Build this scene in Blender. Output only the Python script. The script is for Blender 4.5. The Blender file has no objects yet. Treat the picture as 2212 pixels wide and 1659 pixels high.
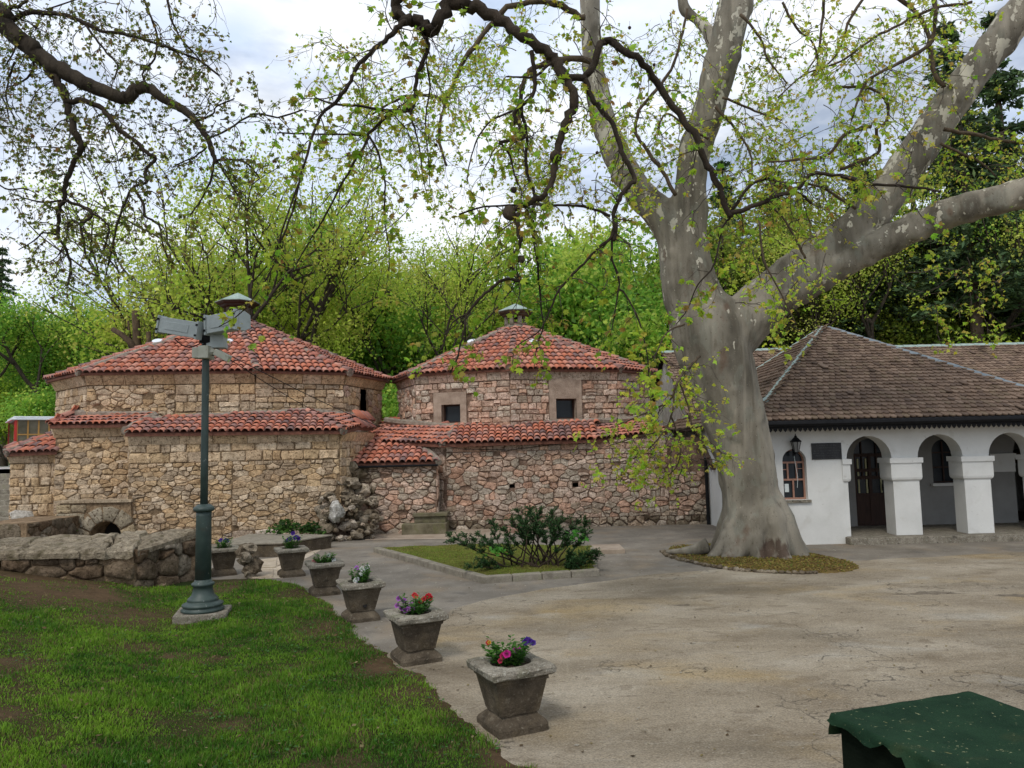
import bpy, math, random
import numpy as np
from mathutils import Vector, Matrix, noise

random.seed(11)
rng = np.random.default_rng(11)
S = bpy.context.scene
COL = S.collection
R = math.radians
PI = math.pi

# ---------------------------------------------------------------- camera
F, CU, CV = 1609.0, 1106.0, 829.5          # focal length and centre, in units of a 2212 x 1659 picture
CAM = Vector((0.0, 0.0, 2.5))
CM = Matrix.Rotation(PI / 2 + R(4.9), 3, 'X') @ Matrix.Rotation(R(-1.35), 3, 'Z')
cam_data = bpy.data.cameras.new('camera')
cam_data.sensor_width = 36.0
cam_data.lens = 36.0 * F / 2212.0
cam_data.clip_start = 0.05
cam_data.clip_end = 2000.0
cam = bpy.data.objects.new('camera', cam_data)
COL.objects.link(cam)
cam.matrix_world = Matrix.Translation(CAM) @ CM.to_4x4()
S.camera = cam

# ---------------------------------------------------------------- world, sun, exposure
SUN_EL, SUN_AZ = R(52), R(205)              # azimuth clockwise from +Y: behind the camera, a little to the left
W = bpy.data.worlds.new('World')
S.world = W
W.use_nodes = True
wn, wl = W.node_tree.nodes, W.node_tree.links
wn.clear()
w_out = wn.new('ShaderNodeOutputWorld')
w_bg = wn.new('ShaderNodeBackground')
w_bg.inputs['Strength'].default_value = 0.1
w_sky = wn.new('ShaderNodeTexSky')
w_sky.sky_type = 'NISHITA'
w_sky.sun_disc = False
w_sky.sun_elevation = SUN_EL
w_sky.sun_rotation = SUN_AZ
w_tc = wn.new('ShaderNodeTexCoord')
w_map = wn.new('ShaderNodeMapping')
w_map.inputs['Scale'].default_value = (1.0, 1.0, 2.6)
w_map.inputs['Location'].default_value = (0.35, 0.1, 0.0)
w_n = wn.new('ShaderNodeTexNoise')
w_n.inputs['Scale'].default_value = 2.2
w_n.inputs['Detail'].default_value = 7.0
w_n.inputs['Roughness'].default_value = 0.55
w_r = wn.new('ShaderNodeValToRGB')
w_r.color_ramp.elements[0].position = 0.38
w_r.color_ramp.elements[0].color = (0.28, 0.28, 0.28, 1)
w_r.color_ramp.elements[1].position = 0.52
w_r.color_ramp.elements[1].color = (1, 1, 1, 1)
w_n2 = wn.new('ShaderNodeTexNoise')
w_n2.inputs['Scale'].default_value = 4.0
w_n2.inputs['Detail'].default_value = 6.0
w_r2 = wn.new('ShaderNodeValToRGB')
w_r2.color_ramp.elements[0].position = 0.35
w_r2.color_ramp.elements[0].color = (6.5, 7.7, 9.8, 1)
w_r2.color_ramp.elements[1].position = 0.62
w_r2.color_ramp.elements[1].color = (9.8, 10.1, 10.6, 1)
w_mix = wn.new('ShaderNodeMix')
w_mix.data_type = 'RGBA'
wl.new(w_tc.outputs['Generated'], w_map.inputs['Vector'])
wl.new(w_map.outputs['Vector'], w_n.inputs['Vector'])
wl.new(w_map.outputs['Vector'], w_n2.inputs['Vector'])
wl.new(w_n.outputs['Fac'], w_r.inputs['Fac'])
wl.new(w_n2.outputs['Fac'], w_r2.inputs['Fac'])
wl.new(w_r.outputs['Color'], w_mix.inputs[0])
wl.new(w_sky.outputs['Color'], w_mix.inputs[6])
wl.new(w_r2.outputs['Color'], w_mix.inputs[7])
wl.new(w_mix.outputs[2], w_bg.inputs['Color'])
wl.new(w_bg.outputs['Background'], w_out.inputs['Surface'])

sun_data = bpy.data.lights.new('sun', 'SUN')
sun_data.energy = 1.5
sun_data.angle = R(15)
sun_data.color = (1.0, 0.95, 0.87)
sun = bpy.data.objects.new('sun', sun_data)
COL.objects.link(sun)
sd = Vector((math.sin(SUN_AZ) * math.cos(SUN_EL), math.cos(SUN_AZ) * math.cos(SUN_EL), math.sin(SUN_EL)))
sun.rotation_euler = sd.to_track_quat('Z', 'Y').to_euler()
sun.location = sd * 60

S.view_settings.view_transform = 'Standard'
S.view_settings.look = 'None'
S.view_settings.gamma = 1.0
S.view_settings.exposure = 0.15
S.view_settings.use_curve_mapping = False
S.cycles.max_bounces = 6
S.cycles.transparent_max_bounces = 6

# ---------------------------------------------------------------- helpers: where things stand
def ray(u, v):
    return CM @ Vector(((u - CU) / F, -(v - CV) / F, -1.0))

def P(u, v, Y):
    d = ray(u, v)
    return CAM + d * (Y / d.y)

def G(u, v, z=0.0):
    d = ray(u, v)
    return CAM + d * ((z - CAM.z) / d.z)

def lerp(a, b, t):
    return a + (b - a) * t

def ui(a, b):
    return random.uniform(a, b)

# ---------------------------------------------------------------- helpers: objects
def link(o, parent=None):
    COL.objects.link(o)
    if parent is not None:
        o.parent = parent
        if parent.type == 'EMPTY':
            o.matrix_parent_inverse = Matrix.Translation(-Vector(parent.location))
    return o

def tag(o, label=None, cat=None, group=None, kind=None):
    if label: o['label'] = label
    if cat: o['category'] = cat
    if group: o['group'] = group
    if kind: o['kind'] = kind
    return o

def thing(name, label, cat, loc=(0, 0, 0), group=None):
    o = bpy.data.objects.new(name, None)
    o.empty_display_size = 0.3
    o.location = loc
    COL.objects.link(o)
    return tag(o, label, cat, group)

def set_tint(me, tints):
    at = me.attributes.new('tint', 'FLOAT_COLOR', 'POINT')
    a = np.ones((len(me.vertices), 4), np.float32)
    a[:, :3] = np.asarray(tints, np.float32)
    at.data.foreach_set('color', a.ravel())

def mesh_np(name, V, FC, T=None, smooth=False):
    """V (n,3), FC (m,k) all faces with k corners, T (n,3) tints"""
    V = np.asarray(V, np.float32); FC = np.asarray(FC, np.int32)
    me = bpy.data.meshes.new(name)
    m, k = FC.shape
    me.vertices.add(len(V)); me.vertices.foreach_set('co', V.ravel())
    me.loops.add(m * k); me.loops.foreach_set('vertex_index', FC.ravel())
    me.polygons.add(m)
    me.polygons.foreach_set('loop_start', np.arange(0, m * k, k, dtype=np.int32))
    me.polygons.foreach_set('loop_total', np.full(m, k, np.int32))
    if smooth: me.polygons.foreach_set('use_smooth', np.ones(m, bool))
    me.update(calc_edges=True)
    set_tint(me, T if T is not None else np.ones((len(V), 3)))
    return me

def obj(name, me, mat, parent=None):
    if mat and not me.materials: me.materials.append(mat)
    return link(bpy.data.objects.new(name, me), parent)

class MB:
    def __init__(s):
        s.v, s.f, s.t = [], [], []
    def add(s, vs, fs, tint=(1, 1, 1)):
        n = len(s.v)
        s.v += [tuple(p) for p in vs]
        s.f += [tuple(i + n for i in f) for f in fs]
        s.t += [tint] * len(vs)
        return s
    def quad(s, a, b, c, d, tint=(1, 1, 1)):
        return s.add([a, b, c, d], [(0, 1, 2, 3)], tint)
    def box(s, x0, x1, y0, y1, z0, z1, tint=(1, 1, 1), M=None, jit=0):
        vs = [Vector((x, y, z)) for z in (z0, z1) for y in (y0, y1) for x in (x0, x1)]
        if jit: vs = [p + Vector((ui(-jit, jit), ui(-jit, jit), ui(-jit, jit))) for p in vs]
        if M is not None: vs = [M @ p for p in vs]
        return s.add(vs, [(0, 2, 3, 1), (4, 5, 7, 6), (0, 1, 5, 4), (2, 6, 7, 3), (0, 4, 6, 2), (1, 3, 7, 5)], tint)
    def tube(s, pts, rads, n=6, tint=(1, 1, 1), cap=True):
        pts = [Vector(p) for p in pts]
        m = len(pts)
        if not hasattr(rads, '__len__'): rads = [rads] * m
        b = len(s.v); fs = []; vs = []
        up = None
        for i in range(m):
            d = (pts[min(i + 1, m - 1)] - pts[max(i - 1, 0)])
            if d.length < 1e-9: d = Vector((0, 0, 1))
            d.normalize()
            if up is None:
                up = d.cross(Vector((0.31, 0.9, 0.2))).normalized()
            else:
                up = (up - d * up.dot(d))
                up = up.normalized() if up.length > 1e-6 else d.orthogonal().normalized()
            w = d.cross(up)
            for k in range(n):
                a = 2 * PI * k / n
                vs.append(pts[i] + (up * math.cos(a) + w * math.sin(a)) * rads[i])
        for i in range(m - 1):
            for k in range(n):
                k2 = (k + 1) % n
                fs.append((i * n + k, i * n + k2, (i + 1) * n + k2, (i + 1) * n + k))
        if cap:
            fs.append(tuple(range(n - 1, -1, -1)))
            fs.append(tuple((m - 1) * n + k for k in range(n)))
        return s.add(vs, fs, tint)
    def lathe(s, c, prof, n=16, tint=(1, 1, 1), square=0.0):
        vs, fs = [], []
        for r, z in prof:
            for k in range(n):
                a = 2 * PI * (k + .5) / n
                vs.append((c[0] + r * math.cos(a), c[1] + r * math.sin(a), c[2] + z))
        m = len(prof)
        for i in range(m - 1):
            for k in range(n):
                k2 = (k + 1) % n
                fs.append((i * n + k, i * n + k2, (i + 1) * n + k2, (i + 1) * n + k))
        fs.append(tuple(range(n - 1, -1, -1)))
        fs.append(tuple((m - 1) * n + k for k in range(n)))
        return s.add(vs, fs, tint)
    def prism(s, poly, z0, z1, tint=(1, 1, 1), M=None):
        """poly counter-clockwise in x, y"""
        n = len(poly)
        zt = z1 if hasattr(z1, '__len__') else [z1] * n
        vs = [Vector((p[0], p[1], z0)) for p in poly] + [Vector((p[0], p[1], zt[i])) for i, p in enumerate(poly)]
        if M is not None: vs = [M @ p for p in vs]
        fs = [tuple(range(n - 1, -1, -1)), tuple(range(n, 2 * n))]
        fs += [(i, (i + 1) % n, n + (i + 1) % n, n + i) for i in range(n)]
        return s.add(vs, fs, tint)
    def mesh(s, name, smooth=False):
        me = bpy.data.meshes.new(name)
        me.from_pydata(s.v, [], s.f)
        if smooth: me.polygons.foreach_set('use_smooth', np.ones(len(me.polygons), bool))
        me.update()
        set_tint(me, s.t)
        return me
    def build(s, name, mat, parent=None, smooth=False, bevel=0):
        o = obj(name, s.mesh(name, smooth), mat, parent)
        if bevel:
            b = o.modifiers.new('bevel', 'BEVEL'); b.width = bevel; b.segments = 2; b.limit_method = 'ANGLE'
        return o

def solid(name, mat, parent, *a, bevel=0, **k):
    return MB().box(*a, **k).build(name, mat, parent, bevel=bevel)

# ---------------------------------------------------------------- helpers: materials
def mat(name, cols, scale=4.0, rough=0.8, bump=0.0, bscale=30.0, tint=False, spec=0.3, metal=0.0, detail=6.0,
        stretch=None, fine=0.0, dist=0.03, blotch=None):
    m = bpy.data.materials.new(name)
    m.use_nodes = True
    n, l = m.node_tree.nodes, m.node_tree.links
    b = n['Principled BSDF']
    b.inputs['Roughness'].default_value = rough
    b.inputs['Metallic'].default_value = metal
    b.inputs['Specular IOR Level'].default_value = spec
    tc = n.new('ShaderNodeTexCoord')
    vec = tc.outputs['Object']
    if stretch:
        mp = n.new('ShaderNodeMapping'); mp.inputs['Scale'].default_value = stretch
        l.new(vec, mp.inputs['Vector']); vec = mp.outputs['Vector']
    no = n.new('ShaderNodeTexNoise')
    no.inputs['Scale'].default_value = scale; no.inputs['Detail'].default_value = detail
    no.inputs['Roughness'].default_value = 0.62
    l.new(vec, no.inputs['Vector'])
    rp = n.new('ShaderNodeValToRGB')
    el = rp.color_ramp.elements
    if len(cols) == 1: cols = [(0, cols[0]), (1, cols[0])]
    while len(el) < len(cols): el.new(0.5)
    for e, (p, c) in zip(el, cols):
        e.position = p; e.color = (*c, 1)
    l.new(no.outputs['Fac'], rp.inputs['Fac'])
    out = rp.outputs['Color']
    if blotch:                                   # (scale, low, high, colour): stains or patches with a shape of their own
        for (bs, lo, hi, bc, amt) in blotch:
            n3 = n.new('ShaderNodeTexNoise'); n3.inputs['Scale'].default_value = bs; n3.inputs['Detail'].default_value = 7
            n3.inputs['Distortion'].default_value = 0.4
            l.new(vec, n3.inputs['Vector'])
            mr = n.new('ShaderNodeMapRange'); mr.inputs['From Min'].default_value = lo; mr.inputs['From Max'].default_value = hi
            mr.inputs['To Max'].default_value = amt
            l.new(n3.outputs['Fac'], mr.inputs['Value'])
            mx = n.new('ShaderNodeMix'); mx.data_type = 'RGBA'
            mx.inputs[7].default_value = (*bc, 1)
            l.new(mr.outputs['Result'], mx.inputs[0]); l.new(out, mx.inputs[6]); out = mx.outputs[2]
    if tint:
        at = n.new('ShaderNodeAttribute'); at.attribute_name = 'tint'
        mx = n.new('ShaderNodeMix'); mx.data_type = 'RGBA'; mx.blend_type = 'MULTIPLY'; mx.inputs[0].default_value = 1
        l.new(out, mx.inputs[6]); l.new(at.outputs['Color'], mx.inputs[7]); out = mx.outputs[2]
    if fine:
        n4 = n.new('ShaderNodeTexNoise'); n4.inputs['Scale'].default_value = bscale * 2.5; n4.inputs['Detail'].default_value = 3
        l.new(vec, n4.inputs['Vector'])
        mr = n.new('ShaderNodeMapRange'); mr.inputs['From Min'].default_value = 0.3; mr.inputs['From Max'].default_value = 0.7
        mr.inputs['To Min'].default_value = 1 - fine; mr.inputs['To Max'].default_value = 1 + fine
        l.new(n4.outputs['Fac'], mr.inputs['Value'])
        vm = n.new('ShaderNodeVectorMath'); vm.operation = 'SCALE'
        l.new(out, vm.inputs[0]); l.new(mr.outputs['Result'], vm.inputs['Scale']); out = vm.outputs['Vector']
    l.new(out, b.inputs['Base Color'])
    if bump:
        n2 = n.new('ShaderNodeTexNoise')
        n2.inputs['Scale'].default_value = bscale; n2.inputs['Detail'].default_value = 8; n2.inputs['Roughness'].default_value = 0.65
        l.new(vec, n2.inputs['Vector'])
        bp = n.new('ShaderNodeBump'); bp.inputs['Strength'].default_value = bump; bp.inputs['Distance'].default_value = dist
        l.new(n2.outputs['Fac'], bp.inputs['Height']); l.new(bp.outputs['Normal'], b.inputs['Normal'])
    return m

def leafmat(name, col, trans=0.45, rough=0.55):
    m = bpy.data.materials.new(name)
    m.use_nodes = True
    n, l = m.node_tree.nodes, m.node_tree.links
    b = n['Principled BSDF']; b.inputs['Roughness'].default_value = rough; b.inputs['Specular IOR Level'].default_value = 0.25
    at = n.new('ShaderNodeAttribute'); at.attribute_name = 'tint'
    mx = n.new('ShaderNodeMix'); mx.data_type = 'RGBA'; mx.blend_type = 'MULTIPLY'; mx.inputs[0].default_value = 1
    mx.inputs[6].default_value = (*col, 1); l.new(at.outputs['Color'], mx.inputs[7])
    l.new(mx.outputs[2], b.inputs['Base Color'])
    tr = n.new('ShaderNodeBsdfTranslucent'); l.new(mx.outputs[2], tr.inputs['Color'])
    ms = n.new('ShaderNodeMixShader'); ms.inputs[0].default_value = trans
    l.new(b.outputs['BSDF'], ms.inputs[1]); l.new(tr.outputs['BSDF'], ms.inputs[2])
    l.new(ms.outputs[0], n['Material Output'].inputs['Surface'])
    return m

def glassmat(name, col=(0.02, 0.025, 0.03), rough=0.08):
    return mat(name, [col], rough=0.2, spec=0.25)

M_STONE = mat('stone', [(0.28, (0.50, 0.45, 0.40)), (0.5, (0.98, 0.96, 0.94)), (0.72, (1.32, 1.27, 1.2))], 8, 0.92, 1.0, 20, tint=True,
              spec=0.15, fine=0.16, dist=0.035, blotch=[(0.9, 0.5, 0.7, (0.55, 0.46, 0.40), 0.55), (3.0, 0.56, 0.70, (0.42, 0.36, 0.30), 0.6), (17, 0.57, 0.66, (0.22, 0.16, 0.11), 0.85), (34, 0.6, 0.68, (0.15, 0.1, 0.07), 0.8), (12, 0.62, 0.72, (1.5, 1.45, 1.38), 0.5)])
M_MORTAR_L = mat('mortar_tan', [(0.3, (0.10, 0.065, 0.038)), (0.7, (0.36, 0.255, 0.155))], 5, 0.95, 1.0, 16, fine=0.2, dist=0.05, spec=0.1)
M_MORTAR_R = mat('mortar_pink', [(0.3, (0.10, 0.062, 0.042)), (0.7, (0.36, 0.245, 0.18))], 5, 0.95, 1.0, 16, fine=0.2, dist=0.05, spec=0.1)
M_ROCK = mat('rock', [(0.3, (0.38, 0.35, 0.31)), (0.52, (0.9, 0.88, 0.85)), (0.75, (1.35, 1.33, 1.3))], 9, 0.92, 1.0, 14, tint=True, spec=0.15,
             fine=0.2, dist=0.06, blotch=[(5, 0.52, 0.68, (0.30, 0.30, 0.18), 0.6), (22, 0.58, 0.68, (0.2, 0.16, 0.12), 0.8)])
M_TILE = mat('clay_tile', [(0.3, (0.75, 0.72, 0.7)), (0.6, (1, 1, 1)), (0.8, (1.1, 1.06, 1.0))], 9, 0.85, 0.35, 40, tint=True, spec=0.2, fine=0.1,
             dist=0.01, blotch=[(6, 0.6, 0.75, (0.14, 0.12, 0.09), 0.5)])
M_TILE_BED = mat('tile_bed', [(0.3, (0.10, 0.045, 0.03)), (0.7, (0.22, 0.09, 0.06))], 8, 0.9, 0.5, 30)
M_RIDGE_MORTAR = mat('ridge_mortar', [(0.3, (0.16, 0.13, 0.10)), (0.7, (0.36, 0.30, 0.24))], 9, 0.95, 0.9, 24, fine=0.2)
M_SHINGLE = mat('beaver_tail_tile', [(0.3, (0.8, 0.78, 0.75)), (0.7, (1.08, 1.05, 1.0))], 4, 0.9, 0.4, 40, tint=True, spec=0.15, fine=0.12, dist=0.01,
                blotch=[(1.6, 0.56, 0.72, (0.17, 0.16, 0.09), 0.6), (9, 0.62, 0.72, (0.07, 0.06, 0.05), 0.5)])
M_SHINGLE_BED = mat('shingle_bed', [(0.3, (0.05, 0.03, 0.025)), (0.7, (0.10, 0.06, 0.05))], 4, 0.9)
M_PLASTER = mat('white_plaster', [(0.3, (0.59, 0.585, 0.55)), (0.7, (0.71, 0.705, 0.67))], 1.2, 0.85, 0.15, 18, spec=0.2, fine=0.02, dist=0.01,
                blotch=[(2.5, 0.6, 0.8, (0.45, 0.43, 0.37), 0.55), (7, 0.66, 0.74, (0.40, 0.38, 0.33), 0.4)])
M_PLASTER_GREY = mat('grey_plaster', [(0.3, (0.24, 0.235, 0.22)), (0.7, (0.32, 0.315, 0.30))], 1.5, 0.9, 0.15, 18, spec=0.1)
M_OLD_PLASTER = mat('weathered_plaster', [(0.3, (0.36, 0.31, 0.27)), (0.7, (0.66, 0.62, 0.58))], 3, 0.9, 0.9, 22, fine=0.12,
                    blotch=[(8, 0.58, 0.7, (0.25, 0.17, 0.12), 0.7)])
M_SURROUND = mat('rough_render', [(0.3, (0.27, 0.2, 0.15)), (0.7, (0.46, 0.36, 0.28))], 4, 0.95, 0.9, 30, fine=0.15)
M_CONC = mat('old_concrete', [(0.25, (0.10, 0.088, 0.066)), (0.5, (0.215, 0.188, 0.145)), (0.75, (0.34, 0.31, 0.25))], 6, 0.95, 0.8, 45, spec=0.15, fine=0.28, dist=0.02,
             blotch=[(4, 0.55, 0.7, (0.13, 0.14, 0.07), 0.5), (14, 0.6, 0.7, (0.05, 0.045, 0.035), 0.75), (38, 0.56, 0.66, (0.45, 0.43, 0.36), 0.55), (55, 0.58, 0.66, (0.06, 0.055, 0.04), 0.6)])
M_CONC_DARK = mat('stained_concrete', [(0.25, (0.045, 0.035, 0.024)), (0.5, (0.09, 0.07, 0.048)), (0.8, (0.18, 0.145, 0.102))], 5, 0.95, 0.8, 40, spec=0.15,
                  fine=0.25, dist=0.02, blotch=[(9, 0.6, 0.72, (0.035, 0.028, 0.02), 0.7), (3, 0.55, 0.75, (0.16, 0.12, 0.065), 0.5), (26, 0.58, 0.7, (0.22, 0.19, 0.14), 0.45)])
M_KERB = mat('kerb_concrete', [(0.3, (0.17, 0.148, 0.112)), (0.7, (0.32, 0.285, 0.225))], 5, 0.95, 0.7, 40, spec=0.15, fine=0.25, dist=0.015,
             blotch=[(5, 0.56, 0.7, (0.16, 0.17, 0.08), 0.45)])
M_SOIL = mat('soil', [(0.3, (0.03, 0.02, 0.013)), (0.7, (0.085, 0.055, 0.035))], 20, 1.0, 1.0, 60, fine=0.3)
M_WOOD_DK = mat('dark_wood', [(0.3, (0.025, 0.012, 0.008)), (0.7, (0.06, 0.028, 0.018))], 3, 0.6, 0.2, 20, stretch=(8, 8, 1))
M_WOOD_RED = mat('window_wood', [(0.3, (0.26, 0.13, 0.09)), (0.7, (0.38, 0.21, 0.15))], 5, 0.6, 0.2, 20)
M_GLASS = glassmat('dark_glass')
M_VOID = mat('dark_interior', [(0.3, (0.012, 0.011, 0.010)), (0.7, (0.025, 0.022, 0.02))], 3, 0.95)
M_BLACK = mat('black_metal', [(0.3, (0.007, 0.007, 0.008)), (0.7, (0.014, 0.014, 0.015))], 8, 0.6, spec=0.15)
M_GREEN = mat('green_paint', [(0.3, (0.030, 0.048, 0.042)), (0.7, (0.055, 0.080, 0.068))], 6, 0.5, 0.3, 40, spec=0.4, dist=0.006,
              blotch=[(18, 0.66, 0.72, (0.35, 0.36, 0.33), 0.6), (5, 0.6, 0.75, (0.06, 0.045, 0.03), 0.5)])
M_GREY = mat('grey_paint', [(0.3, (0.33, 0.37, 0.36)), (0.7, (0.42, 0.46, 0.45))], 5, 0.5, 0.1, 40, spec=0.4, blotch=[(9, 0.62, 0.75, (0.2, 0.2, 0.17), 0.5)])
M_BEIGE = mat('beige_paint', [(0.3, (0.36, 0.36, 0.29)), (0.7, (0.46, 0.46, 0.38))], 7, 0.6, 0.1, 40, blotch=[(16, 0.6, 0.7, (0.2, 0.18, 0.13), 0.6)])
M_COPPER = mat('green_copper', [(0.3, (0.20, 0.27, 0.24)), (0.7, (0.36, 0.44, 0.39))], 5, 0.6, 0.15, 30, spec=0.4)
M_COPPER_BLUE = mat('blue_grey_flashing', [(0.3, (0.14, 0.17, 0.19)), (0.7, (0.24, 0.28, 0.30))], 5, 0.55, 0.15, 30, spec=0.4)
M_WHITE = mat('white_enamel', [(0.3, (0.62, 0.66, 0.70)), (0.7, (0.78, 0.8, 0.82))], 4, 0.35, spec=0.5)
M_RED = mat('red_paint', [(0.3, (0.42, 0.025, 0.02)), (0.7, (0.55, 0.04, 0.03))], 3, 0.4, spec=0.5)
M_AWN = mat('red_awning', [(0.3, (0.36, 0.05, 0.07)), (0.7, (0.46, 0.08, 0.10))], 4, 0.7)
M_YEL = mat('yellow_paint', [(0.3, (0.55, 0.38, 0.03)), (0.7, (0.7, 0.5, 0.05))], 3, 0.5)
M_OCHRE = mat('ochre_wood', [(0.3, (0.36, 0.19, 0.05)), (0.7, (0.48, 0.27, 0.08))], 3, 0.6)
M_BARK = mat('dark_bark', [(0.3, (0.030, 0.022, 0.016)), (0.7, (0.095, 0.075, 0.055))], 6, 0.95, 0.9, 20, stretch=(1, 1, 0.35), tint=True, dist=0.05)
M_TWIG = mat('twig_bark', [(0.35, (0.030, 0.022, 0.018)), (0.65, (0.085, 0.068, 0.050))], 9, 0.9, 0.3, 30, tint=True)
M_LEAF = leafmat('leaf', (1, 1, 1), 0.55)
M_NEEDLE = leafmat('needle', (1, 1, 1), 0.12, 0.7)
M_GRASS = leafmat('grass_blade', (1, 1, 1), 0.35, 0.6)
M_PETAL = leafmat('petal', (1, 1, 1), 0.25, 0.6)
M_BLUE_FIELD = mat('bloom', [(0.3, (0.9, 0.9, 0.9)), (0.7, (1.1, 1.1, 1.1))], 9, tint=True)

# ================================================================ GROUND
def fbm(x, y, s, seed=0.0):
    return noise.fractal(Vector((x * s, y * s, seed)), 1.0, 2.0, 4)

M_ASPH = mat('asphalt_path', [(0.3, (0.135, 0.115, 0.090)), (0.55, (0.21, 0.183, 0.146)), (0.8, (0.30, 0.265, 0.215))], 1.1, 0.9, 0.6, 70, spec=0.25, fine=0.25, dist=0.008,
             blotch=[(0.9, 0.52, 0.7, (0.26, 0.195, 0.125), 0.6), (26, 0.6, 0.7, (0.36, 0.33, 0.28), 0.4), (11, 0.66, 0.72, (0.5, 0.47, 0.41), 0.5), (2.3, 0.6, 0.72, (0.10, 0.09, 0.08), 0.5)])
M_PLAZA = mat('worn_concrete', [(0.25, (0.17, 0.132, 0.088)), (0.5, (0.275, 0.228, 0.162)), (0.75, (0.39, 0.34, 0.262))], 0.8, 0.9, 0.9, 34, spec=0.2, fine=0.38, dist=0.012,
              blotch=[(0.55, 0.52, 0.68, (0.33, 0.225, 0.085), 0.5), (0.35, 0.5, 0.66, (0.13, 0.105, 0.072), 0.75), (3.2, 0.58, 0.66, (0.15, 0.115, 0.075), 0.5), (1.7, 0.56, 0.7, (0.15, 0.115, 0.075), 0.6), (1.1, 0.58, 0.74, (0.36, 0.345, 0.30), 0.5),
                      (7, 0.64, 0.72, (0.13, 0.095, 0.06), 0.6), (13, 0.6, 0.72, (0.34, 0.30, 0.23), 0.5), (18, 0.64, 0.72, (0.08, 0.06, 0.04), 0.6), (50, 0.62, 0.7, (0.45, 0.41, 0.34), 0.35), (33, 0.66, 0.7, (0.06, 0.045, 0.03), 0.5)], stretch=(0.7, 1.25, 1))

def cracks(m, scale, width, amt):
    n, l = m.node_tree.nodes, m.node_tree.links
    b = n['Principled BSDF']
    tc = n.new('ShaderNodeTexCoord')
    no = n.new('ShaderNodeTexNoise'); no.inputs['Scale'].default_value = 2.0; no.inputs['Detail'].default_value = 6
    l.new(tc.outputs['Object'], no.inputs['Vector'])
    mx = n.new('ShaderNodeMix'); mx.data_type = 'RGBA'; mx.blend_type = 'LINEAR_LIGHT'; mx.inputs[0].default_value = 0.75
    l.new(tc.outputs['Object'], mx.inputs[6]); l.new(no.outputs['Color'], mx.inputs[7])
    vo = n.new('ShaderNodeTexVoronoi'); vo.feature = 'DISTANCE_TO_EDGE'; vo.inputs['Scale'].default_value = scale
    l.new(mx.outputs[2], vo.inputs['Vector'])
    mr = n.new('ShaderNodeMapRange'); mr.inputs['From Max'].default_value = width
    mr.inputs['To Min'].default_value = amt; mr.inputs['To Max'].default_value = 0
    l.new(vo.outputs['Distance'], mr.inputs['Value'])
    n2 = n.new('ShaderNodeTexNoise'); n2.inputs['Scale'].default_value = 0.6
    l.new(tc.outputs['Object'], n2.inputs['Vector'])
    m2 = n.new('ShaderNodeMapRange'); m2.inputs['From Min'].default_value = 0.46; m2.inputs['From Max'].default_value = 0.56
    l.new(n2.outputs['Fac'], m2.inputs['Value'])
    mu = n.new('ShaderNodeMath'); mu.operation = 'MULTIPLY'
    l.new(mr.outputs['Result'], mu.inputs[0]); l.new(m2.outputs['Result'], mu.inputs[1])
    src = b.inputs['Base Color'].links[0].from_socket
    m3 = n.new('ShaderNodeMix'); m3.data_type = 'RGBA'; m3.inputs[7].default_value = (0.05, 0.042, 0.033, 1)
    l.new(mu.outputs[0], m3.inputs[0]); l.new(src, m3.inputs[6]); l.new(m3.outputs[2], b.inputs['Base Color'])
cracks(M_PLAZA, 0.32, 0.007, 0.85)
cracks(M_ASPH, 0.35, 0.003, 0.5)

tag(MB().quad((-250, -60, 0), (250, -60, 0), (250, 44, 0), (-250, 44, 0)).build('ground', M_ASPH), kind='structure')

def sheet(name, pts, z, m, kind='structure', jit=0.0, sub=0.35):
    out = []
    for i, p in enumerate(pts):
        q = pts[(i + 1) % len(pts)]
        L = math.hypot(q[0] - p[0], q[1] - p[1])
        k = max(1, min(60, int(L / sub))) if jit else 1
        for j in range(k):
            t = j / k
            x, y = lerp(p[0], q[0], t), lerp(p[1], q[1], t)
            if jit: x += fbm(x, y, 1.7, 3.1) * jit; y += fbm(x, y, 1.7, 9.4) * jit
            out.append((x, y, z))
    mb = MB(); mb.add(out, [tuple(range(len(out)))])
    return tag(mb.build(name, m), kind=kind)

plz = [G(*p) for p in [(938, 1345), (975, 1318), (1040, 1298), (1100, 1286), (1250, 1262), (1420, 1241), (1500, 1233), (1700, 1222), (1850, 1212), (2212, 1192), (3000, 1180)]]
plz += [Vector((14, 3, 0)), Vector((8, -6, 0)), Vector((-3, -6, 0)), G(900, 1640), G(820, 1500), G(800, 1425), G(885, 1395)]
sheet('plaza', [(p.x, p.y) for p in plz], 0.004, M_PLAZA, jit=0.09)

# pale paved strips at the foot of the bath walls
M_STRIP = mat('sandy_pavement', [(0.3, (0.26, 0.20, 0.145)), (0.7, (0.42, 0.34, 0.26))], 2.2, 0.9, 0.5, 50, fine=0.2, dist=0.01, blotch=[(1.2, 0.55, 0.7, (0.2, 0.12, 0.075), 0.6)])
sheet('pavement', [tuple(G(*p)[:2]) for p in [(788, 1167), (1085, 1163), (1120, 1150), (1190, 1143), (1250, 1128), (860, 1128), (800, 1140)]], 0.008, M_STRIP, jit=0.05)
M_FLAG = mat('pale_flagstone', [(0.3, (0.36, 0.29, 0.21)), (0.7, (0.56, 0.48, 0.37))], 3, 0.9, 0.6, 40, fine=0.2, dist=0.015, tint=True, blotch=[(5, 0.58, 0.72, (0.22, 0.16, 0.1), 0.6)])
fl = [(540, 1212), (600, 1205), (660, 1186), (690, 1165), (722, 1166), (690, 1190), (650, 1212), (610, 1250), (540, 1252)]
stp = sheet('stone_path', [tuple(G(*p)[:2]) for p in fl], 0.008, M_FLAG, jit=0.04)
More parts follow.
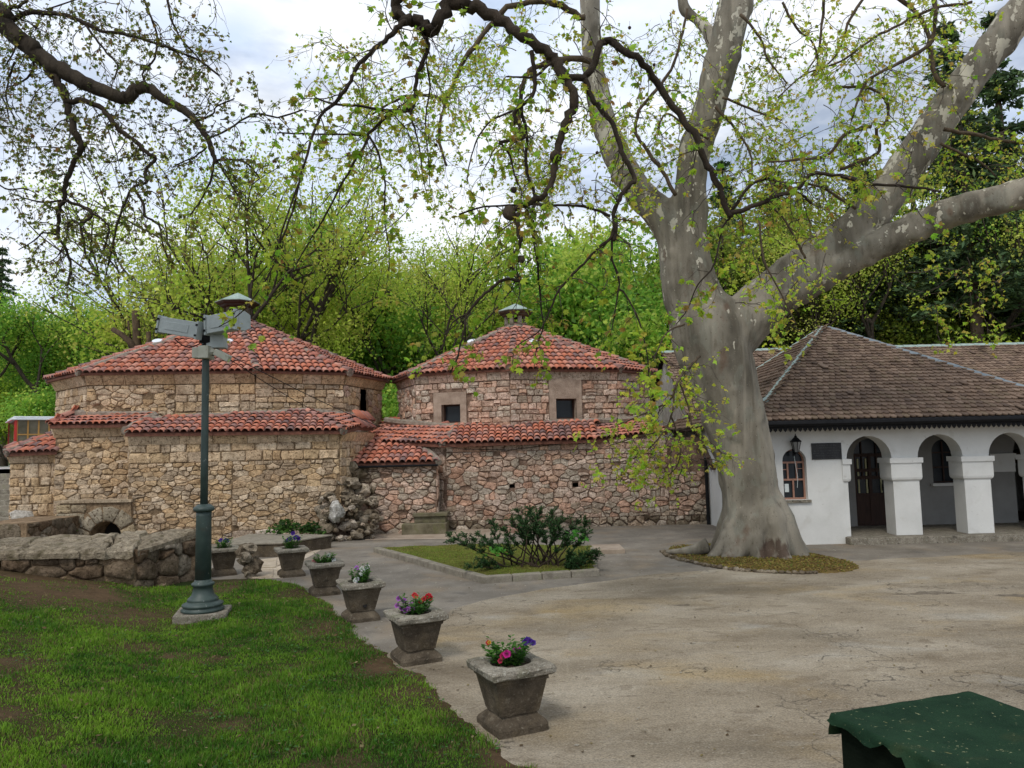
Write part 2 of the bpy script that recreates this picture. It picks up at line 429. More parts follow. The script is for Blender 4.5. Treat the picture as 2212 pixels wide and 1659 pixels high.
for (a, b_, c, d) in [((545, 1214), (598, 1208), (596, 1227), (545, 1230)), ((602, 1207), (645, 1193), (640, 1208), (602, 1224)), ((545, 1234), (594, 1230), (592, 1248), (545, 1250)),
                      ((648, 1189), (682, 1172), (686, 1184), (646, 1205)), ((600, 1229), (636, 1212), (606, 1247), (598, 1247))]:
    q = [G(*p) for p in (d, c, b_, a)]
    t = ui(0.8, 1.1)
    MB().prism([(p.x + ui(-.03, .03), p.y + ui(-.03, .03)) for p in q], 0.009, 0.03, (t, t * .98, t * .95)).build('flagstone', M_FLAG, stp)

M_STAIN = mat('oil_stain', [(0.3, (0.09, 0.07, 0.048)), (0.7, (0.22, 0.18, 0.13))], 9, 0.9, 0.6, 30, fine=0.35, dist=0.01)
for (u, v, a, b_) in ((2010, 1282, .42, .11), (2185, 1287, .26, .09), (1475, 1308, .12, .04)):
    g = G(u, v)
    sheet('stain', [(g.x + a * math.cos(t) * (1 + 1.0 * noise.noise(Vector((math.cos(t) * 2.6 + u, math.sin(t) * 2.6, 1)))), g.y + b_ * math.sin(t) * (1 + 1.0 * noise.noise(Vector((math.cos(t) * 2.6, math.sin(t) * 2.6 + u, 4))))) for t in np.linspace(0, 2 * PI, 60)[:-1]], 0.008, M_STAIN)
# ---------------------------------------------------------------- lawn
lawn_poly = [tuple(G(*p)[:2]) for p in [(1150, 1659), (1030, 1580), (950, 1495), (880, 1448), (800, 1385), (715, 1315), (655, 1268), (560, 1252), (470, 1254)]]
lawn_poly += [(-6.6, 15.0), (-7.6, 14.0), (-12, 14.2), (-18, 14.5), (-18, -2), (1.2, -2), (0.55, 4.0)]
LP = np.array(lawn_poly)

def inside_dist(X, Y, poly):
    """signed distance, positive inside"""
    d = np.full(X.shape, 1e9); ins = np.zeros(X.shape, bool)
    n = len(poly)
    for i in range(n):
        x0, y0 = poly[i]; x1, y1 = poly[(i + 1) % n]
        ex, ey = x1 - x0, y1 - y0
        t = np.clip(((X - x0) * ex + (Y - y0) * ey) / (ex * ex + ey * ey + 1e-12), 0, 1)
        d = np.minimum(d, np.hypot(X - x0 - t * ex, Y - y0 - t * ey))
        c = ((y0 > Y) != (y1 > Y)) & (X < (x1 - x0) * (Y - y0) / (y1 - y0 + 1e-12) + x0)
        ins ^= c
    return np.where(ins, d, -d)

NT = 256
_perm = rng.random((NT, NT))
def vnoise(X, Y, s, o=0):
    """smooth value noise on numpy arrays, 0..1"""
    x = X * s + o * 17.3 + 100; y = Y * s + o * 5.7 + 100
    xi = np.floor(x).astype(int); yi = np.floor(y).astype(int)
    fx = x - xi; fy = y - yi
    fx = fx * fx * (3 - 2 * fx); fy = fy * fy * (3 - 2 * fy)
    g = lambda a, b: _perm[a % NT, b % NT]
    return (g(xi, yi) * (1 - fx) + g(xi + 1, yi) * fx) * (1 - fy) + (g(xi, yi + 1) * (1 - fx) + g(xi + 1, yi + 1) * fx) * fy
def vfbm(X, Y, s, o=0, k=4):
    a = 0; w = 0.5; tot = 0
    for i in range(k):
        a = a + vnoise(X, Y, s * 2 ** i, o + i) * w; tot += w; w *= 0.55
    return a / tot

def rise(X, Y):
    d = -0.889 * X - 0.458 * (Y - 6.56)
    return 0.185 * np.maximum(0, d - 2.2) ** 1.0 * np.clip((d - 2.0) / 1.2, 0, 1)

DIRT = [((300, 1405), 0.28, 0.9), ((150, 1285), 1.0, 1.0), ((265, 1305), 0.7, 0.9), ((40, 1330), 0.9, 0.9), ((30, 1440), 0.4, .5), ((835, 1425), 0.35, 1.0), ((690, 1348), 0.45, .8),
        ((5, 1610), 0.25, 0.8), ((5, 1500), 0.4, 0.8), ((880, 1480), 0.3, .7), ((640, 1275), 0.5, 0.9), ((480, 1262), 0.5, 0.9), ((1100, 1610), 0.25, 1.0), ((760, 1380), 0.3, .6), ((400, 1330), 0.35, 0.8), ((560, 1450), .3, .4), ((420, 1560), .25, .4)]
DIRT = [(G(p[0], p[1], .35 if p[0] < 320 and p[1] < 1320 else .1), r, a) for p, r, a in DIRT] + [(Vector((-8.5, 12.3, 0)), 1.3, 1.0), (Vector((-7.6, 12.6, 0)), 1.0, 1.0), (Vector((-9.6, 12.2, 0)), 1.0, .9)]
def dirt(X, Y, sd):
    n1 = vfbm(X, Y, 0.9, 1); n2 = vfbm(X, Y, 3.2, 5)
    m = np.clip((n1 - 0.66) * 5, 0, 0.5) + np.clip((n2 - 0.58) * 3.0, 0, 0.5)
    for p, r, a in DIRT:
        rr = np.hypot(X - p.x, (Y - p.y) * 0.7) / r
        m = np.maximum(m, a * np.clip(1.5 - rr, 0, 1) * (0.55 + 0.75 * n2))
    e = np.clip(1 - sd / 0.5, 0, 1) * np.clip((n2 - 0.25) * 2.2, 0, 1)
    return np.clip(np.maximum(m, e), 0, 1)

def grid_mesh(name, xs, ys, zf, tf, m, parent=None):
    X, Y = np.meshgrid(xs, ys)
    Z = zf(X, Y); T = tf(X, Y)
    nx, ny = len(xs), len(ys)
    V = np.stack([X.ravel(), Y.ravel(), Z.ravel()], 1)
    i = np.arange(nx * ny).reshape(ny, nx)
    FC = np.stack([i[:-1, :-1].ravel(), i[:-1, 1:].ravel(), i[1:, 1:].ravel(), i[1:, :-1].ravel()], 1)
    return obj(name, mesh_np(name, V, FC, T.reshape(-1, 3), True), m, parent)

def lawn_z(X, Y, sd=None):
    if sd is None: sd = inside_dist(X, Y, LP)
    sdj = sd + (vfbm(X, Y, 2.5, 8) - 0.5) * 0.35
    return np.clip(sdj * 0.3, -0.12, 0.045) + rise(X, Y) * np.clip(sd * 2 + .3, 0, 1) + (vfbm(X, Y, 1.2, 3) - 0.5) * 0.07 * np.clip(sd * 2, 0, 1)
def lawn_t(X, Y):
    sd = inside_dist(X, Y, LP); dm = dirt(X, Y, sd)[..., None]
    k = 0.75 + 0.5 * vfbm(X, Y, 4, 20)[..., None]
    return (np.array([0.022, 0.034, 0.010]) * (1 - dm) + np.array([0.105, 0.068, 0.038]) * dm) * k
M_LAWN = mat('lawn_soil', [(0.3, (0.8, 0.8, 0.8)), (0.7, (1.2, 1.2, 1.2))], 12, 1.0, 0.9, 50, tint=True, fine=0.3, spec=0.05)
tag(grid_mesh('lawn', np.arange(-17, 1.8, 0.1), np.arange(1.0, 16.2, 0.1), lawn_z, lawn_t, M_LAWN), kind='structure')

def blades(name, X, Y, Z, L, Wd, cols, lean, m):
    n = len(X)
    a = rng.random(n) * 2 * PI; b_ = rng.random(n) * 2 * PI
    ln = lean * (0.3 + rng.random(n))
    wx, wy = np.cos(a) * Wd / 2, np.sin(a) * Wd / 2
    tx, ty = np.cos(b_) * L * ln, np.sin(b_) * L * ln
    tz = L * np.sqrt(np.clip(1 - ln ** 2, 0.08, 1))
    V = np.empty((n, 5, 3), np.float32)
    V[:, 0] = np.stack([X - wx, Y - wy, Z - 0.01], 1); V[:, 1] = np.stack([X + wx, Y + wy, Z - 0.01], 1)
    V[:, 2] = np.stack([X + wx * .8 + tx * .4, Y + wy * .8 + ty * .4, Z + tz * .6], 1); V[:, 3] = np.stack([X - wx * .8 + tx * .4, Y - wy * .8 + ty * .4, Z + tz * .6], 1)
    V[:, 4] = np.stack([X + tx, Y + ty, Z + tz], 1)
    i = np.arange(n)[:, None] * 5
    FC = np.concatenate([i + [0, 1, 2], i + [0, 2, 3], i + [3, 2, 4]], 0)
    T = np.repeat(cols, 5, 0)
    return tag(obj(name, mesh_np(name, V.reshape(-1, 3), FC, T), m), kind='stuff')

n = 420000
d = 2.8 + 12.8 * rng.random(n) ** 0.85
th = (rng.random(n) * 46 - 42) * PI / 180
X = d * np.sin(th); Y = d * np.cos(th)
sd = inside_dist(X, Y, LP); dm = dirt(X, Y, sd)
k = (sd > -0.05) & (rng.random(n) > dm * 1.02 - 0.02)
X, Y, sd, d, dm = X[k], Y[k], sd[k], d[k], dm[k]
Z = lawn_z(X, Y, sd)
tall = rng.random(len(X)) < .03
clump = vfbm(X, Y, 2.0, 30)
L = (0.016 + 0.046 * np.clip((clump - 0.3) * 2, 0, 1) * (0.5 + rng.random(len(X)))) * (1.15 - .6 * dm) * np.where(tall, 1.9, 1)
hue = np.clip(1.5 * (vfbm(X, Y, 1.1, 40) - .5) + 1.3 * (vfbm(X, Y, 4.5, 44) - .5) + .4 + 0.4 * (rng.random(len(X)) - .5), 0, 1)[:, None]
cols = np.array([0.052, 0.15, 0.010]) * (1 - hue) + np.array([0.205, 0.36, 0.028]) * hue
dry = (rng.random(len(X)) < 0.09 + 0.3 * dm)[:, None]
cols = np.where(dry, np.array([0.19, 0.15, 0.06]), cols) * (0.75 + 0.5 * rng.random((len(X), 1)))
blades('grass', X, Y, Z, L, 0.0035 + 0.0006 * d, cols, 0.75, M_GRASS)

# weeds and clover in the lawn: little flat leaves
n = 5200
d = 3.5 + 9 * rng.random(n); th = (rng.random(n) * 44 - 41) * PI / 180
X = d * np.sin(th); Y = d * np.cos(th); sd = inside_dist(X, Y, LP)
k = (sd > 0.05) & (vfbm(X, Y, 1.4, 60) > 0.55)
X, Y, d = X[k], Y[k], d[k]; Z = lawn_z(X, Y) + 0.02 + 0.03 * rng.random(len(X))
def flat_leaves(name, X, Y, Z, size, cols, m, tilt=0.5, parent=None, ratio=0.6):
    n = len(X)
    a = rng.random(n) * 2 * PI
    ux = np.stack([np.cos(a), np.sin(a), tilt * (rng.random(n) - .5)], 1); uy = np.stack([-np.sin(a), np.cos(a), tilt * 1.6 * (rng.random(n) - .5)], 1)
    c = np.stack([X, Y, Z], 1); s = size[:, None]
    V = np.stack([c - ux * s, c + uy * s * ratio, c + ux * s, c - uy * s * ratio], 1).reshape(-1, 3)
    i = np.arange(n)[:, None] * 4
    return tag(obj(name, mesh_np(name, V, np.concatenate([i + [0, 1, 2], i + [0, 2, 3]], 0), np.repeat(cols, 4, 0)), m, parent), kind='stuff')
flat_leaves('weeds', X, Y, Z, 0.012 + 0.014 * rng.random(len(X)), np.array([0.05, 0.13, 0.025]) * (0.6 + 0.8 * rng.random((len(X), 1))), M_GRASS)

n = 900
X = rng.uniform(-9, 1, n); Y = rng.uniform(4.5, 14.5, n); sd = inside_dist(X, Y, LP); k = sd > .05; X, Y = X[k], Y[k]
flat_leaves('lawn_litter', X, Y, lawn_z(X, Y) + .035 + .02 * rng.random(len(X)), .012 + .022 * rng.random(len(X)) ** 2, np.array([[.20, .13, .06], [.12, .08, .04], [.34, .28, .13]])[rng.integers(0, 3, len(X))], M_LEAF, .8)
# ---------------------------------------------------------------- rising land behind, terrace with a road on the left
def hz(X, Y):
    t = np.clip((Y - 44) / 60, 0, 1)
    return 2.2 * np.clip((Y - 44) / 2, 0, 1) * 0 - 0.02 + 13 * t * t * (3 - 2 * t) + vfbm(X, Y, 0.08, 2) * 1.5 * np.clip((Y - 44) / 10, 0, 1)
M_FOREST_FLOOR = mat('forest_floor', [(0.3, (0.035, 0.04, 0.015)), (0.7, (0.09, 0.10, 0.035))], 0.6, 1.0, 0.6, 5, fine=0.2)
tag(grid_mesh('hill', np.arange(-160, 161, 4.0), np.arange(44, 240, 4.0), hz, lambda X, Y: np.ones(X.shape + (3,)), M_FOREST_FLOOR), kind='structure')

# ================================================================ STONE WALLS
def clip_poly(poly, a, b, c):
    out = []
    n = len(poly)
    for i in range(n):
        p, q = poly[i], poly[(i + 1) % n]
        dp, dq = a * p[0] + b * p[1] - c, a * q[0] + b * q[1] - c
        if dp <= 0: out.append(p)
        if dp * dq < 0:
            t = dp / (dp - dq)
            out.append((p[0] + (q[0] - p[0]) * t, p[1] + (q[1] - p[1]) * t))
    return out

def area(poly):
    return 0.5 * sum(poly[i][0] * poly[(i + 1) % len(poly)][1] - poly[(i + 1) % len(poly)][0] * poly[i][1] for i in range(len(poly)))

def cells_rubble(L, z0, z1, w, h, vary=0.85):
    sites = []
    z = z0
    while z < z1 - 0.02:
        rh = h * ui(1 - vary * .6, 1 + vary * .75)
        if z + rh > z1 - h * .3: rh = z1 - z
        s = -ui(0, w)
        while s < L + w * .3:
            sw = w * (rh / h) ** .5 * ui(1 - vary * .8, 1 + vary)
            if random.random() < 0.16 and rh > h * .8:
                sites.append((s + sw / 2, z + rh * .27, 0)); sites.append((s + sw / 2 + ui(-.1, .1) * sw, z + rh * .76, 0))
            else:
                sites.append((s + sw / 2, z + rh * ui(.38, .62), ui(-.2, .35) * h * h))
            s += sw
        z += rh
    k = w / h * 0.8
    A = np.array([(s, zz * k, wt) for s, zz, wt in sites])
    res = []
    for i in range(len(A)):
        if not -0.02 < sites[i][0] < L + .02: continue
        poly = [(0, z0 * k), (L, z0 * k), (L, z1 * k), (0, z1 * k)]
        d2 = (A[:, 0] - A[i, 0]) ** 2 + (A[:, 1] - A[i, 1]) ** 2
        for j in np.argsort(d2)[1:22]:
            dx, dy = A[j, 0] - A[i, 0], A[j, 1] - A[i, 1]
            c = (A[j, 0] ** 2 + A[j, 1] ** 2 - A[j, 2] - A[i, 0] ** 2 - A[i, 1] ** 2 + A[i, 2]) / 2
            poly = clip_poly(poly, dx, dy, c)
            if len(poly) < 3: break
        if len(poly) >= 3:
            res.append([(x, y / k) for x, y in poly])
    return res

def cells_ashlar(L, z0, z1, w, h):
    res = []
    z = z0
    while z < z1 - .02:
        rh = h * ui(.72, 1.2)
        if z + rh > z1 - h * .4: rh = z1 - z
        s = 0; sh = ui(-.015, .015)
        while s < L - .01:
            sw = w * ui(.5, 1.6)
            if s + sw > L - w * .35: sw = L - s
            j = lambda a: ui(-a, a)
            if random.random() < .1 and rh > .18:
                m = z + rh * ui(.4, .6)
                res.append([(s, z), (s + sw, z), (s + sw, m + j(.01)), (s, m + j(.01))]); res.append([(s, m), (s + sw, m + j(.01)), (s + sw, z + rh), (s, z + rh)])
            else:
                a = .018
                res.append([(s + j(a), z + j(.008)), (s + sw + j(a), z + j(.008)), (s + sw + j(a), z + rh + j(.008)), (s + j(a), z + rh + j(.008))])
            s += sw
        z += rh
    return res

def stone_geo(poly, fr, depth, gap, rnd, tint):
    """fr(s, z, n) -> world point; rnd 0 squared, 1 rounded"""
    if area(poly) < 0: poly = poly[::-1]
    pts = []
    n = len(poly)
    for i in range(n):
        p, q = poly[i], poly[(i + 1) % n]
        L = math.hypot(q[0] - p[0], q[1] - p[1])
        if L < 0.012: continue
        k = 2 if L > 0.10 else 1
        for j in range(k):
            w_ = ui(-1, 1) * min(.022, L * .09) if j else 0
            pts.append((lerp(p[0], q[0], j / k) - (q[1] - p[1]) / L * w_, lerp(p[1], q[1], j / k) + (q[0] - p[0]) / L * w_))
    if len(pts) < 4: return None
    out = []
    n = len(pts)
    for i in range(n):                                     # soften corners
        a, b, c = pts[i - 1], pts[i], pts[(i + 1) % n]
        t = .13 * rnd + .02
        out.append((b[0] * (1 - 2 * t) + (a[0] + c[0]) * t, b[1] * (1 - 2 * t) + (a[1] + c[1]) * t))
    pts = out
    cx = sum(p[0] for p in pts) / n; cz = sum(p[1] for p in pts) / n
    rad = math.sqrt(abs(area(pts)) / PI)
    if rad < .018: return None
    def shrink(p, g):
        d = math.hypot(p[0] - cx, p[1] - cz) + 1e-6
        f = max(0.25, 1 - g / d)
        return (cx + (p[0] - cx) * f, cz + (p[1] - cz) * f)
    vs = []
    a0, a1 = ui(-.5, .5) * depth * .5, ui(-.5, .5) * depth * .5
    j = lambda s: ui(-s, s)
    jz = min(.012, rad * .08)
    ring = [[(q[0] + j(jz), q[1] + j(jz)) for q in (shrink(p, gap) for p in pts)]]
    for p in ring[0]: vs.append(fr(p[0], p[1], -.03))
    for p in ring[0]: vs.append(fr(p[0], p[1], depth * (.55 - .3 * rnd) + j(.008)))
    gi = gap + min(rad * (.12 + .18 * rnd), .04)
    for p in pts:
        q = shrink(p, gi)
        vs.append(fr(q[0], q[1], depth * (.95 + .1 * rnd) + a0 * (q[0] - cx) / rad + a1 * (q[1] - cz) / rad + j(.22 * depth)))
    vs.append(fr(cx + j(rad * .2), cz + j(rad * .2), depth * (1.0 + .10 * rnd) + j(.3 * depth)))
    fs = []
    for r_ in (0, 1):
        for i in range(n):
            k = (i + 1) % n
            fs.append((r_ * n + i, r_ * n + k, (r_ + 1) * n + k, (r_ + 1) * n + i))
    for i in range(n): fs.append((2 * n + i, 2 * n + (i + 1) % n, 3 * n))
    return vs, fs, tint, abs(area(pts))

TAN = [(.60, .45, .285), (.57, .42, .255), (.62, .475, .32), (.52, .385, .245), (.58, .46, .325), (.50, .39, .275), (.55, .39, .23), (.44, .345, .245), (.63, .51, .37)]
PINK = [(.60, .435, .34), (.58, .405, .31), (.63, .475, .385), (.54, .40, .315), (.56, .36, .265), (.53, .43, .355), (.48, .375, .30), (.65, .52, .43), (.57, .39, .285)]
GREYP = [(.48, .41, .33), (.54, .47, .39), (.42, .35, .28), (.50, .42, .33), (.45, .36, .275)]
DARKP = [(.22, .18, .13), (.28, .235, .175), (.17, .135, .095), (.33, .28, .215)]
def pick(pal, v=.14):
    c = random.choice(pal); k = ui(1 - v, 1 + v)
    return tuple(min(.75, x * k) for x in c)

def emit(pieces, limit, name, rest, parent, m, smooth=False):
    """pieces (verts, faces, tint, area): the ones that show largest become objects, the others one part"""
    key = lambda p: -p[3] / max(1.0, (Vector(p[0][0]) - CAM).length_squared)
    pieces = sorted([p for p in pieces if p], key=key)
    for vs, fs, t, a in pieces[:limit]:
        MB().add(vs, fs, t).build(name, m, parent, smooth)
    if len(pieces) > limit:
        mb = MB()
        for vs, fs, t, a in pieces[limit:]: mb.add(vs, fs, t)
        tag(mb.build(rest, m, parent, smooth), kind='stuff')

class Face:
    """a wall face standing on the plan line a -> b (seen from outside with a on the left)"""
    def __init__(s, a, b, z0, z1, batter=0.0):
        s.a = Vector((a[0], a[1])); s.b = Vector((b[0], b[1])); s.L = (s.b - s.a).length
        s.e = (s.b - s.a) / s.L; s.nr = Vector((s.e.y, -s.e.x)); s.z0, s.z1, s.bt = z0, z1, batter
    def pt(s, d, z, n=0):
        n = n - s.bt * (z - s.z0)
        p = s.a + s.e * d + s.nr * n
        return Vector((p.x, p.y, z))
    def st(s, u, v):
        """picture point -> (d, z) on this face"""
        r = ray(u, v)
        n3 = Vector((s.nr.x, s.nr.y, 0)); o = Vector((s.a.x, s.a.y, 0))
        p = CAM + r * ((o - CAM).dot(n3) / r.dot(n3))
        return ((Vector((p.x, p.y)) - s.a).dot(s.e), p.z)
    def rect(s, u0, v0, u1, v1):
        a = s.st(u0, v1); b = s.st(u1, v0)
        return (a[0], a[1], b[0], b[1])

def fill(face, style, w, h, pal, holes=(), depth=.045, gap=.008, z0=None, z1=None, s0=0, s1=None, rnd=.7, palf=None):
    z0 = face.z0 if z0 is None else z0; z1 = face.z1 if z1 is None else z1; s1 = face.L if s1 is None else s1
    cs = cells_rubble(s1 - s0, z0, z1, w, h) if style == 'rubble' else cells_ashlar(s1 - s0, z0, z1, w, h)
    res = []
    for poly in cs:
        if style == 'rubble' and random.random() < .035: continue
        poly = [(x + s0, y) for x, y in poly]
        cx = sum(p[0] for p in poly) / len(poly); cz = sum(p[1] for p in poly) / len(poly)
        ok = True
        for (hx0, hz0, hx1, hz1) in holes:
            ds = [(hx0 - cx, (1, 0, hx0)), (cx - hx1, (-1, 0, -hx1)), (hz0 - cz, (0, 1, hz0)), (cz - hz1, (0, -1, -hz1))]
            b = max(ds, key=lambda t: t[0])
            if b[0] < 0.01: ok = False; break
            poly = clip_poly(poly, *b[1])
            if len(poly) < 3: ok = False; break
        if not ok: continue
        p_ = palf(cx, cz) if palf else pal
        g = stone_geo(poly, face.pt, depth * ui(.35, 1.25), gap * random.choice((.1, .3, .6, 1, 1.6)), min(1, rnd * ui(.35, 1.2)), pick(p_))
        if g: res.append(g)
    return res

def wall_mesh(mb, face, tint=(1, 1, 1), holes=()):
    """backing wall face; holes are left open"""
    xs = sorted({0, face.L} | {x for h_ in holes for x in (h_[0], h_[2])}); zs = sorted({face.z0, face.z1} | {z for h_ in holes for z in (h_[1], h_[3])})
    for i in range(len(xs) - 1):
        for j in range(len(zs) - 1):
            cx, cz = (xs[i] + xs[i + 1]) / 2, (zs[j] + zs[j + 1]) / 2
            if any(h_[0] < cx < h_[2] and h_[1] < cz < h_[3] for h_ in holes): continue
            mb.quad(face.pt(xs[i], zs[j]), face.pt(xs[i + 1], zs[j]), face.pt(xs[i + 1], zs[j + 1]), face.pt(xs[i], zs[j + 1]), tint)

# ---------------------------------------------------------------- roof tiles
def tile_mesh(k, w=.105, L=.42):
    n = 6; vs = []; j = lambda s: ui(-s, s)
    for (r_, y, dz) in ((w, 0, .012), (w * .8, L, 0), (w - .018, .004, .012)):
        for i in range(n + 1):
            a = PI * i / n
            vs.append((-math.cos(a) * r_ + j(.002), y + (j(.004) if y < .1 else 0), math.sin(a) * r_ * .82 + dz))
    fs = [(i, i + 1, n + 2 + i, n + 1 + i) for i in range(n)] + [(2 * n + 2 + i, 2 * n + 3 + i, i + 1, i) for i in range(n)]
    return vs, fs
TILE_COLS = [(.56, .215, .14), (.60, .26, .18), (.51, .18, .112), (.58, .285, .21), (.43, .17, .125), (.31, .175, .15), (.21, .135, .125), (.47, .235, .18), (.56, .20, .12), (.38, .20, .17)]
TILES = []
for c in TILE_COLS:
    vs, fs = tile_mesh(0)
    TILES.append(MB().add(vs, fs, c).mesh('tile', True))
    TILES[-1].materials.append(M_TILE)

def in_poly(x, y, poly):
    c = False
    for i in range(len(poly)):
        x0, y0 = poly[i]; x1, y1 = poly[(i + 1) % len(poly)]
        if (y0 > y) != (y1 > y) and x < (x1 - x0) * (y - y0) / (y1 - y0) + x0: c = not c
    return c

def roof_frame(p0, p1, pk):
    e = (p1 - p0).normalized(); g = (pk - p0); g = (g - e * g.dot(e)).normalized(); nrm = e.cross(g)
    return e, g, nrm

def roof_tiles(corners, colsp=.205, rowsp=.335, over=.06, dark=0.0):
    """corners: eave left, eave right, then the rest counter-clockwise seen from above; -> list of (matrix, variant)"""
    p0, p1 = corners[0], corners[1]
    e, g, nrm = roof_frame(p0, p1, corners[2])
    poly = [((p - p0).dot(e), (p - p0).dot(g)) for p in corners]
    L = (p1 - p0).length; top = max(y for _, y in poly); x0 = min(x for x, _ in poly); x1 = max(x for x, _ in poly)
    res = []
    for r_ in range(int(top / rowsp) + 1):
        y = -over + r_ * rowsp
        k0 = int(math.floor(x0 / colsp)); k1 = int(math.ceil(x1 / colsp))
        for k in range(k0, k1 + 1):
            x = (k + .5) * colsp + ui(-.008, .008)
            if not in_poly(x, max(.02, y + .12), poly): continue
            c = p0 + e * x + g * (y + ui(-.015, .015)) + nrm * (.035 + ui(0, .008))
            M = Matrix((e, g, nrm)).transposed().to_4x4()
            M = Matrix.Translation(c) @ M @ Matrix.Rotation(R(-4.5 + ui(-1, 1)), 4, 'X') @ Matrix.Rotation(R(ui(-2.5, 2.5)), 4, 'Z')
            v = random.choice((0, 1, 2, 3, 4, 5, 7, 8, 9, 0, 8, 1)) if random.random() > dark else random.choice((4, 5, 6, 9))
            res.append((M, v))
    return res

def ridge_tiles(a, b, n=None, w=.13):
    """cover tiles along a hip or ridge from the low end a to the high end b"""
    d = (b - a); L = d.length; d.normalize()
    side = d.cross(Vector((0, 0, 1))).normalized(); nr = side.cross(d)
    res = []
    k = n or max(2, int(L / .36))
    for i in range(k):
        M = Matrix((side, d, nr)).transposed().to_4x4()
        M = Matrix.Translation(a + d * (L * i / k) + nr * .06) @ M @ Matrix.Rotation(R(-4 + ui(-1.5, 1.5)), 4, 'X') @ Matrix.Rotation(R(ui(-3, 3)), 4, 'Z') @ Matrix.Diagonal((w / .105, L / k / .36, w / .105, 1))
        res.append((M, random.choice((3, 4, 5, 7, 9, 5, 6))))
    return res

def emit_tiles(tiles, limit, parent, name='tile', rest='tile_field'):
    tiles = sorted(tiles, key=lambda t: (t[0].translation - CAM).length)
    for M, v in tiles[:limit]:
        o = bpy.data.objects.new(name, TILES[v]); link(o, parent); o.matrix_basis = M
    if len(tiles) > limit:
        V, FC, T = [], [], []
        b = 0
        base = [(np.array([x.co for x in m.vertices]), np.array([p.vertices[:] for p in m.polygons])) for m in TILES]
        for M, v in tiles[limit:]:
            A = np.array(M); vv, ff = base[v]
            V.append(vv @ A[:3, :3].T + A[:3, 3]); FC.append(ff + b); T.append(np.tile(TILE_COLS[v], (len(vv), 1))); b += len(vv)
        me = mesh_np(rest, np.concatenate(V), np.concatenate(FC), np.concatenate(T), True)
        tag(obj(rest, me, M_TILE, parent), kind='stuff')

def strip_tube(mb, a, b, r, tint=(1, 1, 1)):
    k = max(2, int((b - a).length / .3)); pts = [a.lerp(b, i / k) + Vector((ui(-.02, .02), ui(-.02, .02), ui(-.02, .01))) for i in range(k + 1)]
    mb.tube(pts, [r * ui(.85, 1.2) for _ in pts], 7, tint)

# ================================================================ LEFT BATH HOUSE
def bath_upper(eave_px, back_depth, apex, ze, inset=0.945, zwall0=2.4):
    """eave_px: (u, v) of visible eave corners left to right -> world eave ring and wall ring"""
    ring = []
    for u, v in eave_px:
        p = G(u, v, ze); ring.append(p)
    c = Vector((apex.x, apex.y, ze))
    back = [c * 2 - p for p in ring]
    for p in back: p.z = ze
    full = ring + [p for p in back[1:-1]]
    return ring, full, [c.lerp(p, inset) for p in full]

def flat_roof_body(mb, ring, apex, drop=.07):
    n = len(ring)
    for i in range(n):
        a, b = ring[i], ring[(i + 1) % n]
        mb.add([a, b, apex], [(0, 1, 2)])
        lo = Vector((0, 0, drop))
        mb.quad(a - lo, b - lo, b, a)
    mb.add([p - Vector((0, 0, drop)) for p in ring], [tuple(range(n - 1, -1, -1))])

def lantern(parent, base, r, hb, hcol, roof_h, mcol, big):
    """small octagonal turret: wall ring, openings, eaves, metal cap"""
    t = parent
    n = 8
    MB().lathe(base, [(r * 1.12, -.5), (r * 1.12, 0.02), (r, .06), (r, hb)], n).build('turret_base', mcol, t)
    for k in range(n):
        a = 2 * PI * (k + .5) / n
        c = Vector(base) + Vector((math.cos(a) * r * .93, math.sin(a) * r * .93, 0))
        M = Matrix.Translation(c) @ Matrix.Rotation(a, 4, 'Z')
        MB().box(-.05, .05, -r * .17, r * .17, hb, hb + hcol, M=M).build('turret_pillar', mcol, t)
    z = hb + hcol
    MB().lathe(base, [(r * 1.02, z), (r * 1.3, z + .05), (r * 1.32, z + .10), (r * 1.55, z + .14), (r * 1.6, z + .2)], n).build('turret_cornice', M_WOOD_DK if big else M_CONC_DARK, t)
    MB().lathe(base, [(r * 1.68, z + .202), (r * 1.7, z + .225), (.03, z + .22 + roof_h)], n).build('turret_cap', M_COPPER, t)

def disc(parent, p, nrm, r=.16):
    M = Matrix.Translation(p) @ Vector(nrm).to_track_quat('Z', 'Y').to_matrix().to_4x4()
    mb = MB(); mb.lathe((0, 0, 0), [(r, -.03), (r, .012), (r * .85, .022), (r * .4, .028)], 20)
    mb.v = [tuple(M @ Vector(q)) for q in mb.v]
    return mb.build('roof_glass', M_WHITE, parent, True)

ZE = 5.1
apexL = Vector((-10.15, 27.4, 7.55))
LB = thing('bath_house', 'larger tan stone bath house with low tiled pyramid roof behind the green lamp post', 'bath house', (-9.5, 24.5, 0))
ringL, fullL, wallL = bath_upper([(98, 822), (166, 806), (555, 801), (757, 806), (842, 822)], 0, apexL, ZE)
roofL = MB(); flat_roof_body(roofL, fullL, apexL)
roofLo = roofL.build('roof', M_TILE_BED, LB)
tilesL = []
for i in range(4): tilesL += roof_tiles([ringL[i], ringL[i + 1], apexL], dark=.12)
hipm = MB(); ridL = []
for i in (0, 1, 2, 3, 4):
    strip_tube(hipm, ringL[i] + Vector((0, 0, .0)), apexL, .13); ridL += ridge_tiles(ringL[i], apexL) if i != 1 else []
hipm.build('ridge_mortar', M_RIDGE_MORTAR, roofLo)

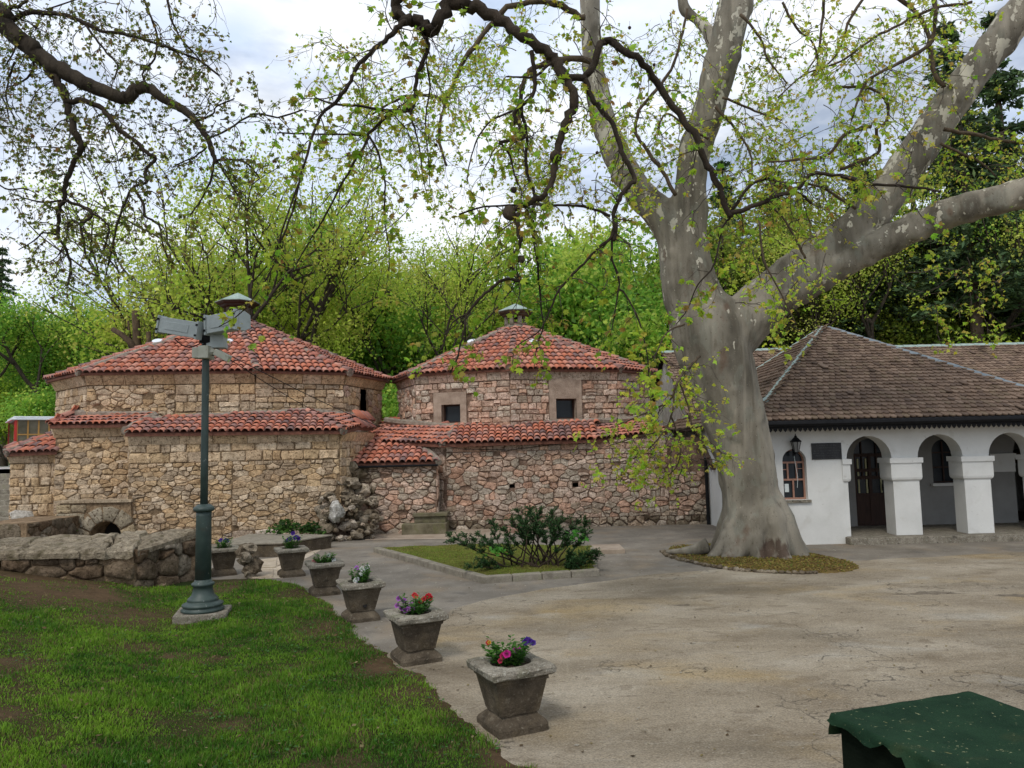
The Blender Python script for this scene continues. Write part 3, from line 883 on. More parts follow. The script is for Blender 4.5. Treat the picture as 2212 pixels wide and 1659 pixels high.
stonesL = []; bw = MB()
def upper_faces(ring, z0, z1):
    return [Face(ring[i], ring[i + 1], z0, z1) for i in range(4)]
FL = upper_faces(wallL, 2.0, ZE - .05)
for i, f in enumerate(FL):
    holes = []
    if i == 3:
        h_ = f.rect(778, 842, 791, 902); holes = [h_]
    wall_mesh(bw, f, holes=holes)
    if i == 1:
        stonesL += fill(f, 'rubble', .31, .16, TAN, z0=2.4, z1=4.72, s1=f.L * .52, rnd=.6)
        stonesL += fill(f, 'ashlar', .42, .27, TAN, z0=2.4, z1=4.72, s0=f.L * .52, rnd=.28, depth=.05)
    elif i == 2:
        stonesL += fill(f, 'ashlar', .36, .24, TAN, z0=2.4, z1=4.72, rnd=.35, depth=.05)
    else:
        stonesL += fill(f, 'ashlar' if i == 0 else 'rubble', .3, .2, TAN + [PINK[0], PINK[2]] * (i == 3), z0=2.4, z1=4.72, rnd=.5, holes=holes)
    # cornice course: long smooth blocks leaning out under the eaves
    s = 0
    while s < f.L - .02:
        w_ = min(ui(.5, 1.1), f.L - s)
        if f.L - s - w_ < .25: w_ = f.L - s
        c = pick(TAN[:5], .08); g = .008
        vs = [f.pt(s + g, 4.74, -.03), f.pt(s + w_ - g, 4.74, -.03), f.pt(s + w_ - g, 4.74, .05), f.pt(s + g, 4.74, .05), f.pt(s + g, 5.03, -.03), f.pt(s + w_ - g, 5.03, -.03), f.pt(s + w_ - g, 5.03, .2), f.pt(s + g, 5.03, .2)]
        stonesL.append((vs, [(0, 1, 2, 3)[::-1], (4, 5, 6, 7), (3, 2, 6, 7)[::1], (0, 3, 7, 4), (2, 1, 5, 6)], c, w_ * .3))
        s += w_
for i in range(4, len(wallL)):
    wall_mesh(bw, Face(wallL[i], wallL[(i + 1) % len(wallL)], -.1, ZE - .05))
h_ = FL[3].rect(778, 842, 791, 902)
MB().quad(*[FL[3].pt(a, b, -.25) for a, b in ((h_[0], h_[1]), (h_[2], h_[1]), (h_[2], h_[3]), (h_[0], h_[3]))]).build('slit_window', M_VOID, LB)

# lower storey: projecting front, left set-back, far left wing
zE1 = 3.15
Q0 = P(279, 934, 20.9); Q1 = P(733, 930, 22.05); Q2 = P(762, 921, 22.9); Q3 = P(800, 930, 24.6)
zE2 = 3.45
K0 = P(121, 917, 22.4); K1 = Vector((Q0.x - .05, lerp(K0.y, Q0.y, .55), 0)); K1.y = K0.y - .1
zE3 = 2.72
J0 = P(24, 980, 22.55); J1 = Vector((K0.x + .1, J0.y + .05, 0))
back = Vector((0, 4, 0))
lows = [Face(Q0, Q1, -.6, zE1 - .04), Face(Q1, Q2, -.6, zE1 - .04), Face(Q2, Q3, -.6, zE1 - .04), Face(K0, K1, -.6, zE2 - .04), Face(K1, Q0, -.6, zE1 - .04),
        Face(K0 + back, K0, -.6, zE2 - .04), Face(J0, J1, -.6, zE3 - .04), Face(J0 + back, J0, -.6, zE3 - .04)]
ARCH_U, ARCH_V0, ARCH_V1 = (178, 284), 1078, 1175
for i, f in enumerate(lows):
    wall_mesh(bw, f)
    if i == 0:
        m = f.L
        stonesL += fill(f, 'rubble', .27, .13, TAN, z0=-.2, z1=2.3, s1=m * .48, rnd=.5, palf=lambda s, z: TAN if z > .25 else TAN + GREYP * 2)
        stonesL += fill(f, 'rubble', .31, .145, TAN, z0=.35, z1=2.3, s0=m * .48, rnd=.35)
        stonesL += fill(f, 'rubble', .5, .35, GREYP + TAN[5:], z0=-.2, z1=.35, s0=m * .48, rnd=.85, depth=.1)
        stonesL += fill(f, 'ashlar', .42, .25, TAN, z0=2.3, z1=zE1 - .3, rnd=.35, depth=.05)
    elif i in (1, 2):
        stonesL += fill(f, 'ashlar', .3, .24, TAN[:7], z0=-.2, z1=zE1 - .3, rnd=.5)
    elif i in (3, 6):
        stonesL += fill(f, 'rubble' if i == 3 else 'ashlar', .3, .15 if i == 3 else .34, TAN, z0=-.2, z1=f.z1 - .3, rnd=.55, palf=lambda s, z: TAN if z > .5 else TAN + GREYP + PINK[:2])
    else:
        stonesL += fill(f, 'ashlar', .34, .24, TAN, z0=-.2, z1=f.z1 - .3, rnd=.45)
    s = 0
    zc = f.z1
    while s < f.L - .02:
        w_ = min(ui(.45, .95), f.L - s)
        if f.L - s - w_ < .25: w_ = f.L - s
        c = pick(TAN[:5], .1); g = .007
        vs = [f.pt(s + g, zc - .29, -.03), f.pt(s + w_ - g, zc - .29, -.03), f.pt(s + w_ - g, zc - .29, .05), f.pt(s + g, zc - .29, .05), f.pt(s + g, zc - .015, -.03), f.pt(s + w_ - g, zc - .015, -.03), f.pt(s + w_ - g, zc - .015, .17), f.pt(s + g, zc - .015, .17)]
        stonesL.append((vs, [(3, 2, 1, 0), (4, 5, 6, 7), (3, 2, 6, 7), (0, 3, 7, 4), (2, 1, 5, 6)], c, w_ * .28))
        s += w_
wallLo = bw.build('wall', M_MORTAR_L, LB)
emit(stonesL, 300, 'stone', 'stone_masonry', wallLo, M_STONE)

def skirt(mb, quads, tiles, dark=.3):
    for q in quads:
        e0, e1, t1, t0 = q
        if (t0 - t1).length > .01:                        # keep the four corners in one plane
            nn = (e1 - e0).cross(t1 - e0); rr = t0 - CAM
            t0 = CAM + rr * ((e0 - CAM).dot(nn) / rr.dot(nn))
        mb.add([e0, e1, t1, t0], [(0, 1, 2, 3)])
        lo = Vector((0, 0, .09)); mb.quad(e0 - lo, e1 - lo, e1, e0)
        if (t0 - t1).length < .01: tiles += roof_tiles([e0, e1, t1], dark=dark)
        else: tiles += roof_tiles([e0, e1, t1, t0], dark=dark)

sk = MB(); tskL = []
o_ = Vector((0, -.06, 0))
e0, e1, e2 = P(270, 936, 20.7), P(744, 931, 21.8), P(772, 923, 22.8)
e3 = P(806, 925, 24.6)
t0 = FL[1].pt(0, 0); t0 = P(312, 908, 22.55); t1 = P(662, 889, 23.6); t2 = P(770, 899, 24.9)
skirt(sk, [(e0, e1, t1, t0), (e1, e2, t2, t1), (e2, e3, P(800, 905, 25.2), t2)], tskL)
k0, k1 = P(107, 919, 22.2), P(308, 916, 21.9)
skirt(sk, [(k0, k1, P(335, 897, 23.0), P(160, 893, 23.1))], tskL)
kb = k0 + Vector((0, 3.0, 0))
skirt(sk, [(kb, k0, P(160, 893, 23.1), P(160, 893, 23.1) + Vector((0, 2.2, 0)))], tskL)
j0, j1 = P(10, 980, 22.35), P(123, 975, 22.3)
jt0, jt1 = P(13, 968, 23.2), P(124, 938, 23.4)
skirt(sk, [(j0, j1, jt1, jt0)], tskL)
lowroof = sk.build('lower_roof', M_TILE_BED, LB)
ridL += ridge_tiles(e1, t1) + ridge_tiles(k0, P(160, 893, 23.1)) + ridge_tiles(j0 + Vector((0, .1, .05)), jt1 + Vector((0, .1, .05)), w=.11)
rm = MB()
for a, b in ((t0, t1), (t1, t2), (P(160, 893, 23.1), P(335, 897, 23.0)), (e1, t1), (P(300, 916, 22.1), P(335, 897, 22.9)), (P(270, 930, 20.9), P(312, 908, 22.5)), (j0, jt1)):
    strip_tube(rm, a, b, .12)
rm.build('ridge_mortar', M_RIDGE_MORTAR, lowroof)
near = sorted(tilesL + ridL, key=lambda t: (t[0].translation - CAM).length)
low = sorted(tskL, key=lambda t: (t[0].translation - CAM).length)
emit_tiles(near, 170, roofLo)
emit_tiles(low, 130, lowroof)
d_ = (apexL - ringL[1]).normalized()
lantern(LB, (apexL.x, apexL.y, apexL.z - .22), .48, .25, .32, .38, M_CONC_DARK, True)
for (u, v, i) in ((341, 742, 1), (493, 742, 1)):
    f0, f1 = ringL[i], ringL[i + 1]
    nrm = (f1 - f0).cross(apexL - f0).normalized(); r_ = ray(u, v)
    p = CAM + r_ * ((f0 - CAM).dot(nrm) / r_.dot(nrm))
    disc(LB, p + nrm * .10, nrm, .17)

# the furnace arch: smooth block panel with fan stones round a dark opening
fA = Face(G(150, 1170, 0.1) * 0 + Vector((P(118, 1150, 20.9).x, 20.95, 0)), Vector((P(287, 1150, 20.9).x, 20.8, 0)), -.5, 1.25)
AR = thing('furnace_arch', 'low stone arch with fan shaped blocks around a dark opening behind the low rubble wall', 'arch', (fA.pt(fA.L / 2, 0).x, 20.9, 0))
ca, ra = fA.st(228, 1165)[0], .47
zc = .27
mb = MB()
N = 10
for k in range(N):                      # opening edge to the panel edge
    a0, a1 = PI - PI * k / N, PI - PI * (k + 1) / N
    pi = [(ca + ra * math.cos(a), zc + ra * math.sin(a)) for a in (a0, a1)]
    def outer(a):
        c, s = math.cos(a), math.sin(a)
        k_ = min((fA.L - ca if c > 0 else ca) / max(1e-6, abs(c)), (fA.z1 - zc) / max(1e-6, s))
        return (ca + c * k_, zc + s * k_)
    po = [outer(a) for a in (a0, a1)]
    mb.quad(fA.pt(*po[0]), fA.pt(*pi[0]), fA.pt(*pi[1]), fA.pt(*po[1]))
    mb.quad(fA.pt(*pi[0]), fA.pt(*pi[0], -.7), fA.pt(*pi[1], -.7), fA.pt(*pi[1]))
mb.quad(fA.pt(0, -.5), fA.pt(ca - ra, -.5), fA.pt(ca - ra, zc), fA.pt(0, zc)); mb.quad(fA.pt(ca + ra, -.5), fA.pt(fA.L, -.5), fA.pt(fA.L, zc), fA.pt(ca + ra, zc))
mb.quad(fA.pt(0, fA.z1), fA.pt(fA.L, fA.z1), fA.pt(fA.L, fA.z1, -.5), fA.pt(0, fA.z1, -.5))
mb.quad(fA.pt(fA.L, -.5), fA.pt(fA.L, -.5, -.5), fA.pt(fA.L, fA.z1, -.5), fA.pt(fA.L, fA.z1))
mb.build('arch_wall', M_MORTAR_L, AR)
MB().quad(fA.pt(ca - ra, -.5, -.68), fA.pt(ca + ra, -.5, -.68), fA.pt(ca + ra, .5, -.68), fA.pt(ca - ra, .8, -.68)).build('dark_opening', M_VOID, AR)
GRB = [(.30, .26, .19), (.36, .30, .21), (.42, .34, .22), (.33, .29, .22)]
angs = [0, 28, 62, 98, 128, 158, 180]
for i in range(6):
    a0, a1 = R(angs[i] + 1.2), R(angs[i + 1] - 1.2)
    r0, r1 = ra + .01, ra + ui(.34, .46)
    g = stone_geo([(ca + r_ * math.cos(a), zc + r_ * math.sin(a)) for r_, a in ((r0, a0), (r1, a0), (r1, (a0 + a1) / 2), (r1, a1), (r0, a1), (r0, (a0 + a1) / 2))], fA.pt, .035, .005, .12, pick(GRB))
    if g: MB().add(*g[:3]).build('fan_stone', M_STONE, AR, True)
for poly in cells_ashlar(fA.L, -.1, 1.22, .4, .27):
    cx = sum(p[0] for p in poly) / 4; cz = sum(p[1] for p in poly) / 4
    if math.hypot(cx - ca, max(0, cz - zc)) < ra + .52: continue
    g = stone_geo(poly, fA.pt, .03, .007, .15, pick(GRB))
    if g: MB().add(*g[:3]).build('stone', M_STONE, AR, True)
g = [fA.pt(-.02, 1.255, .06), fA.pt(fA.L + .02, 1.255, .06), fA.pt(fA.L + .02, 1.255, -.5), fA.pt(-.02, 1.255, -.5)]
MB().add(g + [p + Vector((0, 0, .07)) for p in g], [(3, 2, 1, 0), (4, 5, 6, 7), (0, 1, 5, 4), (1, 2, 6, 5), (2, 3, 7, 6), (3, 0, 4, 7)], (.42, .34, .24)).build('coping', M_STONE, AR)

# ================================================================ RIGHT BATH HOUSE
apexR = Vector((.2, 28.3, 7.2))
RB = thing('bath_house', 'smaller pinkish stone bath house with two square windows under its tiled pyramid roof', 'bath house', (0, 25, 0))
ringR, fullR, wallR = bath_upper([(846, 824), (884, 809), (1100, 797), (1345, 799), (1418, 807)], 0, apexR, ZE)
rb = MB(); flat_roof_body(rb, fullR, apexR)
roofRo = rb.build('roof', M_TILE_BED, RB)
tilesR = []; ridR = []; hipm = MB()
for i in range(4): tilesR += roof_tiles([ringR[i], ringR[i + 1], apexR], dark=.1)
for i in range(5):
    strip_tube(hipm, ringR[i], apexR, .13); ridR += ridge_tiles(ringR[i], apexR) if i != 1 else []
hipm.build('ridge_mortar', M_RIDGE_MORTAR, roofRo)
FR = upper_faces(wallR, 2.3, ZE - .05)
stonesR = []; bw = MB()
W1 = (955, 873, 995, 914); W2 = (1201, 861, 1244, 905)
for i, f in enumerate(FR):
    holes = []; shol = []
    if i == 1: holes = [f.rect(*W1)]; shol = [f.rect(938, 846, 1008, 917)]
    if i == 2: holes = [f.rect(*W2)]; shol = [f.rect(1187, 806, 1254, 912)]
    wall_mesh(bw, f, holes=holes)
    stonesR += fill(f, 'ashlar' if i != 0 else 'rubble', .31, .21, PINK, z0=2.6, z1=4.75, holes=shol, rnd=.45, depth=.06, palf=lambda s, z: PINK + GREYP[:2])
    s = 0
    while s < f.L - .02:
        w_ = min(ui(.35, .8), f.L - s)
        if f.L - s - w_ < .2: w_ = f.L - s
        g = .008
        vs = [f.pt(s + g, 4.77, -.03), f.pt(s + w_ - g, 4.77, -.03), f.pt(s + w_ - g, 4.77, .05), f.pt(s + g, 4.77, .05), f.pt(s + g, 5.03, -.03), f.pt(s + w_ - g, 5.03, -.03), f.pt(s + w_ - g, 5.03, .12), f.pt(s + g, 5.03, .12)]
        stonesR.append((vs, [(3, 2, 1, 0), (4, 5, 6, 7), (3, 2, 6, 7), (0, 3, 7, 4), (2, 1, 5, 6)], pick(PINK[:4] + GREYP[:1], .1), w_ * .28))
        s += w_
for i in range(4, len(wallR)):
    wall_mesh(bw, Face(wallR[i], wallR[(i + 1) % len(wallR)], -.1, ZE - .05))
for f, hp, sp in ((FR[1], FR[1].rect(*W1), FR[1].rect(938, 846, 1008, 917)), (FR[2], FR[2].rect(*W2), FR[2].rect(1187, 806, 1254, 912))):
    x0, z0, x1, z1 = hp; X0, Z0, X1, Z1 = sp
    mb = MB(); n0 = .05
    def slab(a0, b0, a1, b1):
        j = lambda: ui(-.012, .012)
        q = [(a0, b0), (a1, b0), (a1, b1), (a0, b1)]
        vs = [f.pt(a, b, -.02) for a, b in q] + [f.pt(a, b, n0 + j()) for a, b in q]
        mb.add(vs, [(4, 5, 6, 7), (0, 1, 5, 4), (1, 2, 6, 5), (2, 3, 7, 6), (3, 0, 4, 7)])
    slab(X0, Z0, x0, Z1); slab(x1, Z0, X1, Z1); slab(x0, z1, x1, Z1); slab(x0, Z0, x1, z0)
    mb.build('window_surround', M_SURROUND, RB)
    mb = MB()
    for (a, b), (c, d) in (((x0, z0), (x1, z0)), ((x1, z0), (x1, z1)), ((x1, z1), (x0, z1)), ((x0, z1), (x0, z0))):
        mb.quad(f.pt(a, b, .04), f.pt(c, d, .04), f.pt(c, d, -.32), f.pt(a, b, -.32))
    mb.build('window_reveal', M_SURROUND, RB)
    win = MB()
    fw = .05
    for a0, b0, a1, b1 in ((x0, z0, x1, z0 + fw), (x0, z1 - fw, x1, z1), (x0, z0 + fw, x0 + fw, z1 - fw), (x1 - fw, z0 + fw, x1, z1 - fw)):
        q = [(a0, b0), (a1, b0), (a1, b1), (a0, b1)]
        win.add([f.pt(a, b, -.25) for a, b in q] + [f.pt(a, b, -.19) for a, b in q], [(4, 5, 6, 7), (0, 1, 5, 4), (1, 2, 6, 5), (2, 3, 7, 6), (3, 0, 4, 7)])
    wo = win.build('window', M_WOOD_DK, RB)
    MB().quad(*[f.pt(a, b, -.23) for a, b in ((x0, z0), (x1, z0), (x1, z1), (x0, z1))]).build('pane', M_GLASS, wo)

# lower storey of the right bath
zR = 2.74
N0, N1 = P(963, 958, 23.5), Vector((P(1522, 1000, 23.55).x, 23.55, 0))
NL = Vector((P(800, 960, 25.2).x, 25.2, 0))
fM = Face(N0, N1, -.1, zR - .04); fK = Face(NL, N0, -.1, zR - .04)
fM2 = Face(N1, N1 + Vector((0, 3, 0)), -.1, 1.62)
split = fM.st(1440, 950)[0]
vh = [fM.rect(1101, 1046, 1112, 1054), fM.rect(1237, 1043, 1249, 1052)]
wall_mesh(bw, fM, holes=vh); wall_mesh(bw, fK); wall_mesh(bw, fM2)
stonesR += fill(fM, 'rubble', .26, .145, PINK + GREYP[:2], z0=.28, z1=2.4, s1=split, holes=vh, rnd=.6, depth=.06, palf=lambda s, z: PINK + GREYP[:2] if z > .7 else PINK[3:6] + GREYP)
stonesR += fill(fM, 'rubble', .31, .17, GREYP + PINK[:3], z0=.28, z1=1.62, s0=split, rnd=.8, depth=.08)
stonesR += fill(fM, 'rubble', .30, .22, GREYP + DARKP, z0=-.08, z1=.28, rnd=.9, depth=.1)
stonesR += fill(fM, 'ashlar', .36, .22, PINK, z0=2.4, z1=zR - .05, s1=split, rnd=.35, depth=.05)
stonesR += fill(fK, 'rubble', .30, .22, PINK, z0=-.1, z1=zR - .05, rnd=.7)
stonesR += fill(fM2, 'rubble', .36, .25, GREYP, z0=-.1, z1=1.6, rnd=.7)
for h_ in vh:
    MB().quad(*[fM.pt(a, b, -.3) for a, b in ((h_[0] - .1, h_[1] - .1), (h_[2] + .1, h_[1] - .1), (h_[2] + .1, h_[3] + .1), (h_[0] - .1, h_[3] + .1))]).build('vent', M_VOID, RB)
# lean-to shed in the corner
zS = 2.14
S0, S1 = P(752, 1001, 22.9), P(942, 996, 22.9)
fS = Face(S0, S1, -.1, zS - .03); fS2 = Face(S1, S1 + Vector((0, .6, 0)), -.1, zS - .03)
wall_mesh(bw, fS); wall_mesh(bw, fS2)
stonesR += fill(fS, 'rubble', .29, .16, PINK + GREYP, z0=-.1, z1=zS - .08, rnd=.75, depth=.07, palf=lambda s, z: (DARKP + GREYP if s < .9 else PINK + GREYP))
stonesR += fill(fS2, 'rubble', .3, .24, PINK, z0=-.1, z1=zS - .08, rnd=.6)
wallRo = bw.build('wall', M_MORTAR_R, RB)
emit(stonesR, 300, 'stone', 'stone_masonry', wallRo, M_STONE)

sk = MB(); tskR = []
a0, a1, a2, a3 = P(789, 953, 25.0), P(955, 960, 23.25), P(1285, 950, 23.25), P(1442, 933, 24.6)
b0, b1, b2, b3 = P(832, 908, 26.2), P(985, 922, 24.9), P(1290, 909, 25.1), P(1398, 906, 26.5)
skirt(sk, [(a0, a1, b1, b0), (a1, a2, b2, b1), (a2, a3, b3, b2)], tskR, .15)
sA, sB = P(745, 1003, 22.75), P(946, 998, 22.75)
skirt(sk, [(sA, sB, P(908, 966, 24.0), P(790, 956, 24.7))], tskR, .15)
lowR = sk.build('lower_roof', M_TILE_BED, RB)
mb = MB()
strip_tube(mb, a1, b1, .1); strip_tube(mb, b0, b1, .1); strip_tube(mb, b1, b2, .09); strip_tube(mb, b2, b3, .12); strip_tube(mb, sB + Vector((.05, 0, 0)), P(912, 966, 24.0), .12); strip_tube(mb, sA + Vector((-.1, 0, .1)), P(786, 957, 24.7), .16)
mb.build('ridge_mortar', M_RIDGE_MORTAR, lowR)
MB().tube([sA + Vector((0, -.05, -.09)), sB + Vector((0, -.05, -.09))], .035, 6).build('gutter', M_BLACK, RB)
emit_tiles(tilesR + ridR, 160, roofRo)
emit_tiles(tskR, 140, lowR)
lantern(RB, (apexR.x, apexR.y, apexR.z - .12), .42, .10, .30, .32, M_CONC, False)
for (u, v, i) in ((1020, 742, 1), (1151, 742, 2)):
    f0, f1 = ringR[i], ringR[i + 1]
    nrm = (f1 - f0).cross(apexR - f0).normalized(); r_ = ray(u, v)
    p = CAM + r_ * ((f0 - CAM).dot(nrm) / r_.dot(nrm))
    disc(RB, p + nrm * .10, nrm, .17)

# ================================================================ WHITE ARCADED BUILDING
WX0, WY, WZ = 6.05, 18.3, 2.92          # left side wall, front wall, eaves height
WB = thing('arcade_house', 'white plastered house with arched porch and brown scalloped tile roof behind the trunk', 'house', (10, 19, 0))
XE = 17.6
arch_c = [8.69, 10.43, 12.17, 13.91, 15.65]
RA, ZSP, ZF = .55, 2.04, .17

def arch_bay(mb, x0, x1, z0, z1, cx, r, zs, zb, Y0, dep, seg=14, back=True):
    """wall bay with an arched opening; front at Y0, thickness dep"""
    def both(q):
        mb.quad(*[(x, Y0, z) for x, z in q])
        if back: mb.quad(*[(x, Y0 + dep, z) for x, z in q[::-1]])
    both([(x0, z0), (cx - r, z0), (cx - r, zs), (x0, zs)]); both([(cx + r, z0), (x1, z0), (x1, zs), (cx + r, zs)])
    if zb > z0 + .001: both([(cx - r, z0), (cx + r, z0), (cx + r, zb), (cx - r, zb)])
    both([(x0, zs), (cx - r, zs), (cx - r, z1), (x0, z1)]); both([(cx + r, zs), (x1, zs), (x1, z1), (cx + r, z1)])
    for k in range(seg):
        a0, a1 = PI - PI * k / seg, PI - PI * (k + 1) / seg
        p0 = (cx + r * math.cos(a0), zs + r * math.sin(a0)); p1 = (cx + r * math.cos(a1), zs + r * math.sin(a1))
        both([p0, p1, (p1[0], z1), (p0[0], z1)])
        mb.quad((p0[0], Y0, p0[1]), (p0[0], Y0 + dep, p0[1]), (p1[0], Y0 + dep, p1[1]), (p1[0], Y0, p1[1]))
    mb.quad((cx - r, Y0, zb), (cx - r, Y0 + dep, zb), (cx - r, Y0 + dep, zs), (cx - r, Y0, zs)); mb.quad((cx + r, Y0, zb), (cx + r, Y0, zs), (cx + r, Y0 + dep, zs), (cx + r, Y0 + dep, zb))
    if zb > z0 + .001: mb.quad((cx - r, Y0, zb), (cx + r, Y0, zb), (cx + r, Y0 + dep, zb), (cx - r, Y0 + dep, zb))

mb = MB()
wc = (G(1682, 1074, 0).x * 0 + (1708 - 1106) * WY / F, )[0]
wr, wzb, wzs = .29, 1.08, 2.02
arch_bay(mb, WX0, 8.02, -.1, WZ, wc, wr, wzs, wzb, WY, .3)
mb.quad((WX0, 32, -.1), (WX0, WY, -.1), (WX0, WY, WZ), (WX0, 32, WZ))
# jog in the front wall at the start of the arcade, porch side wall
mb.quad((8.02, WY, -.1), (8.02, WY + .03, -.1), (8.02, WY + .03, WZ), (8.02, WY, WZ))
x = 8.02
for c in arch_c:
    x1 = c + .87
    arch_bay(mb, x, x1, ZF, WZ, c, RA, ZSP, ZF, WY + .03, .47)
    x = x1
# back wall of the porch with a door opening and an arched window
dcx, dr = 9.72, .47
bcx, brr = 11.72, .34
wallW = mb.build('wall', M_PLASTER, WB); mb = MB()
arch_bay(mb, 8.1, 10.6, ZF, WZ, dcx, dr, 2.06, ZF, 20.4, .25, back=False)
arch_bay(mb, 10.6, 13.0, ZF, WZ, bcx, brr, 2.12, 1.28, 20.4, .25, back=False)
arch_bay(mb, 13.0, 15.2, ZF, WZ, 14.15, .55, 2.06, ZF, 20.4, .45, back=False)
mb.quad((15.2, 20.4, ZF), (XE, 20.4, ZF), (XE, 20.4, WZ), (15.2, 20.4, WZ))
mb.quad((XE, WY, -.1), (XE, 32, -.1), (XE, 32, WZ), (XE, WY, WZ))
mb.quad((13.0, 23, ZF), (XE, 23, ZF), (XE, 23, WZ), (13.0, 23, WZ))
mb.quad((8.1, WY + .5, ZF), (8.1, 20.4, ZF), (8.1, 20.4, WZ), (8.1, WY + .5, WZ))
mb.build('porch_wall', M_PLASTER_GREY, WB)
MB().box(8.05, XE - .05, WY + .1, 23, WZ - .06, WZ - .01).build('porch_ceiling', M_WOOD_DK, WB)
solid('platform', M_CONC, WB, 7.98, XE, WY - .28, 23, -.1, ZF - .005, bevel=.02)
# pier capitals
for i, (a, b_) in enumerate([(8.02, 8.14)] + [(arch_c[k] + RA, arch_c[k + 1] - RA) for k in range(4)]):
    mb = MB()
    o = .055
    x0, x1 = a - o * (i > 0), b_ + o
    y0, y1 = WY + .03 - o, WY + .5 + o
    if i == 0: x0 = 8.0
    mb.box(x0 - .03 * (i > 0), x1 + .03, y0 - .03, y1 + .03, ZSP - .13, ZSP - .005)
    pr = [(0, ZSP - .135), (0, ZSP - .48), (.012, ZSP - .53), (o - .012, ZSP - .565)]
    for (d0, za), (d1, zb) in zip(pr, pr[1:]):
        A = [(x0 + d0 * (i > 0), y0 + d0), (x1 - d0, y0 + d0), (x1 - d0, y1 - d0), (x0 + d0 * (i > 0), y1 - d0)]
        B = [(x0 + d1 * (i > 0), y0 + d1), (x1 - d1, y0 + d1), (x1 - d1, y1 - d1), (x0 + d1 * (i > 0), y1 - d1)]
        for k in range(4):
            k2 = (k + 1) % 4
            mb.quad((*A[k], za), (*B[k], zb), (*B[k2], zb), (*A[k2], za))
    mb.build('capital', M_PLASTER, WB)
for cx in (13.3, 15.0):
    MB().box(cx - .38, cx + .33, 20.32, 20.95, ZSP - .13, ZSP - .005).box(cx - .34, cx + .3, 20.35, 20.92, ZSP - .5, ZSP - .132).build('capital', M_PLASTER, WB)
solid('step', M_WOOD_DK, WB, 14.0, 15.6, 20.6, 21.2, ZF, ZF + .25)
# door: brown leaf, glazed upper part
dm_ = MB()
Yd = 20.5
for a in ((dcx - .46, dcx - .38), (dcx + .38, dcx + .46), (dcx - .04, dcx + .04)): dm_.box(a[0], a[1], Yd, Yd + .06, ZF, 2.1)
for z in (ZF, .95, 1.42, 1.62, 2.03): dm_.box(dcx - .40, dcx + .40, Yd + .003, Yd + .057, z, z + .09)
dm_.box(dcx - .37, dcx + .37, Yd + .02, Yd + .045, ZF + .05, 1.0)
for k in (-.2, .2): dm_.box(dcx + k - .015, dcx + k + .015, Yd + .006, Yd + .054, 1.5, 2.45)
door = dm_.build('door', M_WOOD_DK, WB)
MB().quad((dcx - .46, Yd + .05, 1.0), (dcx + .46, Yd + .05, 1.0), (dcx + .46, Yd + .05, 2.6), (dcx - .46, Yd + .05, 2.6)).build('pane', M_GLASS, door)
MB().tube([(dcx + .3, Yd - .03, 1.1), (dcx + .3, Yd - .03, 1.28)], .015).build('handle', M_BLACK, door)
M_BLIND = mat('yellow_blind', [(0.3, (0.42, 0.40, 0.22)), (0.7, (0.5, 0.48, 0.28))], 5, 0.8)
for k in (-.31, -.09, .30):
    MB().box(dcx + k - .02, dcx + k + .02, Yd + .02, Yd + .045, 1.05, 1.98).build('blind_strip', M_BLIND, door)
w2 = MB()
for a in (bcx - .33, bcx - .02, bcx + .29): w2.box(a, a + .04, 20.48, 20.53, 1.28, 2.4)
for z in (1.28, 1.68, 2.08): w2.box(bcx - .33, bcx + .33, 20.483, 20.527, z, z + .04)
w2o = w2.build('window', M_WOOD_DK, WB)
MB().quad((bcx - .36, 20.52, 1.2), (bcx + .36, 20.52, 1.2), (bcx + .36, 20.52, 2.5), (bcx - .36, 20.52, 2.5)).build('pane', M_GLASS, w2o)
solid('window_sill', M_PLASTER, WB, bcx - .42, bcx + .42, 20.3, 20.42, 1.2, 1.275)
# front window
fw = MB(); Yw = WY + .16
t = .018
for z in (wzb + .0, wzb + .46, wzs - .06): fw.box(wc - wr, wc + wr, Yw - t, Yw + t, z, z + .045)
fw.box(wc - .02, wc + .02, Yw - t + .002, Yw + t - .002, wzb, wzb + .47)
for k in (-.12, .10): fw.box(wc + k - .02, wc + k + .02, Yw - t + .002, Yw + t - .002, wzb + .5, wzs - .05)
fw.box(wc - wr, wc - .12, Yw - t + .004, Yw + t - .004, wzb + .72, wzb + .74); fw.box(wc + .1, wc + wr, Yw - t + .004, Yw + t - .004, wzb + .74, wzb + .755)
pts = [(wc + (wr - .02) * math.cos(a), Yw, wzs + (wr - .02) * math.sin(a)) for a in np.linspace(0, PI, 13)]
fw.tube(pts, .022, 4)
for k in (-1, 1): fw.box(wc + k * (wr - .02) - .02, wc + k * (wr - .02) + .02, Yw - t + .001, Yw + t - .001, wzb, wzs)
fwo = fw.build('window', M_WOOD_RED, WB)
MB().quad((wc - wr - .02, Yw + .03, wzb - .02), (wc + wr + .02, Yw + .03, wzb - .02), (wc + wr + .02, Yw + .03, 2.4), (wc - wr - .02, Yw + .03, 2.4)).build('pane', M_GLASS, fwo)
M_PAPER = mat('paper', [(0.3, (0.55, 0.6, 0.58)), (0.7, (0.68, 0.72, 0.7))], 8, 0.8)
MB().box(wc - .21, wc - .11, Yw - .002, Yw + .02, wzb + .18, wzb + .38).build('notice', M_PAPER, fwo)
solid('window_sill', M_CONC, WB, wc - wr - .06, wc + wr + .06, WY - .05, WY + .15, wzb - .07, wzb - .004)
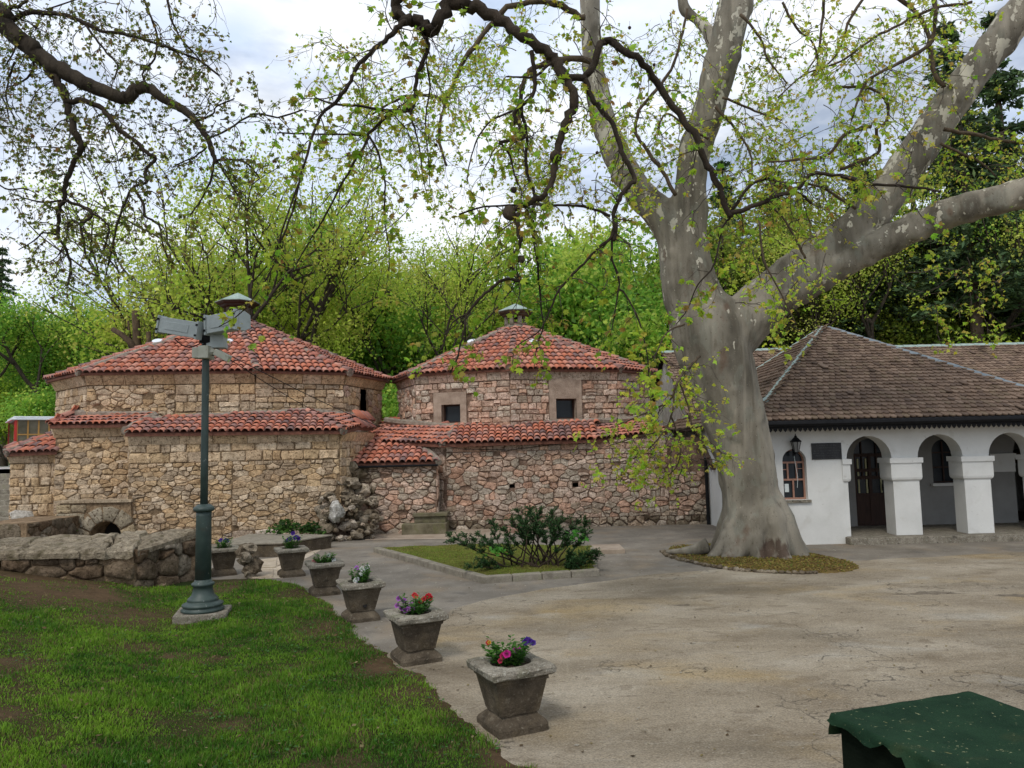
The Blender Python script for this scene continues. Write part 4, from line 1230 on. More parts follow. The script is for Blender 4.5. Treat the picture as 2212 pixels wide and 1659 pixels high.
# eaves: gutter, fascia with a row of scalloped teeth
EY = WY - .62
EX0 = WX0 - .45
MB().tube([(EX0, EY - .03, WZ + .0), (XE + .5, EY - .03, WZ + .0)], .075, 8).build('gutter', M_BLACK, WB)
MB().box(EX0, XE + .5, EY + .06, EY + .10, WZ - .12, WZ + .06).box(EX0, XE + .5, EY + .10, WY + .02, WZ + .0, WZ + .04).build('fascia', M_BLACK, WB)
tm = MB()
x = EX0
while x < XE + .4:
    tm.add([(x, EY + .055, WZ - .115), (x + .09, EY + .055, WZ - .115), (x + .09, EY + .055, WZ - .15), (x + .045, EY + .055, WZ - .2), (x, EY + .055, WZ - .15)] + [(x, EY + .085, WZ - .115), (x + .09, EY + .085, WZ - .115), (x + .09, EY + .085, WZ - .15), (x + .045, EY + .085, WZ - .2), (x, EY + .085, WZ - .15)],
           [(4, 3, 2, 1, 0), (5, 6, 7, 8, 9), (0, 5, 9, 4), (4, 9, 8, 3), (3, 8, 7, 2), (2, 7, 6, 1)])
    x += .118
tag(tm.build('scalloped_trim', M_BLACK, WB), kind='stuff')

# roof of the front block: hipped, apex ridge short; rear wing with a gable on the left
AP0, AP1 = P(1776, 709, 23.0), P(1790, 709, 23.0)
zE = WZ + .07
c0, c1 = Vector((EX0, EY, zE)), Vector((2 * AP0.x - EX0 + .25, EY, zE))
c2, c3 = Vector((c1.x, 2 * AP0.y - EY, zE)), Vector((EX0, 2 * AP0.y - EY, zE))
RY, RZ = 29.2, P(1960, 749, 29.2).z
rw0, rw1 = Vector((WX0 - .12, RY, RZ)), Vector((40, RY, RZ))
def on_pitch(z): return RY - (RZ - z) / .66
re0, re1 = Vector((WX0 - .12, on_pitch(1.7), 1.7)), Vector((40, on_pitch(1.7), 1.7))
rb_ = MB()
rb_.quad(c0, c1, AP1, AP0).add([c1, c2, AP1], [(0, 1, 2)]).quad(c2, c3, AP0, AP1).add([c3, c0, AP0], [(0, 1, 2)])
rb_.quad(re0, re1, rw1, rw0); rb_.quad(rw0, rw1, Vector((40, RY + 5.5, RZ - 3.7)), Vector((rw0.x, RY + 5.5, RZ - 3.7)))
lo = Vector((0, 0, .08)); rb_.quad(re0, rw0, rw0 - lo, re0 - lo); rb_.quad(c0 - lo, c1 - lo, c1, c0); rb_.quad(c3 - lo, c0 - lo, c0, c3)
roofW = rb_.build('roof', M_SHINGLE_BED, WB)
# gable wall of the rear wing
gx = WX0 + .02
MB().add([(gx, on_pitch(1.7) + .1, -.1), (gx, RY + 5.4, -.1), (gx, RY + 5.4, RZ - 3.75), (gx, RY, RZ - .1), (gx, on_pitch(1.7) + .1, 1.66)][::-1], [(0, 1, 2, 3, 4)]).build('gable_wall', M_OLD_PLASTER, WB)
fG = Face((P(1445, 930, 23.75).x, 23.78), (WX0, 23.78), 1.55, 2.75)
MB().quad(fG.pt(0, 1.55), fG.pt(fG.L, 1.55), fG.pt(fG.L, 2.2), fG.pt(0, 2.75)).build('plaster_patch', M_OLD_PLASTER, WB)
MB().tube([(WX0 - .08, 23.3, 2.05), (WX0 - .08, 23.3, .0)], .055, 8).tube([(WX0 - .1, RY, RZ - .05), (WX0 - .1, RY + 5.4, RZ - 3.7)], .05, 6).build('drainpipe', M_BLACK, WB)

SH = []
for c in [(.175, .122, .09), (.195, .136, .10), (.155, .108, .08), (.135, .095, .073), (.215, .152, .114), (.182, .134, .094), (.235, .17, .128)]:
    w, h = .153, .42
    pr = [(w / 2 - .003, h), (-w / 2 + .003, h)] + [(-(w / 2 - .003) * math.cos(a), .08 - .08 * math.sin(a)) for a in np.linspace(0, PI, 6)]
    mb = MB(); n_ = len(pr)
    mb.add([(x, y, .03 if y < .2 else .014) for x, y in pr] + [(x, y, 0) for x, y in pr], [tuple(range(n_))] + [(i, n_ + i, n_ + (i + 1) % n_, (i + 1) % n_) for i in range(n_)], c)
    SH.append((mb.mesh('scalloped_tile'), mb))
    SH[-1][0].materials.append(M_SHINGLE)
def shingles(corners, cs=.155, rs=.205):
    p0 = corners[0]; e, g, nr = roof_frame(corners[0], corners[1], corners[2])
    poly = [((p - p0).dot(e), (p - p0).dot(g)) for p in corners]
    top = max(y for _, y in poly); x0 = min(x for x, _ in poly); x1 = max(x for x, _ in poly)
    res = []
    for r_ in range(int(top / rs) + 1):
        y = -.05 + r_ * rs
        wob = ui(-.02, .02)
        for k in range(int(x0 / cs) - 1, int(x1 / cs) + 2):
            x = (k + .5 * (r_ % 2)) * cs + wob
            if not in_poly(x, max(.02, y + .1), poly): continue
            sag = .012 * noise.noise(Vector((x * .8, y * .9, 3)))
            c = p0 + e * x + g * (y + ui(-.008, .008) + sag) + nr * (.034 + ui(0, .012) + (ui(.01, .05) if random.random() < .012 else 0))
            M = Matrix.Translation(c) @ Matrix((e, g, nr)).transposed().to_4x4() @ Matrix.Rotation(R(-6.4 + ui(-1.3, 1.3)), 4, 'X') @ Matrix.Rotation(R(ui(-2.2, 2.2) + (ui(-12, 12) if random.random() < .012 else 0)), 4, 'Z')
            res.append((M, random.randrange(len(SH))))
    return res
sh = shingles([c0, c1, AP1, AP0]) + shingles([c3, c0, AP0])
x_vis = 20.5
sh2 = shingles([Vector((WX0 - .12, on_pitch(1.7), 1.7)), Vector((x_vis, on_pitch(1.7), 1.7)), Vector((x_vis, RY, RZ)), rw0])
sh = [t for t in sh if t[0].translation.x < 15.2]
sh.sort(key=lambda t: (t[0].translation - CAM).length + (40 if t[0].translation.x > 12.6 or t[0].translation.x < 6.6 else 0))
for M, v in sh[:300]:
    o = bpy.data.objects.new('scalloped_tile', SH[v][0]); link(o, roofW); o.matrix_basis = M
rest = sh[300:] + sh2
V, T, FQ, FN = [], [], [], []
mb = MB()
for M, v in rest:
    src = SH[v][1]
    n0 = len(mb.v)
    A = np.array(M); vv = np.array(src.v) @ A[:3, :3].T + A[:3, 3]
    mb.v += [tuple(x) for x in vv]; mb.f += [tuple(i + n0 for i in f) for f in src.f]; mb.t += src.t
tag(mb.build('scalloped_tile_field', M_SHINGLE, roofW), kind='stuff')
# metal hips and ridge
def hip_metal(a, b, m, w=.15):
    d = (b - a).normalized(); s = d.cross(Vector((0, 0, 1))).normalized(); up = s.cross(d)
    L = (b - a).length; k = max(1, int(L / .55))
    for i in range(k):
        p = a + d * (L * i / k) + up * .05; q = a + d * (L * (i + 1) / k + .03) + up * .035
        mb = MB().quad(p - s * w - up * .07, p + up * .03, q + up * .03, q - s * w - up * .07).quad(p + up * .03, p + s * w - up * .07, q + s * w - up * .07, q + up * .03)
        mb.quad(p - s * w - up * .07, p + s * w - up * .07, p + up * .01, p + up * .03)
        mb.build('hip_flashing', m, roofW)
hip_metal(c0, AP0, M_COPPER); hip_metal(c1, AP1, M_COPPER_BLUE); hip_metal(c3, AP0, M_COPPER, .12)
hip_metal(rw0, Vector((20.5, RY, RZ)), M_COPPER, .14)

# wall lamp and plaque
WL = thing('wall_lantern', 'small black wall lantern with glass sides hanging over the arched window', 'lantern', (wc + .02, WY - .16, 2.4))
lx, ly, lz = wc + .0, WY - .17, 2.22
mb = MB()
mb.lathe((lx, ly, lz), [(.05, 0), (.055, .02), (.02, .021)], 6).lathe((lx, ly, lz + .26), [(.13, 0), (.135, .015), (.10, .05), (.055, .10), (.03, .12), (.035, .14), (.012, .16), (.01, .2)], 6)
for k in range(6):
    a = 2 * PI * (k + .5) / 6
    mb.tube([(lx + .055 * math.cos(a), ly + .055 * math.sin(a), lz + .02), (lx + .115 * math.cos(a), ly + .115 * math.sin(a), lz + .262)], .008, 4)
mb.tube([(lx, ly, lz + .0), (lx, ly + .08, lz - .04), (lx, ly + .17, lz + .02)], .012, 5).box(lx - .04, lx + .04, WY - .015, WY - .002, lz - .08, lz + .1)
mb.build('lantern_frame', M_BLACK, WL)
MB().lathe((lx, ly, lz + .02), [(.045, 0), (.10, .238)], 6).build('lantern_glass', mat('milky_glass', [(0.3, (.18, .18, .17)), (0.7, (.26, .26, .25))], 6, 0.3, spec=.5), WL)
MB().tube([(lx, WY - .01, lz - .06), (lx + .02, WY - .012, lz - .3), (lx + .06, WY - .012, lz - .6), (lx + .035, WY - .012, lz - .85)], .005, 4).build('cable', M_PAPER, WL)
px0, px1 = (1746 - 1106) * WY / F, (1810 - 1106) * WY / F
PL = thing('plaque', 'black rectangular memorial plaque with lines of worn lettering on white wall', 'plaque', ((px0 + px1) / 2, WY, 2.2))
M_SLATE = mat('black_slate', [(0.3, (0.012, 0.012, 0.013)), (0.7, (0.03, 0.03, 0.031))], 6, 0.45, 0.1, 30, blotch=[(4, .55, .75, (.07, .07, .07), .5)])
solid('slab', M_SLATE, PL, px0, px1, WY - .03, WY - .002, 2.04, 2.44, bevel=.006)
lt = MB()
for r_, (a, b_) in enumerate(((.16, .84), (.25, .75), (.07, .93), (.05, .95), (.1, .9), (.3, .7))):
    z = 2.40 - .058 * r_ - (.02 if r_ > 1 else 0)
    x = px0 + (px1 - px0) * a
    while x < px0 + (px1 - px0) * b_:
        w_ = ui(.010, .018)
        if random.random() > .14:
            lt.box(x, x + .004, WY - .0325, WY - .0298, z - .03, z)
            if random.random() < .6: lt.box(x, x + w_, WY - .0325, WY - .0298, z - .004, z)
            if random.random() < .5: lt.box(x + w_ - .004, x + w_, WY - .0325, WY - .0298, z - .03, z)
            if random.random() < .4: lt.box(x, x + w_, WY - .0325, WY - .0298, z - .018, z - .014)
        x += w_ + .008
tag(lt.build('lettering', mat('worn_letters', [(0.3, (.05, .05, .05)), (0.7, (.11, .11, .11))], 9, .6), PL), kind='stuff')

# ================================================================ SMALL THINGS
def rock_geo(c, r, tint, sq=(1, 1, .8), rough=.28, rot=None):
    """irregular stone from a subdivided octahedron"""
    global _ico
    vs, fs = _ico
    o = Vector((ui(0, 50), ui(0, 50), ui(0, 50)))
    M = Matrix.Rotation(ui(0, 6.28) if rot is None else rot, 3, 'Z') @ Matrix.Rotation(ui(-.3, .3), 3, 'X')
    out = []
    for v in vs:
        k = 1 + rough * (noise.noise(v * 1.1 + o) * 1.3 + noise.noise(v * 2.7 + o) * .9 + noise.noise(v * 5.5 + o) * .5)
        p = Vector((v.x * sq[0], v.y * sq[1], v.z * sq[2])) * r * k
        out.append(Vector(c) + M @ p)
    return out, fs, tint, r * r * 3
def _make_ico():
    import bmesh
    bm = bmesh.new(); bmesh.ops.create_icosphere(bm, subdivisions=2, radius=1)
    r = [v.co.copy() for v in bm.verts], [tuple(v.index for v in f.verts) for f in bm.faces]
    bm.free(); return r
_ico = _make_ico()
def rock(name, parent, c, r, tint, **k):
    vs, fs, t, _ = rock_geo(c, r, tint, **k)
    return MB().add(vs, fs, t).build(name, M_ROCK, parent, False)

# ---- ruined buttress between the two baths
BT = thing('ruined_masonry', 'crumbling dark rubble buttress with a big pale boulder between the two baths', 'ruin', (-5.2, 21, 0))
c0_ = P(745, 1165, 21.6)
core = MB()
prof = [(-5.7, 21.1, .5), (-5.0, 21.0, .3), (-4.35, 21.4, .3), (-4.2, 22.6, 1.6), (-5.0, 23.2, 2.2), (-5.5, 22.0, 2.0)]
core.prism([(p[0] * .8 - 1.0, p[1] * .7 + 6.95) for p in prof], -.1, [p[2] * .72 for p in prof]).build('core', M_MORTAR_R, BT)
pcs = []
for (u, v, Y, r, pal) in [(722, 1040, 21.9, .27, GREYP), (757, 1010, 22.4, .26, DARKP), (780, 1025, 22.5, .24, DARKP), (760, 1045, 22.1, .28, DARKP), (785, 1060, 22.3, .25, DARKP), (745, 1068, 21.8, .25, DARKP), (800, 1085, 22.2, .2, DARKP), (770, 1085, 21.9, .26, DARKP),
                          (712, 1072, 21.5, .22, GREYP), (706, 1110, 21.0, .26, GREYP), (700, 1138, 20.8, .28, GREYP), (770, 1115, 21.5, .28, DARKP), (790, 1115, 21.9, .24, DARKP), (803, 1110, 22.1, .22, DARKP), (752, 1135, 21.1, .26, DARKP), (780, 1138, 21.4, .24, GREYP), (800, 1140, 21.6, .22, DARKP),
                          (770, 1155, 21.0, .18, DARKP), (793, 1150, 21.3, .17, DARKP), (730, 1010, 22.3, .2, DARKP), (800, 1060, 22.6, .22, DARKP), (772, 1002, 22.8, .2, DARKP), (790, 1003, 22.9, .2, DARKP), (735, 1045, 22, .2, DARKP), (815, 1120, 22.1, .17, PINK), (690, 1100, 21.1, .2, GREYP), (692, 1158, 20.6, .16, GREYP)]:
    p = P(u, v, Y + .35)
    rock('rubble_stone', BT, p, r * .85, pick(DARKP if random.random() < .8 else GREYP), rough=.5, sq=(1.15, 1, .75))
rock('boulder', BT, P(727, 1107, 21.1), .29, (.50, .49, .46), sq=(.85, .8, 1.05), rough=.4)
for i in range(110):
    p = P(ui(690, 812), ui(1000, 1166), ui(21, 22.3)); 
    p = P(ui(690, 812), 1163 - 90 * random.random() ** 1.6, ui(21.2, 21.9))
    rock('small_stone', BT, (p.x, p.y, max(.03, p.z)), ui(.05, .13), pick(DARKP + DARKP + GREYP), rough=.5)

# ---- low rubble wall in front on the left
def wall_poly():
    C1 = G(288, 1282, .02); C2 = G(424, 1255, .0)
    return C1, C2
C1, C2 = wall_poly()
LW = thing('low_stone_wall', 'low dark rubble wall with broad flat capstones at the left edge of the lawn', 'wall', (-8, 14, 0))
Lf = Vector((-11.2, 13.0, 0))
polyw = [(Lf.x, Lf.y), (C1.x, C1.y), (C2.x, C2.y), (C2.x - .55, C2.y + .25), (-8.6, 14.6), (-11.2, 14.5)]
zt = [.93, .80, .98, 1.0, .98, 1.0]
MB().prism(polyw, -.2, [z - .06 for z in zt]).build('wall_core', M_MORTAR_L, LW)
BRN = [(.17, .115, .072), (.195, .138, .09), (.145, .10, .063), (.22, .165, .112), (.18, .132, .09)]
fa = Face(Lf, C1, -.1, .86); fb = Face(C1, C2, -.1, .86)
pcs = fill(fa, 'rubble', .55, .25, BRN, z0=.0, z1=.74, rnd=.35, depth=.09) + fill(fb, 'rubble', .3, .25, BRN + DARKP, z0=-.05, z1=.82, rnd=.7, depth=.11)
for vs, fs, t, a in pcs: MB().add(vs, fs, t).build('rubble_stone', M_ROCK, LW, True)
# capstones: irregular flat slabs
capcells = []
e_f = (C1 - Lf)
k = 9
def on_front(t): p = Lf.lerp(C1, t); return p, lerp(zt[0], zt[1], t)
bk = [Vector((-11.2, 14.5, 0)), Vector((-8.6, 14.6, 0)), Vector((C2.x - .55, C2.y + .25, 0))]
def on_back(t):
    return (bk[0].lerp(bk[1], t * 1.6) if t < .625 else bk[1].lerp(bk[2], (t - .625) / .375))
ts = [0]
while ts[-1] < .93: ts.append(min(1, ts[-1] + ui(.09, .24)))
ts[-1] = 1
CAPC = [(.34, .285, .205), (.32, .27, .195), (.36, .305, .225), (.30, .25, .18)]
def cap(q, zq, tint):
    q = [Vector((p.x + ui(-.03, .03), p.y + ui(-.03, .03), 0)) for p in q]
    out = []; n = len(q)
    for i in range(n):
        a, b_ = q[i], q[(i + 1) % n]; za, zb = zq[i], zq[(i + 1) % n]
        for t in (0, .35, .7):
            p = a.lerp(b_, t) + Vector((ui(-.06, .06), ui(-.06, .06), 0)) * (1 if t else .5)
            out.append((p, lerp(za, zb, t)))
    c = sum((p for p, _ in out), Vector()) / len(out); cz = sum(z for _, z in out) / len(out)
    m = len(out)
    vs = [Vector((p.x, p.y, z - .13 + ui(-.04, .03))) for p, z in out] + [Vector((p.x, p.y, z - .02 + ui(-.012, .012))) for p, z in out]
    vs += [Vector((*(p.lerp(c, .14)).xy, z + .02 + ui(-.03, .03))) for p, z in out] + [Vector((*(p.lerp(c, .55)).xy, lerp(z, cz, .5) + .03 + ui(-.035, .035))) for p, z in out] + [Vector((c.x, c.y, cz + .03))]
    fs = []
    for r_ in range(3):
        for i in range(m): fs.append((r_ * m + i, r_ * m + (i + 1) % m, (r_ + 1) * m + (i + 1) % m, (r_ + 1) * m + i))
    for i in range(m): fs.append((3 * m + i, 3 * m + (i + 1) % m, 4 * m))
    MB().add(vs, fs, tint).build('capstone', M_ROCK, LW)
for i in range(len(ts) - 1):
    a, za = on_front(ts[i]); b_, zb = on_front(ts[i + 1])
    a = a + Vector((0, -.09, 0)); b_ = b_ + Vector((.03, -.09, 0))
    A, B = on_back(ts[i] * .9), on_back(ts[i + 1] * .9)
    m0, m1 = a.lerp(A, ui(.4, .6)), b_.lerp(B, ui(.4, .6))
    g = 0
    cap([a, b_, m1, m0], [za, zb, .93, .93], pick(CAPC)); cap([m0, m1, B, A], [.93, .93, .99, .99], pick(CAPC))
cap([C1 + Vector((.06, -.05, 0)), C2 + Vector((.06, 0, 0)), Vector((C2.x - .55, C2.y + .25, 0)), C1.lerp(C2, .3) + Vector((-.55, .45, 0))], [.82, .99, 1, .94], pick(CAPC))
for (u, v, r_) in ((318, 1262, .13), (350, 1268, .1), (386, 1245, .2), (300, 1275, .12), (405, 1238, .16), (330, 1280, .06)):
    p = G(u, v, .05); rock('rubble_stone', LW, p, r_, pick(BRN))

# ---- masonry stub at the far left, behind the low wall
LS = thing('masonry_stub', 'short block of old dark stonework at far left behind the low wall', 'wall', (P(25, 1150, 19).x, 19, 0))
fs_ = Face((P(-60, 1150, 18.6).x, 18.6), (P(57, 1150, 18.6).x, 18.6), -.1, .92); fs2 = Face(fs_.b, fs_.b + Vector((0, 2.2)), -.1, .92)
mb = MB(); wall_mesh(mb, fs_); wall_mesh(mb, fs2); mb.quad(fs_.pt(0, .92), fs_.pt(fs_.L, .92), fs2.pt(2.2, .92), fs_.pt(0, .92, -2.2)); mb.build('core', M_MORTAR_L, LS)
for g in fill(fs_, 'rubble', .45, .3, BRN + DARKP, z0=.0, z1=.92, rnd=.6) + fill(fs2, 'rubble', .45, .3, BRN + DARKP, z0=.0, z1=.92, rnd=.6):
    MB().add(*g[:3]).build('rubble_stone', M_ROCK, LS, True)
WR = thing('boulder', 'rough pale boulder against the bottom left corner of the tan bath wall', 'boulder', P(48, 1118, 22.0))
rock('stone', WR, P(48, 1118, 22.0), .30, (.48, .45, .40), rough=.4)
WR2 = thing('boulder', 'large smooth grey pink boulder set into the foot of the tan wall by the arch', 'boulder', P(86, 1145, 21.8))
rock('stone', WR2, P(86, 1146, 22.1), .5, (.46, .38, .32), rough=.2)

# ---- concrete ledge behind the planters
SB = thing('concrete_ledge', 'long low mossy concrete ledge at the foot of the tan bath wall', 'ledge', (-6.5, 18.5, 0))
A_, B_ = G(470, 1206, 0), G(604, 1203, 0)
mb = MB().prism([(A_.x, A_.y), (B_.x, B_.y), (B_.x + .9, B_.y + 1.5), (A_.x, A_.y + 2.2)], -.05, .30)
mb.build('slab', M_CONC_DARK, SB, bevel=.03)
MB().prism([(A_.x - .02, A_.y - .03), (B_.x + .03, B_.y - .03), (B_.x + .93, B_.y + 1.5), (A_.x - .02, A_.y + 2.2)], .302, .34).build('top', M_KERB, SB, bevel=.01)

RS = thing('rubble_pier', 'stub of rough pitted rubble beside the half hidden planter', 'ruin', G(525, 1252))
p = G(525, 1252, 0)
for i in range(9):
    rock('rubble_stone', RS, (p.x + ui(-.15, .15), p.y + .15 + ui(-.12, .12), .07 + .065 * i), ui(.10, .17), pick(DARKP), rough=.5)

# ---- stepped pedestal
PD = thing('stepped_pedestal', 'two tier mossy concrete pedestal standing against the pinkish bath wall', 'pedestal', G(915, 1150))
a, b_ = G(868, 1156, 0), G(963, 1155, 0)
M_MOSSY = mat('mossy_concrete', [(0.3, (0.10, 0.085, 0.05)), (0.7, (0.24, 0.21, 0.14))], 4, 0.95, 0.7, 40, fine=.25, blotch=[(3, .5, .66, (.13, .13, .05), .6)])
ex = (b_ - a)
y0 = a.y
MB().box(a.x, b_.x, y0, y0 + 1.75, -.02, .31, jit=.012).build('base_block', M_MOSSY, PD, bevel=.02)
MB().box(a.x + .32, b_.x - .05, y0 + .35, y0 + 1.5, .312, .50, jit=.01).build('middle_block', M_MOSSY, PD, bevel=.015)
MB().box(a.x + .28, b_.x + .02, y0 + .28, y0 + 1.55, .502, .60, jit=.01).build('top_slab', M_MOSSY, PD, bevel=.015)
LSP = thing('step', 'flat worn concrete step left of the stepped pedestal', 'step', G(835, 1144))
q0, q1 = G(806, 1146, 0), G(866, 1145, 0)
solid('slab', M_STRIP, LSP, q0.x, q1.x, q0.y, q0.y + .8, -.02, .09, bevel=.02)
BLK = thing('step', 'small reddish stone step at the wall behind the juniper bush', 'step', G(1110, 1150))
q0, q1 = G(1094, 1152, 0), G(1138, 1152, 0)
solid('slab', mat('reddish_stone', [(.3, (.24, .14, .10)), (.7, (.36, .23, .17))], 5, .9, .6, 30), BLK, q0.x, q1.x, q0.y, q0.y + .8, -.02, .14, bevel=.02)
CVR = thing('concrete_cover', 'flat rectangular concrete cover slab beside the raised bed and the tree', 'slab', G(1320, 1194))
q0, q1 = G(1286, 1197, 0), G(1350, 1195, 0)
solid('slab', M_STRIP, CVR, q0.x, q1.x, q0.y, q0.y + .95, -.02, .10, bevel=.015)

# ---- raised bed with kerb stones
BD = thing('planting_bed', 'pointed mossy planting bed edged with concrete kerb stones', 'planting bed', G(1080, 1215))
K = [G(806, 1193), G(1042, 1261), G(1297, 1244), G(1285, 1188)]
kin = [(p.x, p.y) for p in K]
bed_poly = [kin[0], kin[1], kin[2], kin[3], (lerp(K[3].x, K[0].x, .5), G(1040, 1182).y)]
BP = np.array(bed_poly)
def bed_z(X, Y): return np.where(inside_dist(X, Y, bed_poly) > .07, .085 + .05 * vfbm(X, Y, 2.5, 70), -.06)
def bed_t(X, Y):
    k = vfbm(X, Y, 2.0, 71)[..., None]; j = vfbm(X, Y, 9, 72)[..., None]
    return (np.array([.11, .09, .03]) * (1 - k) + np.array([.13, .17, .025]) * k) * (.6 + .8 * j)
gm = grid_mesh('bed_moss', np.arange(K[0].x - .1, K[2].x + .2, .07), np.arange(K[1].y - .1, K[0].y + .6, .07), bed_z, bed_t, M_LAWN, BD)
def kerb_run(a, b_, n, w=.17, h=.125, skip=()):
    d = (b_ - a); L = d.length; d.normalize(); s = Vector((-d.y, d.x, 0))
    for i in range(n):
        t0_, t1_ = L * i / n + .006, L * (i + 1) / n - .006
        p, q = a + d * t0_, a + d * t1_
        mb = MB(); dz = ui(-.008, .008)
        mb.prism([(p.x, p.y), (q.x, q.y), (q.x + s.x * w, q.y + s.y * w), (p.x + s.x * w, p.y + s.y * w)], -.03, [h + dz + ui(-.006, .006) for _ in range(4)])
        mb.build('kerb_stone', M_KERB, BD, bevel=.022)
kerb_run(K[0], K[1], 7); kerb_run(K[1], K[2], 4); kerb_run(K[2] + Vector((-.03, .18, 0)), K[3], 5, w=.12, h=.1)
n = 9000
X = rng.uniform(K[0].x, K[2].x, n); Y = rng.uniform(K[1].y, K[0].y + .6, n); sd = inside_dist(X, Y, bed_poly)
k = sd > .17; X, Y = X[k], Y[k]
cc = np.where((vfbm(X, Y, 1.8, 75) > .5)[:, None], np.array([.17, .24, .03]), np.array([.22, .19, .05])) * (.6 + .8 * rng.random((len(X), 1)))
bm_ = blades('moss_grass', X, Y, bed_z(X, Y), .02 + .03 * rng.random(len(X)), np.full(len(X), .013), cc, .85, M_GRASS); bm_.parent = BD; bm_.matrix_parent_inverse = Matrix.Translation(-Vector(BD.location))

# ---- litter ring under the plane tree, edged with cobbles
TB = thing('tree_bed', 'round bed of yellow leaf litter with small cobble edging under the plane tree', 'tree bed', G(1640, 1215))
ring_px = [(1432, 1193), (1445, 1203), (1480, 1213), (1530, 1224), (1590, 1233), (1660, 1238), (1740, 1240), (1810, 1238), (1868, 1230), (1850, 1218), (1800, 1205), (1740, 1196), (1640, 1180), (1520, 1178), (1450, 1183)]
rp_ = [tuple(G(*p)[:2]) for p in ring_px]
rx = [p[0] for p in rp_]; ry = [p[1] for p in rp_]
def tb_z(X, Y): 
    sd = inside_dist(X, Y, rp_)
    return np.clip(sd * .2 + (vfbm(X, Y, 3, 81) - .5) * .07, -.05, .05)
def tb_t(X, Y):
    k = vfbm(X, Y, 2.5, 82)[..., None]
    return np.array([.13, .085, .04]) * (1 - k) + np.array([.22, .16, .05]) * k
grid_mesh('leaf_mould', np.arange(min(rx) - .2, max(rx) + .2, .07), np.arange(min(ry) - .2, max(ry) + .2, .07), tb_z, tb_t, M_LAWN, TB)
n = 16000
X = rng.uniform(min(rx), max(rx), n); Y = rng.uniform(min(ry), max(ry), n); sd = inside_dist(X, Y, rp_) + (vfbm(X, Y, 3, 84) - .5) * .3
k = sd > .02; X, Y = X[k], Y[k]
pal = np.array([[.34, .26, .06], [.26, .18, .06], [.38, .31, .09], [.16, .2, .04], [.2, .12, .05]])
flat_leaves('leaf_litter', X, Y, tb_z(X, Y) + .01 + .02 * rng.random(len(X)), .012 + .018 * rng.random(len(X)), pal[rng.integers(0, 5, len(X))] * (.7 + .6 * rng.random((len(X), 1))), M_LEAF, 1.2, TB)
for i in range(34):
    t = i / 33 * 6.3; j = int(t); f = t - j
    if j >= 6 and f > .4: break
    p = Vector(rp_[j]).lerp(Vector(rp_[j + 1]), f)
    g = rock_geo((p.x, p.y, .02), ui(.06, .085), pick(DARKP), sq=(1.1, .8, .6))
    MB().add(*g[:3]).build('cobble', M_ROCK, TB, True)
# scattered litter on the paving
n = 1700
X = rng.uniform(-3, 9, n); Y = rng.uniform(5.5, 18, n)
k = (inside_dist(X, Y, LP) < -.1); X, Y = X[k], Y[k]
flat_leaves('fallen_leaves', X, Y, np.full(len(X), .014), .008 + .018 * rng.random(len(X)) ** 2, np.array([[.14, .09, .045], [.08, .055, .03], [.30, .24, .1], [.5, .46, .38]])[rng.integers(0, 4, len(X))], M_LEAF, .3)

# ---- plants at the wall foot
def tuft(name, label, cat, c, n, r, h, cols, size):
    t = thing(name, label, cat, c)
    X = c[0] + rng.normal(0, r * .5, n); Y = c[1] + rng.normal(0, r * .4, n); Z = c[2] + h * rng.random(n) * np.exp(-((X - c[0]) ** 2 + (Y - c[1]) ** 2) / (r * r))
    o = flat_leaves('foliage', X, Y, Z + .01, size * (.6 + .8 * rng.random(n)), np.array(cols)[rng.integers(0, len(cols), n)] * (.6 + .7 * rng.random((n, 1))), M_LEAF, 1.6, t)
    return t
GRN = [(.05, .12, .025), (.08, .17, .03), (.035, .08, .02)]
tuft('ivy_plant', 'dark green ivy patch low on the tan wall behind the violet planter', 'plant', P(620, 1150, 20.6), 380, .5, .35, GRN, .05)
tuft('wall_plant', 'small dark green plant at the right end of the tan wall', 'plant', P(672, 1152, 20.5), 260, .3, .35, GRN, .05)
tuft('wall_plant', 'tiny bright green plant left of the dark arch', 'plant', P(146, 1150, 20.6), 70, .14, .25, [(.10, .26, .03), (.14, .3, .05)], .05)

# ---- lamp post with floodlights
pb = G(438, 1322, .12)
lzv = float(lawn_z(np.array([pb.x]), np.array([pb.y]))[0])
LPX, LPY, LPZ = pb.x, pb.y, max(.05, lzv)
LPT = thing('lamp_post', 'dark green cast iron lamp post carrying grey floodlights in the lawn', 'lamp post', (LPX, LPY, LPZ))
Mb = Matrix.Translation((LPX, LPY, LPZ)) @ Matrix.Rotation(R(14), 4, 'Z')
MB().box(-.37, .37, -.34, .34, -.15, .10, M=Mb, jit=.015).build('footing', M_CONC, LPT, bevel=.02)
c = (LPX, LPY, LPZ)
MB().lathe(c, [(.31, .10), (.315, .125), (.285, .15), (.28, .165), (.30, .18), (.295, .205), (.24, .23), (.22, .245), (.23, .26), (.215, .285), (.165, .33), (.145, .40), (.14, .46), (.165, .475), (.17, .50), (.155, .515), (.125, .53), (.122, .56)], 24).build('cast_base', M_GREEN, LPT, True)
MB().lathe(c, [(.118, .555), (.112, 1.52), (.112, 1.585)], 20).build('lower_shaft', M_GREEN, LPT, True)
MB().lathe(c, [(.115, 1.58), (.15, 1.60), (.158, 1.625), (.15, 1.65), (.13, 1.665), (.10, 1.69), (.065, 1.70)], 20).build('collar', M_GREEN, LPT, True)
MB().lathe(c, [(.058, 1.69), (.056, 2.4), (.054, 3.95), (.05, 4.08)], 16).build('upper_shaft', M_GREEN, LPT, True)
MB().lathe((LPX, LPY, LPZ + 4.07), [(.075, 0), (.08, .04), (.06, .06), (.055, .12), (.10, .14), (.10, .30), (.05, .33)], 14).build('head_bracket', M_BLACK, LPT, True)
